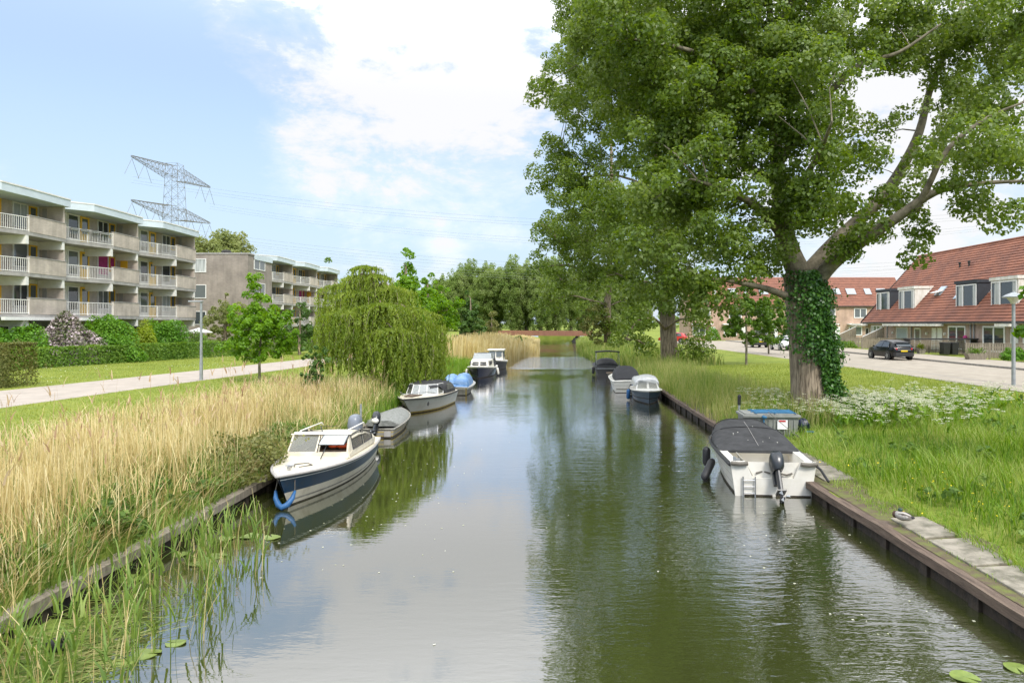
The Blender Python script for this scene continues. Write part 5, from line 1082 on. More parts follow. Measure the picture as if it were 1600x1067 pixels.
bin_(34.4, 60.0, 'black wheelie bin at the end of the timber fence'); bin_(35.15, 60.0, 'black wheelie bin behind the corner of the nearest fence')
t = thing('bin_shelter', 'low flat black shelter roof above the bins in front of the dark dormer house', 'shelter', (34.6, 61.2, 1.1)); MB().box(-3.0,3.2,-.5,.5,1.28,1.40).build('roof', M['dark'], t)
for x in (-2.9,3.1): MB().box(x-.05,x+.05,-.45,.45,0,1.278).build('side_panel', M['dark'], t)
def planter(x, y, label, w_=.5, m='slab'):
    t = thing('planter', label, 'planter', (x, y, 1.115)); b = MB(); b.loft([[(-w_*.8,-.25,0),(w_*.8,-.25,0),(w_*.8,.25,0),(-w_*.8,.25,0)],[(-w_,-.3,.45),(w_,-.3,.45),(w_,.3,.45),(-w_,.3,.45)]], True, True); b.build('tub', M[m], t)
    c = RNG.normal(size=(260,3))*np.array([w_*.42,.16,.13])+np.array([0,0,.62]); V, F = leaves(c, .11); npmesh('plant', V, F, M['lime'] if w_ < .5 else M['midgreen'], t, RNG.random(len(F)))
planter(33.2, 61.7, 'small tub with a yellow green bush beside the black car', .3); planter(35.3, 61.4, 'tub with a spreading plant in front of the fence by the bins', .42); planter(31.9, 51.6, 'timber planter box at the corner of the nearest fence', .75, 'greywood')
# ------------------------------------------------------------------ pylon and power lines
PX, PY = -111.0, 200.0
def pylon():
    t = thing('pylon', 'grey steel lattice pylon with two long cross arms behind the apartments', 'pylon', (PX, PY, 1)); o = Vector((PX, PY, 0))
    r = .085
    def lat(b, A, B, n, r1=.034):
        """lattice between two square frames A -> B (4 corner points each)"""
        for k in range(4): b.tube([A[k], B[k]], .055, 4)
        for i in range(n):
            p = [A[k].lerp(B[k], i/n) for k in range(4)]; q = [A[k].lerp(B[k], (i+1)/n) for k in range(4)]
            for k in range(4):
                l = (k+1) % 4; b.tube([p[k], q[l]], r1, 3); b.tube([p[l], q[k]], r1, 3); b.tube([q[k], q[l]], r1, 3)
    sq = lambda hx, hy, z, x=0, y=0: [Vector((x-hx,y-hy,z)), Vector((x+hx,y-hy,z)), Vector((x+hx,y+hy,z)), Vector((x-hx,y+hy,z))]
    b = MB(); lat(b, sq(4.2,4.2,0), sq(2.4,2.4,30), 6, .045); lat(b, sq(2.4,2.4,30), sq(1.7,1.7,49.5), 6); b.build('mast', M['lattice'], t)
    for z, w_ in ((46.6, 20.5), (35.0, 20.5)):
        b = MB()
        for sgn in (1,-1):
            A = [Vector((-1.8,sgn*1.8,z-1.6)), Vector((1.8,sgn*1.8,z-1.6)), Vector((1.5,sgn*1.8,z+2.0)), Vector((-1.5,sgn*1.8,z+2.0))]; B = [Vector((x,sgn*w_,z+dz)) for x, dz in ((-.15,.1),(.15,.1),(.15,.45),(-.15,.45))]
            lat(b, A, B, 9, .036)
        b.build('cross_arm', M['lattice'], t)
    b = MB()
    for z in (46.6, 35.0):
        for sgn in (1,-1):
            for f in ((1.0,.72) if z > 40 else (1.0,.75,.45)):
                y = sgn*20.3*f
                for dy in (-3.4,3.4): b.tube([(0,y,z-.3),(0,y+dy*.9,z-5.0)], .05, 4)
    b.build('insulator_string', M['lattice'], t)
pylon()
for i, (y0, z0, zm) in enumerate(((179.8,35.0,18.6),(220.2,35.0,18.6),(179.8,46.6,30.3),(220.2,46.6,30.3))):
    for dy, dz in ((0,0),(.45,-.9),(-.45,-1.7)):
        x = np.linspace(PX, 190, 61); k = (z0-4-zm)/(40-PX)**2; b = MB(); b.tube([(a, y0+dy, zm+dz+k*(a-40)**2) for a in x], .026, 3)
        tag(b.build('power_line', M['galv']), 'thin high voltage cable sagging across the sky from the lattice pylon', 'power line', 'power lines strung from the pylon')
# parasol and garden fence in front of the grey brown block
t = thing('garden_parasol', 'small white garden parasol in front of the grey brown apartment block', 'parasol', (-33.0, 63.5, 1)); MB().tube([(0,0,0),(0,0,2.3)], .025, 6).build('pole', M['galv'], t); MB().lathe([(1.25,2.0),(.7,2.22),(.05,2.42)], (0,0,0), 8).build('canopy', M['white'], t)
def garden_fence(p, q, label):
    p, q = Vector((*p,1.0)), Vector((*q,1.0)); L = (q-p).length; t = thing('board_fence', label, 'fence', p, math.atan2(q.y-p.y, q.x-p.x)); b = MB()
    for i in range(int(L/.16)): b.box(i*.16,i*.16+.14,-.02,.02,.05,1.25)
    b.build('boards', M['greywood'], t)
    for i in range(int(L/1.9)+1): MB().box(i*1.9-.05,i*1.9+.05,.022,.10,0,1.35).build('post', M['greywood'], t)
garden_fence((-34,66), (-24.5,74), 'low grey board fence in front of the grey brown apartment block'); garden_fence((-24.3,74.5), (-21,92), 'grey board fence behind the young maple beside the footpath')
# ------------------------------------------------------------------ trees
def arr(*p): return np.array(p, dtype=float)
def limb_tube(b, pts, r0, r1, n=8, sub=4):
    """smooth tapered limb through control points"""
    P_ = [Vector(p) for p in pts]; out = []
    for i in range(len(P_)-1):
        p0, p1, p2, p3 = P_[max(i-1,0)], P_[i], P_[i+1], P_[min(i+2,len(P_)-1)]
        for k in range(sub):
            t = k/sub; out.append(0.5*((2*p1)+(p2-p0)*t+(2*p0-5*p1+4*p2-p3)*t*t+(3*p1-p0-3*p2+p3)*t**3))
    out.append(P_[-1]); m = len(out)
    rs = r0 if hasattr(r0, '__len__') else None
    rr = [np.interp(i/(m-1), np.linspace(0, 1, len(rs)), rs) for i in range(m)] if rs is not None else [r0+(r1-r0)*i/(m-1) for i in range(m)]
    b.tube(out, rr, n); return out
def lobes_points(lobes, dens, shell=.55):
    """clump centres in ellipsoid lobes (x,y,z,rx,ry,rz[,weight]), kept mostly in the outer part"""
    out = []; outd = []
    for lb in lobes:
        c = arr(*lb[:3]); r = arr(*lb[3:6]); wt = lb[6] if len(lb) > 6 else 1.0
        n = max(3, int(dens*wt*r[0]*r[1]*r[2]**.9)); d = unit(RNG.normal(size=(n, 3))); rad = shell+(1-shell)*RNG.random(n)**.7; q = RNG.random(n) < .22; rad[q] = RNG.random(q.sum())*shell
        out.append(c+d*r*rad[:, None]); outd.append(d)
    return np.concatenate(out), np.concatenate(outd)
def crown_leaves(cl, dirs, per, spread, size, up=.5, droop=.5, sizevar=.35, outw=.5, flat=.75, lump=0.0):
    """leaves on the outside of small lumps, facing outwards from their lump"""
    n = len(cl); sp = spread*RNG.uniform(.6, 1.4, n); k = RNG.poisson(per*(sp/spread)**2, n)+3; idx = np.repeat(np.arange(n), k)
    d = unit(RNG.normal(size=(len(idx), 3))+dirs[idx]*.45+arr(0, 0, .35)); rad = (.45+.62*RNG.random(len(idx))**.6)
    off = d*arr(1, 1, flat)*(sp[idx]*rad)[:, None]; off[:, 2] -= (sp[idx]*.28)*(off[:, 0]**2+off[:, 1]**2)/(sp[idx]**2)
    c = cl[idx]+off
    V, F = leaves(c, size*RNG.uniform(1-sizevar, 1+sizevar, len(c)), up*.5, droop, out=d, outw=1.0+outw)
    base = RNG.normal(.45, .15, n)                    # a lump's own growth tint
    return V, F, np.clip(base[idx]+RNG.normal(0, .17, len(idx)), 0, 1)
def add_twigs(b, cl, joints, share=.5, r=.03, n=4):
    """thin branches from the nearest limb joint to clumps"""
    J = np.array([list(p) for p in joints])
    for c in cl[RNG.random(len(cl)) < share]:
        d = np.linalg.norm(J-c, axis=1)+np.maximum(0, J[:, 2]-c[2])*1.2; i = int(np.argmin(d)); p = Vector(J[i]); q = Vector(c); L = (q-p).length
        if L < .25: continue
        mid = p.lerp(q, .5)+Vector((RNG.normal(0, .06*L), RNG.normal(0, .06*L), .10*L)); rr = min(r*1.8, .008+.011*L)
        b.tube([p, p.lerp(mid, .6)+Vector((0,0,.03*L)), mid, q], [rr, rr*.8, rr*.6, rr*.25], n, cap=False)
def big_poplar():
    base = (9.05, 24.0, .85); t = thing('poplar_tree', 'huge leafy poplar with an ivy clad trunk on the right bank, nearest tree', 'tree', base)
    Y = 24.0; b = MB(); J = []; off = Vector(base)
    tr = [P(1270,655,24)+Vector((0,0,-.25)), P(1266,600,24), P(1260,530,24), P(1256,470,24), P(1250,425,24)]
    out = limb_tube(b, tr, [.78,.66,.60,.62,.58], None, 20, 6); 
    for i in range(5):                                 # root flare
        a = 2*PI*i/5+.4; p = Vector(tr[0]); b.tube([p+Vector((.35*math.cos(a),.35*math.sin(a),1.0)), p+Vector((.62*math.cos(a),.62*math.sin(a),.42)), p+Vector((1.0*math.cos(a),1.0*math.sin(a),.0))], [.30,.28,.10], 8)
    b.off = Vector((0,0,0)); trunk = b.build('trunk', M['bark'], t, smooth=True, off=base)
    L = [([P(1250,430,24), P(1229,380,24.2), P(1222,330,24.5), P(1214,250,24.8), P(1209,170,25), P(1207,80,25.4), P(1200,-40,26), P(1205,-160,26.5)], .42, .12),
         ([P(1268,450,23.8), P(1300,412,23.4), P(1345,378,22.9), P(1405,338,22.4), P(1462,300,21.8), P(1530,287,21.3), P(1610,283,20.8)], .30, .07),
         ([P(1256,432,24), P(1305,378,24.4), P(1374,313,24.9), P(1410,262,25.2), P(1437,205,25.5), P(1452,145,25.8), P(1478,80,26.2), P(1505,0,26.8), P(1530,-120,27.5)], .28, .10),
         ([P(1430,330,22.2), P(1450,292,21.8), P(1482,232,21.3), P(1540,186,20.8), P(1600,160,20.4)], .13, .04),
         ([P(1478,80,26.2), P(1520,48,26.6), P(1565,0,27.0), P(1590,-60,27.5)], .17, .07),
         ([P(1246,470,24), P(1200,452,23.2), P(1150,441,22.2), P(1110,436,21.5)], .15, .05),
         ([P(1226,370,24.2), P(1185,325,23.2), P(1140,300,22.2), P(1080,280,21)], .22, .06),
         ([P(1216,290,24.6), P(1170,262,25.6), P(1120,240,26.5), P(1040,200,27.5)], .2, .06),
         ([P(1210,190,25), P(1150,120,24), P(1080,80,23), P(980,60,22.5)], .18, .05),
         ([P(1215,260,24.8), P(1260,190,24.2), P(1310,130,23.6), P(1350,98,23.2), P(1405,82,22.8), P(1470,38,22.4)], .17, .06),
         ([P(1208,120,25.2), P(1130,30,26), P(1050,-30,27), P(960,-40,28)], .17, .05), ([P(1206,60,25.4), P(1270,-40,24), P(1360,-90,23), P(1450,-140,22)], .17, .05),
         ([P(1222,340,24.4), P(1250,290,22.6), P(1280,240,21), P(1300,190,19.5)], .17, .05)]
    b = MB()
    for pts, r0, r1 in L: J += limb_tube(b, pts, r0, min(r1, .03), 10, 4)
    # crown lobes
    lb = []
    def lobe(px, py, Y, rx, rz=None, ry=None, wt=1.0): p = P(px, py, Y); lb.append((p.x, p.y, p.z, rx, ry or rx, rz or rx, wt))
    for a in ((1140,110,24.5,3.4,2.6),(1010,50,24,3.0,2.4),(930,30,25,1.7,1.4),(1060,200,23,2.5,1.7),(1000,150,25,2.2,1.5),(1200,50,25,2.8,2.6),(1160,250,23,2.4,1.6),(1080,300,22,2.2,1.3),(1180,350,23,2.0,1.2),(1250,300,22,1.9,1.3),(1290,220,22,2.0,1.5),(1300,350,25.5,1.5,.9),(1260,130,22,2.2,1.7),
              (1120,400,22,1.8,.9),(1040,380,22,1.7,1.0),(1225,395,23,1.2,.7),(1010,300,24,2.0,1.4),(900,150,26,1.3,.9),(850,135,26,.7,.45),(1430,30,24,2.3,1.2),(1520,60,25,2.2,1.5),(1570,150,22,1.8,1.3),(1590,40,23,2.0,1.6),(1490,215,27,1.3,.9),(1375,215,27.5,1.0,.8),(1530,240,21.5,1.3,.8),(1600,260,21,1.3,.8),(1340,265,26,1.2,.8),(1390,330,25,.8,.4),(1530,130,27,1.2,1.0),(1330,180,24,1.0,.6),(1310,40,24,1.6,1.3),(1390,15,23,1.4,.6),
              (1478,268,22,1.1,.6),(1585,330,20.5,.8,.45),(1500,320,21.5,.6,.25),(1450,250,20.5,.8,.5),(1345,362,22.3,.6,.35),(1398,300,24,.7,.5),(1440,235,24.3,.6,.5),(1465,120,25.2,.8,.6),(1500,278,20.8,.6,.35),(1420,170,24,.6,.5),(1425,85,24,1.1,.7),(1370,60,23.5,.9,.6),(1490,60,25,1.2,.8),(1545,165,24,1.0,.7),(1520,205,20,1.0,.7),(1575,240,19.5,.9,.6),(1200,-110,25,5,3,5,.4),(1060,-120,25,5,3,5,.4)): lobe(*a)
    for a in ((1432,350,22.2,.30,.3),(1437,385,22.2,.28,.35),(1128,470,21.6,.9,.5),(1090,440,21.8,.8,.6),(1050,440,22,.9,.8),(1000,430,22.5,.9,.7),(1300,400,23,.5,.35)): lobe(*a, None, 2.0)
    cl, dr = lobes_points(lb, 4.6, .42); add_twigs(b, cl, J, .06, .018)
    b.build('limb', M['bark2'], t, smooth=True, off=base)
    V, F, r = crown_leaves(cl, dr, 170, .52, .125, .55, .6); V = V-arr(*base); npmesh('crown', V, F, M['poplar'], t, r); print('poplar1', len(F), len(cl))
    # ivy climbing the trunk
    iv = thing('ivy', 'dark green ivy covering the right side of the big poplar trunk', 'ivy', base); pts = []; ds = []
    for _ in range(15000):
        py = RNG.uniform(425, 655); f = (py-425)/230; px = np.interp(py, [425,470,530,600,655], [1250,1256,1260,1266,1270])
        if RNG.random() < .30*max(0, (f-.55)/.45): continue
        a = RNG.normal(-.45, .62+(.35 if f < .55 else 0)); 
        if f > .62 and a < -1.35: continue
        R_ = np.interp(py, [425,470,530,600,655], [.55,.62,.60,.66,.78])+abs(RNG.normal(0, .10+.10*math.sin(f*9)**2))+.02+(.2 if .3 < f < .85 and a > -.9 else 0)*RNG.random(); c = P(px, py, 24.0); d = arr(math.cos(a), math.sin(a), 0)
        pts.append(arr(*c)+d*R_); ds.append(d)
    V, F = leaves(np.array(pts), RNG.uniform(.07, .125, len(pts)), .1, .9, .9, out=np.array(ds), outw=1.6); npmesh('foliage', V-arr(*base), F, M['ivy'], iv, RNG.random(len(F)))
big_poplar()
def tree(name, label, x, y, z, trunk, lobes, dens, per, spread, size, lm, group=None, tr=.2, twig=.3, droop=.5, bark='bark', up=.5, flat=.75):
    """lobes in world space; trunk = control points"""
    base = (x, y, z); t = thing(name, label, 'tree', base, 0, group); b = MB()
    J = limb_tube(b, trunk, tr if hasattr(tr, '__len__') else [tr*1.25, tr, tr*.75, tr*.3], None, 12, 5)
    for lb in lobes:
        c = Vector(lb[:3]); J0 = min(J, key=lambda p: (Vector(p)-c).length+max(0, p.z-c.z+.3*lb[5])*2); mid = Vector(J0).lerp(c, .5)+Vector((0,0,.12*(c-Vector(J0)).length)); rr = (tr[-2] if hasattr(tr, '__len__') else tr)*.42
        J = J+limb_tube(b, [J0, mid, c], rr, rr*.3, 6, 3)
    cl, dr = lobes_points(lobes, dens, .4)
    if twig: add_twigs(b, cl, J, twig, .03 if size > .1 else .015, 3)
    b.build('trunk', M[bark], t, smooth=True, off=base)
    V, F, r = crown_leaves(cl, dr, per, spread, size, up, droop, flat=flat); npmesh('crown', V-arr(*base), F, M[lm], t, r); return t
def lobeP(Y, *specs): return [(*P(px, py, Y+dy), rx, rx, rz, wt) for px, py, dy, rx, rz, wt in specs]
tree('poplar_tree', 'second tall poplar with a bare brown trunk, behind the ivy clad one', 9.2, 53, .9, [P(1048,575,53), P(1044,520,53), P(1040,440,53), P(1030,300,53.5), P(1020,100,54), P(1015,-60,54)],
     lobeP(53, (1010,170,0,6.2,5.0,1), (930,120,-1,4.2,3.4,1), (950,20,1,5,3.6,1), (900,280,1,3.6,3.2,1), (875,380,0,2.6,2.6,1), (870,250,2,2.2,2.2,1), (960,340,-2,4.0,3.2,1), (1060,360,-3,4.0,3.2,1), (985,440,-2,2.7,2.1,1.2), (1060,440,-3,2.4,1.9,1.2), (930,430,1,2.8,2.0,1), (1000,500,-4,1.5,1.6,1.6), (978,530,-4.5,.9,1.0,1.8), (1010,540,-4,.8,.9,1.8), (1090,500,-3,1.3,1.7,1.6), (1100,550,-3.5,.9,1.2,1.8), (1075,545,-3.5,.6,.9,1.8), (1110,440,-1,1.8,1.6,1), (840,420,1,1.3,1.6,1), (845,350,0,.8,1.0,1), (1080,80,0,5,4,1), (1000,-80,0,8,5,.4)),
     1.9, 125, .68, .175, 'poplar', 'poplars along the right bank', tr=[.78,.64,.58,.45,.3,.12], twig=.2)
tree('poplar_tree', 'third poplar on the right bank, slimmer and farther off, near the footbridge', 7.0, 86, .9, [P(950,535,86), P(949,480,86), P(952,430,86), P(955,330,86.5), P(955,200,87)],
     lobeP(86, (940,330,0,5.5,5,1), (900,380,0,4.2,3.6,1), (880,440,1,3.2,2.5,1), (960,420,-1,3.6,3,1), (925,470,0,1.8,1.2,1.2), (1000,470,0,3,2.4,1), (860,470,2,2.2,1.3,1), (945,500,-1,1.6,1.6,1.3), (980,505,-2,2.2,1.8,1.2), (850,420,2,1.8,1.6,1)),
     1.0, 90, .85, .27, 'poplar', 'poplars along the right bank', tr=[.55,.45,.4,.28,.12], twig=.25)
b = None
def sprouts():
    base = (6.0, 85.2, .9); cl = RNG.normal(size=(60,3))*arr(1.0,.8,1.3)+arr(*P(931,500,85.2)); V, F, r = crown_leaves(cl, unit(RNG.normal(size=(60,3))), 60, .4, .2)
    o = npmesh('shrub', V-arr(*base), F, M['olive'], None, r); o.location = base; tag(o, 'olive green sprouting bush at the foot of the third poplar', 'shrub')
sprouts()
tree('maple_tree', 'young bright green maple beside the footpath on the left lawn', -14.2, 33, .97, [(-14.2,33,.8), (-14.22,33,2.0), (-14.15,33,3.4), (-14.2,33.05,5.7)],
     lobeP(33, (403,462,0,.62,.8,1.3), (400,442,0,.36,.5,1.5), (378,498,-.3,.75,.7,1.2), (432,498,.2,.8,.75,1.2), (405,515,-.4,1.15,.9,1.2), (372,535,0,.7,.6,1.2), (440,535,.2,.8,.65,1.2), (406,552,.2,1.1,.5,1.2), (405,500,.5,1.1,1.0,1.2), (458,520,0,.35,.4,1), (352,545,0,.35,.35,1)), 42, 46, .20, .125, 'maple', tr=[.075,.06,.045,.02], twig=.5, bark='bark2')
tree('street_tree', 'slim young street tree between the second poplar and the ivy clad trunk', 13.4, 47.5, .98, [(13.4,47.5,.8), (13.42,47.5,2.6), (13.4,47.5,4.5), (13.45,47.5,6.4)],
     lobeP(47.5, (1168,470,0,1.5,1.0,1), (1150,500,-.4,1.2,.8,1), (1195,495,.3,1.4,1.0,1), (1175,525,0,1.5,.6,1), (1135,515,0,.9,.5,1), (1205,525,.3,.8,.5,1), (1175,450,0,.9,.6,1)), 17, 46, .22, .17, 'midgreen', 'young street trees on the right', tr=[.085,.075,.055,.02], twig=.5, bark='bark2')
tree('street_tree', 'smaller young street tree close to the white car on the right', 20.0, 63.5, 1.0, [(20,63.5,.9), (20,63.5,2.6), (20,63.5,4.4), (20,63.5,6.2)],
     lobeP(63.5, (1200,480,0,1.7,1.3,1), (1215,505,0,1.6,1.0,1), (1185,510,0,1.4,1.0,1), (1200,530,0,1.4,.6,1)), 11, 46, .27, .2, 'midgreen', 'young street trees on the right', tr=[.085,.075,.055,.02], twig=.4, bark='bark2')
# tree outside the right picture edge whose leaves reach in
tree('maple_tree', 'bright green leaves of a tree reaching in at the right photo edge', 11.2, 14.5, .9, [(11.2,14.5,.7), (11.25,14.5,2.4), (11.2,14.5,3.8), (11.1,14.5,5.4)],
     [(11.2,14.4,5.1,.9,.9,.5), (10.14,14.3,4.45,.36,.5,.40), (10.10,14.2,3.35,.33,.4,.30), (11.1,14.6,3.9,1.0,1.0,.9)], 75, 22, .15, .15, 'maple', tr=[.09,.08,.06,.03], twig=.5, bark='bark2')
def mound(cx, cy, w_, h, z=1.0, n=6, jit=.25):
    """lobes of a broad leafy crown standing on the ground or a stem"""
    out = [(cx, cy, z+h*.55, w_*.62, w_*.62, h*.42)]
    for i in range(n):
        a = 2*PI*i/n+RNG.uniform(-.4,.4); q = RNG.uniform(.5,.62); out.append((cx+w_*q*math.cos(a), cy+w_*q*math.sin(a), z+h*RNG.uniform(.34,.6), w_*.42, w_*.42, h*RNG.uniform(.24,.34)))
    out.append((cx+RNG.normal(0,.1*w_), cy, z+h*.82, w_*.34, w_*.34, h*.2)); return out
def simple_tree(name, label, px, Y, ptop, wpx, lm, dens, per, spread, size, group=None, pbase=None, z=1.0, conic=0):
    X = (px-865)/1067*Y; zt = H0-(ptop-506)/1067*Y; w_ = wpx/1067*Y/2; h = zt-z
    if conic: lb = [(X+RNG.normal(0,.08*w_), Y+RNG.normal(0,.08*w_), z+h*f, w_*(1-f)**.65*1.15, w_*(1-f)**.65*1.15, h*.15) for f in (.12,.26,.4,.55,.7,.83,.93)]
    else: lb = mound(X, Y, w_, h, z, 7)
    return tree(name, label, X, Y, z, [(X,Y,z-.1), (X,Y,z+h*.25), (X+.05,Y,z+h*.55), (X,Y,z+h*.9)], lb, dens, per, spread, size, lm, group, tr=[w_*.09,w_*.075,w_*.05,w_*.02], twig=.15)
G1 = 'green trees lining the far footpath'
simple_tree('maple_tree', 'tall bright green maple right behind the weeping willow', 634, 62, 401, 125, 'maple', 4.6, 60, .40, .22, G1, conic=1)
simple_tree('maple_tree', 'broad bright green maple between the willow and the dark conical tree', 668, 74, 432, 112, 'maple', 3.2, 54, .36, .25, G1)
simple_tree('maple_tree', 'bright green maple just right behind the broad maple', 690, 92, 447, 64, 'maple', 3, 54, .36, .28, G1)
simple_tree('conical_tree', 'dark green conical tree at the end of the golden reeds', 735, 100, 458, 66, 'darkgreen', 3.6, 60, .38, .28, None, conic=1)
simple_tree('small_tree', 'pale yellowish small tree right of the dark conical tree', 768, 112, 484, 34, 'olive', 2.6, 50, .4, .28)
simple_tree('broad_tree', 'olive green tree crown showing above the grey brown apartment roof', 345, 118, 358, 185, 'paleolive', 1.2, 80, 1.0, .34, 'trees behind the apartments')
simple_tree('broad_tree', 'small green tree crown above the far end of the apartment roof', 508, 135, 404, 40, 'midgreen', 1.5, 60, .6, .36, 'trees behind the apartments')
simple_tree('small_tree', 'pale grey green bushy tree in front of the blank gable wall', 352, 67, 448, 70, 'paleolive', 7, 46, .3, .18)
simple_tree('small_tree', 'dark bushy tree between the young maple and the willow', 468, 62, 468, 60, 'darkgreen', 6, 46, .3, .18)
# ------------------------------------------------------------------ the weeping willow
def willow():
    base = (-8.6, 33.0, .85); t = thing('willow_tree', 'yellow green weeping willow hanging over the left bank', 'tree', base); b = MB()
    J = limb_tube(b, [(-8.6,33,.6), (-8.65,33,2.0), (-8.5,33.1,3.6), (-8.7,33,5.8)], [.34,.28,.22,.10], None, 12, 5)
    domes = [(-9.1,33.1,6.55,1.0,4.6),(-8.75,33.2,6.15,1.35,4.4),(-9.5,33.0,6.05,1.2,4.3),(-10.0,33.0,5.7,1.5,4.5),(-7.9,33.0,5.55,1.55,4.4),(-9.3,32.4,5.3,1.5,4.0),(-8.0,31.7,4.7,1.9,3.9),(-6.9,32.6,4.5,1.75,3.9),(-9.5,31.8,4.4,1.5,3.5),(-6.4,33.6,3.8,1.5,3.3),(-7.3,31.0,3.55,1.55,3.0),(-8.8,34.4,5.7,1.5,4.4),(-10.6,33.4,4.6,1.3,3.6),(-6.2,32.0,3.0,1.2,2.5)]
    C_ = []; S_ = []; D_ = []
    for cx, cy, cz, R_, drop in domes:
        c = Vector((cx,cy,cz)); J0 = min(J, key=lambda p: (p-c).length); limb_tube(b, [J0, Vector(J0).lerp(c,.6)+Vector((0,0,.25)), c], .08, .03, 6, 3)
        for k in range(int(62*R_)):
            a = RNG.uniform(0, 2*PI); R2_ = R_*math.sqrt(RNG.uniform(.02, 1)); hh = drop*RNG.uniform(.45, 1.0)*(.55+.45*R2_/R_); n = int(20+hh*24)
            u = np.linspace(0, 1, n); arc = np.minimum(u/.28, 1)                        # out along the arch, then straight down
            rad = R2_*np.sin(arc*PI/2); z = cz-.35*R2_/R_*0-(1-np.cos(arc*PI/2))*R2_*.38-np.maximum(u-.2, 0)/.8*hh*RNG.uniform(.85,1.05)
            ph = RNG.uniform(0, 6.28); aa = a+.10*np.sin(u*5+ph); x = cx+rad*np.cos(aa)+.05*np.sin(u*7+ph)+.02*RNG.normal(size=n); y = cy+rad*np.sin(aa)+.05*np.cos(u*6+ph)+.02*RNG.normal(size=n)
            p = np.stack([x, y, z], 1); p = p[p[:, 2] > .45+.25*RNG.random()]
            p = p+RNG.normal(0, .025, p.shape); C_.append(p); S_.append(np.full(len(p), RNG.normal(.48, .2))); D_.append(np.tile(arr(math.cos(a), math.sin(a), 0), (len(p), 1)))
            if k % 5 == 0 and len(p) > 4: b.tube([Vector(q) for q in p[::max(1, len(p)//6)]], .007, 3, cap=False)
    b.build('trunk', M['bark'], t, smooth=True, off=base)
    c = np.concatenate(C_); s = np.concatenate(S_); d = np.concatenate(D_)
    n = len(c); nrm = unit(RNG.normal(size=(n,3))+d*1.0+arr(0,0,.3)); tt = RNG.normal(size=(n,3))*.42+arr(0,0,-1); tt = unit(tt); bb = unit(np.cross(nrm, tt)); sz = (RNG.uniform(.11, .20, n))[:, None]
    V = np.stack([c-tt*sz*.5, c+bb*sz*.15, c+tt*sz*.55, c-bb*sz*.15], 1).reshape(-1, 3)-arr(*base)
    npmesh('crown', V, np.arange(4*n).reshape(-1, 4), M['willow'], t, np.clip(s+RNG.normal(0,.16,n), 0, 1)); print('willow', n)
willow()
# ------------------------------------------------------------------ far row of tall poplars beyond the bridge (copies of three)
def far_poplars():
    protos = []
    for v in range(3):
        h = (25, 23, 26)[v]; lb = [(RNG.normal(0,.6), RNG.normal(0,.6), h*f, w_, w_, h*.13) for f, w_ in ((.10,2.6),(.20,3.4),(.30,4.4),(.42,5.4),(.55,5.8),(.68,5.4),(.80,4.4),(.91,2.8))]
        lb = [(l[0]+.10*(l[2]-10)*.5, *l[1:]) for l in lb]        # crowns combed over by the wind
        t = thing('far_poplar', 'x', 'tree', (0,0,0), 0, 'row of tall poplars beyond the bridge'); b = MB(); J = limb_tube(b, [(0,0,-.2),(.1,0,h*.25),(.4,0,h*.6),(1.4,0,h*.95)], [.55,.42,.25,.08], None, 8, 4)
        cl, dr = lobes_points(lb, .85, .5); add_twigs(b, cl, J, .12, .05, 3); b.build('trunk', M['twig'], t, smooth=True)
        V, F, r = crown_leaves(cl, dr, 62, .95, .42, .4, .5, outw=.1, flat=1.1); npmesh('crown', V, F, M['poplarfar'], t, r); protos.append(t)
    labs = ['tall grey green poplar at the left end of the far row','second poplar from the left end of the far row','third poplar from the left in the far row above the conical tree','poplar in the far row straight above the golden reeds','poplar in the far row left of the reed tips','poplar in the far row above the left bridge end','poplar of the far row over the middle of the footbridge','poplar of the far row at the right of the bridge middle','poplar of the far row above the right bridge end','far row poplar seen through the third poplar crown','far row poplar behind the third poplar trunk','far row poplar right of the third poplar trunk','far row poplar seen through the hanging twigs of the second poplar','far row poplar at the right end, mostly hidden']
    sp = [(690,262,.86),(712,250,.95),(735,255,1.0),(757,246,.99),(778,252,1.04),(800,245,1.02),(822,250,1.04),(845,244,1.0),(868,250,1.02),(892,255,1.0),(918,262,1.0),(945,270,.96),(975,275,.96),(1005,280,.95)]
    for i, (px, Y, s) in enumerate(sp):
        o = protos[i] if i < 3 else copy_tree(protos[i % 3]); o.location = ((px-865)/1067*Y, Y, .9); o.scale = (s*1.0, s, s); o.rotation_euler = (0, 0, RNG.uniform(-.35, .35)); o['label'] = labs[i]
far_poplars()
def far_poplars_behind():
    src = [o for o in bpy.data.objects if o.name in ('far_poplar', 'far_poplar.001', 'far_poplar.002')]
    for i, (px, lb) in enumerate(((678,'low left flank'),(722,'left third'),(766,'left middle'),(812,'middle'),(856,'right middle'),(905,'right third'),(955,'right flank'))):
        Y = 275+6*(i % 3); o = copy_tree(src[(i+1) % 3]); o.location = ((px-865)/1067*Y, Y, .9); s_ = (.9,1.02,1.1,1.12,1.12,1.08,1.0)[i]; o.scale = (s_*1.15, s_*1.15, s_); o.rotation_euler = (0,0,RNG.uniform(-.35,.35)); o['label'] = 'poplar in the second line behind the far row, '+lb
far_poplars_behind()
def far_wood():
    """a low far-off belt of trees along the horizon that reads as one mass"""
    cl = []; 
    for x in np.arange(-330, 420, 3.2):
        h = 7+4*math.sin(x*.05)+2.5*math.sin(x*.17+1)+RNG.normal(0, 1.2); y = 370+RNG.normal(0, 8)
        for k in range(4): cl.append((x+RNG.normal(0,1.5), y, 1+max(1.5, h)*RNG.uniform(.1, 1.0)))
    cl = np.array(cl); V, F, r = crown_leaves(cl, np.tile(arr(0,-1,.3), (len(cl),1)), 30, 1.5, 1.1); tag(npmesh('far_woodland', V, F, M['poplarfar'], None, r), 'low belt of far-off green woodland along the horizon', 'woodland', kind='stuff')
far_wood()
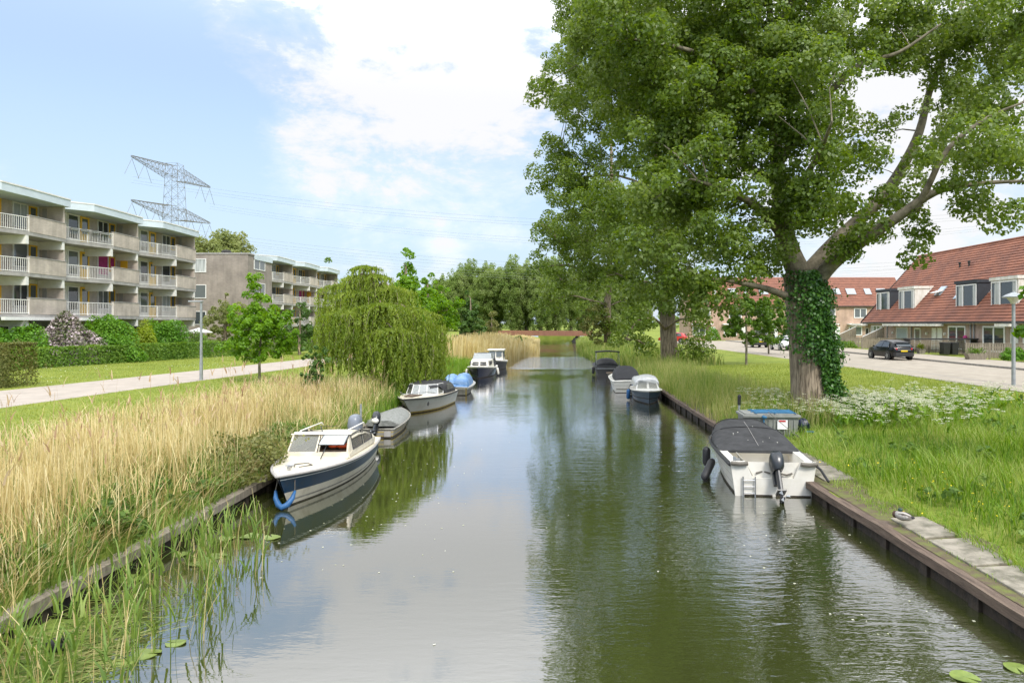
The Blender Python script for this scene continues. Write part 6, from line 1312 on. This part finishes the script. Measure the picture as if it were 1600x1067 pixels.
# ------------------------------------------------------------------ shrubs and hedges
def shrub(label, x, y, rx, ry, h, lm, n, size, z=None, name='shrub', top=.6, group=None):
    z = float(ground_z(x, y)) if z is None else z; d = unit(RNG.normal(size=(n,3))); d[:,2] = np.abs(d[:,2])
    ph = RNG.uniform(0, 6, 3); bump = 1+.13*np.sin(d[:,0]*5+ph[0])*np.sin(d[:,1]*5+ph[1])+.10*np.sin(d[:,2]*8+ph[2]+d[:,0]*6); rad = (.62+.38*RNG.random(n)**.6)*bump
    c = d*arr(rx,ry,h)*rad[:,None]; c[:,2] += .02*h; V, F = leaves(c, size*RNG.uniform(.7,1.3,n), .3, .3, out=d, outw=1.2)
    o = npmesh(name, V, F, M[lm], None, np.clip(RNG.random(n)*.8+.1*np.sin(c[:,0]*4+c[:,1]*3), 0, 1)); o.location = (x, y, z); return tag(o, label, 'shrub' if name == 'shrub' else name.replace('_', ' '), group)
GS = 'garden shrubs in front of the apartments'
shrub('pale pink flowering lilac bush in front of the nearest apartments', -33.7, 47.3, 2.2, 1.6, 3.4, 'lilac', 9000, .17, group=GS)
shrub('low olive green bush left of the lilac at the picture edge', -34.6, 43.8, 2.5, 1.5, 2.6, 'bright', 8000, .14, group=GS)
shrub('dull yellow green low bush in front of the lilac by the left edge', -33.6, 43.2, 1.5, 1.0, 1.7, 'olive', 2600, .12, group=GS)
shrub('broad green bush right of the lilac', -33.0, 50.4, 2.1, 1.7, 3.3, 'bright', 9500, .15, group=GS); shrub('low leafy bush below the broad green bush', -32.1, 49.7, 2.2, 1.2, 2.2, 'bright', 6500, .13, group=GS)
shrub('lime yellow bush between two green ones', -32.0, 53.0, 1.3, 1.1, 2.75, 'lime', 5200, .12, group=GS)
shrub('round dark green bush with pointed leaves right of the lime one', -31.5, 55.2, 1.9, 1.7, 3.1, 'bright', 9000, .15, group=GS)
shrub('grey green bush at the end of the hedge near the parasol', -31.2, 59.6, 1.2, 1.1, 2.2, 'hedge', 2200, .14, group=GS)
def hedge(name, label, path, w_, h, lm, n, size):
    P_ = [Vector((*p, 0)) for p in path]; segs = [(a, c) for a, c in zip(P_, P_[1:])]; tot = sum((c-a).length for a, c in segs); pts = []; ds = []
    for a, c in segs:
        d = (c-a).normalized(); s = Vector((d.y,-d.x,0)); L = (c-a).length; k = int(n*L/tot); f = RNG.random(k); q = RNG.random(k); face = RNG.choice(4, k, p=[.5,.32,.12,.06])
        for i in range(k):
            p = a.lerp(c, f[i]); wob = .07*math.sin(f[i]*L*1.9)+.05*math.sin(f[i]*L*4.3+1); dep = -abs(RNG.normal(0,.07))
            if face[i] == 0: v = p+s*(w_/2+dep+wob)+Vector((0,0,h*q[i])); dd = s
            elif face[i] == 1: v = p+s*(w_*(q[i]-.5))+Vector((0,0,h+dep+wob)); dd = Vector((0,0,1))
            elif face[i] == 2: v = p-s*(w_/2+dep)+Vector((0,0,h*q[i])); dd = -s
            else: v = (a if RNG.random() < .5 else c)+s*(w_*(q[i]-.5))+Vector((0,0,h*RNG.random()))+d*(RNG.normal(0,.05)); dd = d
            pts.append((v.x, v.y, v.z+1.0)); ds.append((dd.x, dd.y, dd.z))
    V, F = leaves(np.array(pts), size*RNG.uniform(.7,1.3,len(pts)), .3, .2, out=np.array(ds), outw=2.6); return tag(npmesh(name, V, F, M[lm], None, RNG.random(len(F))), label, 'hedge')
hedge('hedge', 'long clipped green hedge along the lawn in front of the apartments', [(-34.6,37.5),(-33.0,42.7),(-30.9,50.5),(-28.4,60.0),(-26.6,70),(-24.6,82)], 1.3, 1.3, 'hedge', 26000, .13)
hedge('hedge', 'dense brownish green clipped hedge block at the left picture edge', [(-27.4,30.6),(-23.75,30.6)], 1.7, 1.95, 'yew', 17000, .085)
shrub('round green shrub at the right edge beside the nearest timber fence', 34.2, 50.6, .95, .8, .95, 'bright', 1800, .12, 1.1, group='round shrubs by the pavement'); shrub('dark green round shrub behind the right lamp post', 35.8, 49.8, 1.2, .9, 1.0, 'hedge', 2200, .12, 1.1, group='round shrubs by the pavement')
shrub('low green planting by the pavement left of the black car', 32.6, 76.5, 1.6, .7, .8, 'hedge', 1500, .13, 1.1); shrub('green garden bush in front of the leftmost row house', 27.0, 115.6, 1.3, 1.0, 2.2, 'bright', 1500, .2, 1.0)
shrub('pale leafy willow scrub leaning over the bow of the cream cruiser', -7.0, 15.4, .95, 1.5, .95, 'olive', 3000, .075); shrub('leafy bank bush left of the cream cruiser', -7.35, 18.3, .8, 1.2, .75, 'herb', 2200, .085)
shrub('green scrub dividing the golden reeds near the bridge', -4.7, 83, 1.2, 1.6, 1.7, 'herb', 2600, .2); shrub('small green scrub among the far golden reeds', -4.4, 104, .9, 2.0, 1.1, 'herb', 1800, .24)
t = thing('sapling', 'dark green leafy sapling standing in the reeds left of the willow', 'sapling', (-9.35, 26.8, .8)); MB().tube([(0,0,0),(.05,0,1.0),(0,0,1.9)], [.03,.022,.01], 6).build('stem', M['twig'], t)
cl = RNG.normal(size=(60,3))*arr(.22,.22,.5)+arr(0,0,1.1); V, F, r = crown_leaves(cl, unit(RNG.normal(size=(60,3))), 11, .10, .14); npmesh('foliage', V, F, M['darkgreen'], t, r)
# overhanging spray on the cruiser's deck
pts = np.concatenate([np.linspace(arr(-6.75,15.4,1.1), arr(*e_), 40)+RNG.normal(0,.05,(40,3))+arr(0,0,.12)*np.sin(np.linspace(0,PI,40))[:,None] for e_ in ((-5.75,14.9,1.12),(-5.95,15.6,1.45),(-6.0,14.5,1.05),(-5.5,15.3,1.25))])
V, F = leaves(pts, RNG.uniform(.05,.085,len(pts)), .5, .3); tag(npmesh('willow_spray', V, F, M['olive'], None, RNG.random(len(F))), 'thin leafy twigs of the bank scrub reaching over the cruiser deck', 'twigs', kind='stuff')
# ------------------------------------------------------------------ reeds and grasses
def scat(n, y0, y1, d0, d1, side, pw_=1.0, dens=None):
    """points on a bank between distances d0..d1 from the water edge"""
    y = y0+(y1-y0)*RNG.random(n)**pw_; d = d0+(d1-d0)*RNG.random(n); X_ = XL if side < 0 else XR
    e = np.interp(y, [p[0] for p in X_], [p[1] for p in X_]); x = e+side*d; k = np.ones(n, bool) if dens is None else RNG.random(n) < dens(x, y, d); x, y, d = x[k], y[k], d[k]
    return np.stack([x, y, gz(x, y)-.03], 1), d
def wave(x, y, s=1.0): return .5+.25*np.sin(x*1.7*s+y*.9*s)+.25*np.sin(x*.8*s-y*1.6*s+2)
def rn(F, segs, lo=0., hi=1.): n = len(F)//segs; return np.repeat(RNG.uniform(lo, hi, n), segs)
def stuff(name, V, F, m, r, label, cat_): return tag(npmesh(name, V, F, M[m], None, r), label, cat_, kind='stuff')
def left_reeds():
    p, d = scat(29000, 4.5, 31, .10, 5.2, -1, 1.25, lambda x, y, d: np.clip(.12+1.15*wave(x,y,1.1), 0, 1)*np.clip((np.interp(y,[5,10,16,30],[4.0,4.0,4.6,5.2])-d)/1.4+.06, 0, 1)*np.clip((d-.1)/1.3,.06,1)*np.where(y > 24, np.clip(1-(y-24)/9,.15,1), 1))
    h = (.98+.38*RNG.random(len(p)))*(1.12-.055*d)*np.where(p[:,1] > 20, .85, 1)*np.where(d < .7, .8, 1); az = RNG.normal(2.6, 1.2, len(p))
    V, F = blades(p, h, RNG.uniform(.008, .017, len(p)), np.abs(RNG.normal(.10, .10, len(p))), az, 3, 1.6, .55)
    # broken, leaning stalks and dry leaf blades
    q, _ = scat(9000, 4.5, 29, .15, 5.2, -1, 1.25); q[:,2] += RNG.uniform(.1, .75, len(q)); V2, F2 = blades(q, RNG.uniform(.25,.55,len(q)), RNG.uniform(.010,.02,len(q)), RNG.uniform(.4,1.0,len(q)), None, 3, 1.5)
    V, F = cat((V,F),(V2,F2)); stuff('reed_bed', V, F, 'reed', rn(F,3), 'tall dry golden reeds filling the left bank', 'reeds')
    q, _ = scat(900, 4.6, 24, .02, .5, -1, 1.1); q[:,2] += RNG.uniform(.0,.25,len(q)); V3, F3 = blades(q, RNG.uniform(.35,.9,len(q)), RNG.uniform(.009,.016,len(q)), RNG.uniform(.5,1.1,len(q)), RNG.normal(-.3,.7,len(q)), 3, 1.4); stuff('leaning_reeds', V3, F3, 'reed', rn(F3,3), 'bent dry reed stalks leaning over the timber edging of the left bank', 'reeds')
    q, _ = scat(1500, 4.6, 24, .02, .45, -1, 1.1, lambda x, y, d: np.clip(1.8*wave(x,y,2.0)-.4,0,1)); V3, F3 = blades(q, RNG.uniform(.25,.6,len(q)), RNG.uniform(.012,.024,len(q)), RNG.uniform(.4,1.1,len(q)), RNG.normal(-.3,.8,len(q)), 3, 1.6); stuff('overhanging_grass', V3, F3, 'reedgreen', rn(F3,3), 'green grass hanging over the timber edging of the left bank', 'grass')
    # plumes on the tallest stalks
    k = RNG.choice(len(p), 650, replace=False); tip = p[k]+np.stack([.12*np.cos(az[k]), .12*np.sin(az[k]), h[k]+.1], 1)*1.0; tall = RNG.random(650) < .16; pb = p[k][tall]; hb = RNG.uniform(1.5, 1.95, tall.sum())
    V, F = blades(pb, hb, .010, .06, None, 3, 1.6, .5); V1, F1 = blades(pb+np.stack([0*hb,0*hb,hb*.93],1), .24, .03, .5, None, 3, 1.4, .6); V2, F2 = blades(tip[~tall]-arr(0,0,.12), .2, .03, .5, None, 3, 1.4, .7); V3, F3 = blades(pb+np.stack([0*hb,0*hb,hb*.95],1), .22, .028, .35, None, 3, 1.4, .6)
    V, F = cat((V,F),(V1,F1),(V2,F2),(V3,F3)); stuff('reed_plumes', V, F, 'plume', rn(F,3), 'reddish brown feathery reed plumes above the golden reeds', 'reeds')
    p, d = scat(17000, 4.5, 31, .05, 5.4, -1, 1.25, lambda x, y, d: np.clip(1.6*wave(x,y,1.6)-.30, 0, 1)*np.where(d < 1.6, 1, .40)); V, F = blades(p, RNG.uniform(.5, 1.2, len(p)), RNG.uniform(.014, .03, len(p)), RNG.uniform(.1,.45,len(p)), None, 3, 1.9)
    q, _ = scat(11000, 4.5, 31, .05, 4.5, -1, 1.2); V2, F2 = blades(q, RNG.uniform(.12,.38,len(q)), RNG.uniform(.015,.03,len(q)), RNG.uniform(.2,.7,len(q)), None, 3, 1.8)
    V, F = cat((V,F),(V2,F2)); stuff('green_reeds', V, F, 'reedgreen', rn(F,3), 'green reed shoots growing up through the dry reeds', 'reeds')
    # herbs and nettles along the edging
    cl, d = scat(420, 5, 21, .12, 1.5, -1, 1.0, lambda x, y, d: np.clip(1.6*wave(x,y,2.2)-.35, 0, 1)); cl[:,2] += RNG.uniform(.05,.5,len(cl)); V, F, r = crown_leaves(cl, np.tile(arr(.6,-.6,.5),(len(cl),1)), 34, .13, .085); stuff('bank_herbs', V, F, 'herb', r, 'leafy green weeds along the timber edging of the left bank', 'weeds')
left_reeds()
def water_reeds():
    n = 400; x = RNG.uniform(-6.35, -3.7, n); y = RNG.uniform(5.4, 12.5, n); cl = RNG.integers(0, 46, n); cx = RNG.uniform(-6.3, -4.0, 46); cy = RNG.uniform(5.6, 11.8, 46); x = np.where(RNG.random(n) < .75, cx[cl]+RNG.normal(0,.10,n), x); y = np.where(RNG.random(n) < .75, cy[cl]+RNG.normal(0,.16,n), y)
    k = (x > -6.4) & (x < -3.3) & (RNG.random(n) < np.clip(1.15-(x+6.4)/2.6, .06, 1)) & (x < -3.9-(y-7)*.28+.4); x, y = x[k], y[k]; p = np.stack([x, y, 0*x-.1], 1)
    V, F = blades(p, RNG.uniform(.5, 1.1, len(p)), RNG.uniform(.010,.018,len(p)), RNG.uniform(.02,.25,len(p)), None, 4, 2, .6)
    q = np.repeat(p, 3, 0); q[:,2] = RNG.uniform(.12,.6,len(q)); V2, F2 = blades(q, RNG.uniform(.22,.48,len(q)), RNG.uniform(.016,.034,len(q)), RNG.uniform(.25,.9,len(q)), None, 4, 1.5, .95)
    V, F = cat((V,F),(V2,F2)); stuff('water_reeds', V, F, 'reedgreen', rn(F,4,.1,1), 'sparse green reeds standing in the shallow water at lower left', 'reeds')
    m = RNG.random(len(p)) < .55; p2 = p[m]+RNG.normal(0,.08,(m.sum(),3))*arr(1,1,0); V, F = blades(p2, RNG.uniform(.5,1.25,len(p2)), RNG.uniform(.009,.014,len(p2)), RNG.uniform(.02,.4,len(p2)), None, 4, 1.7, .4); stuff('dry_water_reeds', V, F, 'reed', rn(F,4), 'dry pale reed stalks standing in the shallow water at lower left', 'reeds')
    n = 1500; c = np.stack([RNG.normal(-5.75,.42,n), RNG.normal(7.25,.75,n), RNG.uniform(.006,.05,n)], 1); c = c[(c[:,0] > -6.4) & (c[:,0] < -4.7)]; n = len(c); a = RNG.normal(.5,.7,n); L = RNG.uniform(.15,.5,n)[:,None]; d = np.stack([np.cos(a),np.sin(a),RNG.normal(0,.06,n)],1); s = np.stack([-np.sin(a),np.cos(a),0*a],1)*RNG.uniform(.005,.016,n)[:,None]
    V = np.stack([c-d*L-s, c-d*L+s, c+d*L+s*.4, c+d*L-s*.4], 1).reshape(-1,3); V[:,2] = np.maximum(V[:,2], .006); stuff('floating_reeds', V, np.arange(4*n).reshape(-1,4), 'sedge', RNG.random(n), 'mat of cut reeds floating around the coot at lower left', 'floating reeds')
water_reeds()
def far_reeds():
    p, d = scat(14000, 60, 126, -.9, 4.8, -1, 1.0, lambda x, y, d: np.where((y > 81) & (y < 86) & (d < 2), .12, 1)*np.clip((5.3-d)/1.2,0,1)*np.where(y > 86, np.clip((3.6-d)/1.5, 0, 1), 1)*np.clip((y-59)/6,.1,1)); V, F = blades(p, RNG.uniform(1.25,2.2,len(p))*np.where(p[:,1] > 86, .62, 1), RNG.uniform(.04,.07,len(p)), RNG.uniform(.02,.16,len(p)), RNG.normal(0,.8,len(p)), 3, 1.8, .3); stuff('far_reed_bed', V, F, 'reed', rn(F,3,.3,1), 'stand of golden dry reeds on the left bank near the bridge', 'reeds')
far_reeds()
def right_grass():
    # tall fresh grass on the near right bank
    p, d = scat(64000, 4.6, 25, .36, 11.5, 1, 1.15, lambda x, y, d: np.clip(.45+.8*wave(x,y,1.1),.2,1)*np.where((d < .98) & (((y > 15.0) & (y < 17.8) & (d < .96)) | ((y > 8.1) & (y < 12.0) & (d < .84))), 0, 1))
    hh = RNG.uniform(.16,.40,len(p))*(.62+.65*wave(p[:,0],p[:,1],.7))*np.where(d < 1.3, .6, 1)*np.where((p[:,1] < 13) & (d > 1.6), 1.45, 1); V, F = blades(p, hh, RNG.uniform(.008,.018,len(p)), RNG.uniform(.15,.8,len(p)), None, 3, 1.9)
    q, d = scat(10500, 5, 19, .95, 9.5, 1, 1.1, lambda x, y, d: np.clip(1.5*wave(x,y,.8)-.4,0,1)); V2, F2 = blades(q, RNG.uniform(.40,.85,len(q)), RNG.uniform(.012,.024,len(q)), RNG.uniform(.3,.95,len(q)), RNG.normal(3.4,1.2,len(q)), 3, 2.2)
    V, F = cat((V,F),(V2,F2)); stuff('tall_grass', V, F, 'grass', rn(F,3), 'fresh green tall grass on the near right bank', 'grass')
    p, d = scat(15000, 4.6, 25, .26, 1.3, 1, 1.1, lambda x, y, d: np.clip(1.6*wave(x,y,2.4)-.1,.1,1)*np.where((d < .93) & (d > .34) & (((y > 14.9) & (y < 17.9)) | ((y > 8.1) & (y < 12))), .05, 1)); V, F = blades(p, RNG.uniform(.05,.15,len(p)), .011, RNG.uniform(.2,.8,len(p)), None, 3); stuff('edge_grass', V, F, 'grass', rn(F,3,.3,1), 'tufts of short grass growing along the timber beam', 'grass')
    q, d = scat(1500, 7.8, 18.2, .78, 1.08, 1, 1.0, lambda x, y, d: np.where(y < 12.2, (d < 1.0), (d > .92))*np.clip(1.6*wave(x,y,2.6)-.2,.1,1)); V, F = blades(q, RNG.uniform(.16,.42,len(q)), RNG.uniform(.010,.018,len(q)), RNG.uniform(.4,1.0,len(q)), RNG.normal(3.2,.7,len(q)), 3, 1.8); stuff('slab_grass', V, F, 'grass', rn(F,3,.2,1), 'grass leaning over the concrete slabs of the right bank', 'grass')
    p, d = scat(46000, 18, 48, 3.0, 13.6, 1, 1.3, lambda x, y, d: np.where((y < 25) & (d < 11.5), .25, 1)); k = p[:,0] < 19.0; p = p[k]; V, F = blades(p, RNG.uniform(.08,.2,len(p)), RNG.uniform(.014,.028,len(p)), RNG.uniform(.2,.7,len(p)), None, 3); stuff('lawn_grass', V, F, 'lawnblade', rn(F,3), 'short sunny grass between the poplars and the street', 'grass')
    # tawny tall grasses on the water side of the big poplar
    p, d = scat(13000, 20.5, 50, .02, 3.4, 1, 1.1, lambda x, y, d: np.clip(.3+1.0*wave(x,y,.9),0,1)*np.where(y < 22.5, (y-20.5)/2, 1)*np.where((np.abs(x-6.5) < .95) & (y < 21.6), 0, 1)); V, F = blades(p, RNG.uniform(.55,1.15,len(p))*np.where(d < .5,.75,1), RNG.uniform(.012,.026,len(p)), RNG.uniform(.08,.5,len(p)), None, 3, 1.9); stuff('tawny_grass', V, F, 'sedge', rn(F,3,.1,1), 'tawny green tall grasses along the right water edge', 'grass')
    p, d = scat(9000, 48, 140, -.5, 7, 1, 1.0); V, F = blades(p, RNG.uniform(.5,1.3,len(p)), RNG.uniform(.04,.08,len(p)), RNG.uniform(.1,.5,len(p)), None, 3); stuff('far_bank_grass', V, F, 'sedge', rn(F,3,.0,.8), 'tall green grass on the right bank towards the bridge', 'grass')
right_grass()
def left_grass():
    p, d = scat(16000, 20, 58, .0, 3.0, -1, 1.1, lambda x, y, d: np.clip(.3+.9*wave(x,y,1.0),0,1)); V, F = blades(p, RNG.uniform(.3,.85,len(p)), RNG.uniform(.014,.03,len(p)), RNG.uniform(.1,.5,len(p)), None, 3); stuff('bank_grass', V, F, 'grass', rn(F,3,.0,.9), 'green bank grass behind the moored boats on the left', 'grass')
    p, d = scat(34000, 14, 52, 3.6, 13.5, -1, 1.2); k = p[:,0] > np.interp(p[:,1], [0,20,29,42,54], [-20.4,-18.4,-17.7,-16.3,-15.4]); p = p[k]; V, F = blades(p, RNG.uniform(.06,.16,len(p)), RNG.uniform(.014,.026,len(p)), RNG.uniform(.2,.7,len(p)), None, 3); stuff('lawn_grass', V, F, 'lawnblade', rn(F,3), 'short mown grass between the reeds and the footpath', 'grass')
    n = 26000; y = RNG.uniform(27,66,n); f = RNG.random(n); xa = np.interp(y,[20,29,42,54,80],[-25.2,-23.2,-21.4,-19.9,-17.6]); xb = np.interp(y,[29,42.7,58.6,82],[-34,-32.3,-28.1,-23.9]); x = xb+(xa-xb)*f; p = np.stack([x,y,0*x+.98],1); V, F = blades(p, RNG.uniform(.05,.13,n), RNG.uniform(.02,.035,n), RNG.uniform(.2,.7,n), None, 3); stuff('lawn_grass', V, F, 'lawnblade', rn(F,3,.2,1), 'short mown grass between the footpath and the hedge', 'grass')
    k = RNG.choice(n, 900, replace=False); c = p[k]+arr(0,0,.09); c = c[wave(c[:,0],c[:,1],.35) > .55]; V, F = leaves(c, .06, 2.0, 0); stuff('daisies', V, F, 'flower', RNG.random(len(F)), 'tiny white daisies scattered in the lawn by the footpath', 'flowers')
left_grass()
def floating_debris():
    x = np.concatenate([RNG.uniform(-5.2,-1.5,90), RNG.uniform(3.2,5.5,40), RNG.uniform(-5,4.5,50)]); y = np.concatenate([RNG.uniform(10,24,90), RNG.uniform(8,15,40), RNG.uniform(8,40,50)])
    V, F = leaves(np.stack([x,y,0*x+.006],1), RNG.uniform(.02,.05,len(x)), 60, 0); V[:,2] = .004+.004*RNG.random(len(V)); stuff('floating_debris', V, F, 'flower', RNG.random(len(F)), 'small pale petals and leaf bits floating on the canal', 'floating debris')
floating_debris()
def right_weeds():
    cl, d = scat(210, 6, 24, 1.2, 11, 1, 1.2, lambda x, y, d: np.clip(1.7*wave(x,y,1.3)-.4, 0, 1)); cl[:,2] += RNG.uniform(.08,.32,len(cl)); V, F, r = crown_leaves(cl, np.tile(arr(0,-.5,.6),(len(cl),1)), 22, .16, .11); stuff('bank_weeds', V, F, 'herb', r, 'broad leafed weeds scattered in the grass of the right bank', 'weeds')
right_weeds()
def cow_parsley():
    # white umbels round the foot of the big poplar
    def plants(n, fx):
        x, y = fx(n); k = ~((np.abs(x-9.05) < .75) & (np.abs(y-24) < .75)); x, y = x[k], y[k]; return np.stack([x, y, gz(x,y)], 1)
    A = plants(330, lambda n: (RNG.normal(10.1,1.0,n), RNG.normal(21.7,1.3,n))); B_ = plants(125, lambda n: (RNG.normal(12.8,1.9,n), RNG.normal(22.9,1.6,n))); D_ = plants(90, lambda n: (RNG.normal(7.9,.6,n), RNG.normal(25,1.3,n))); E_ = plants(40, lambda n: (RNG.normal(16.2,1.4,n), RNG.normal(23.5,.8,n)))
    p = np.concatenate([A,B_,D_,E_]); p = p[~((np.abs(p[:,0]-6.55) < 1.3) & (np.abs(p[:,1]-20.6) < 1.1))]; h = RNG.uniform(.38,.80,len(p)); V, F = blades(p, h, .012, RNG.uniform(.02,.2,len(p)), None, 3, 1.5, .4)
    q = np.repeat(p, 5, 0); q[:,2] += np.repeat(h,5)*RNG.uniform(.1,.7,len(q)); V2, F2 = blades(q, RNG.uniform(.15,.3,len(q)), RNG.uniform(.04,.08,len(q)), RNG.uniform(.5,1,len(q)), None, 3, 1.4); V, F = cat((V,F),(V2,F2)); stuff('cow_parsley_leaves', V, F, 'grass', rn(F,3,0,.7), 'ferny green stems and leaves of the white flowers round the poplar', 'wild plants')
    u = np.repeat(p, 5, 0); hh = np.repeat(h, 5); u = u+np.stack([RNG.normal(0,.11,len(u)), RNG.normal(0,.11,len(u)), hh*RNG.uniform(.82,1.08,len(u))], 1); keep = RNG.random(len(u)) < .72; u = u[keep]; k = 16; c = np.repeat(u, k, 0); a = RNG.uniform(0,2*PI,len(c)); r = .075*np.sqrt(RNG.random(len(c))); c = c+np.stack([r*np.cos(a), r*np.sin(a), .012-r*.25], 1)
    V, F = leaves(c, RNG.uniform(.018,.034,len(c)), .8, 0, 1.0); stuff('cow_parsley_flowers', V, F, 'flower', RNG.random(len(F)), 'white flower umbels of cow parsley round the foot of the big poplar', 'flowers')
    x = np.concatenate([RNG.normal(7.2,.5,60), RNG.normal(17,1.6,240)]); y = np.concatenate([RNG.normal(12.5,1.6,60), RNG.normal(22.5,1.0,240)]); p = np.stack([x, y, gz(x,y)+RNG.uniform(.2,.45,len(x))], 1); V, F = leaves(p, .04, 2, 0); stuff('yellow_flowers', V, F, 'yflower', RNG.random(len(F)), 'scattered yellow flowers in the grass on the right bank', 'flowers')
cow_parsley()
SC.cycles.max_bounces = 10; SC.cycles.diffuse_bounces = 8; SC.cycles.transparent_max_bounces = 8; SC.cycles.caustics_reflective = False; SC.cycles.caustics_refractive = False; SC.cycles.sample_clamp_indirect = 6
print('faces', sum(len(m.polygons) for m in bpy.data.meshes))
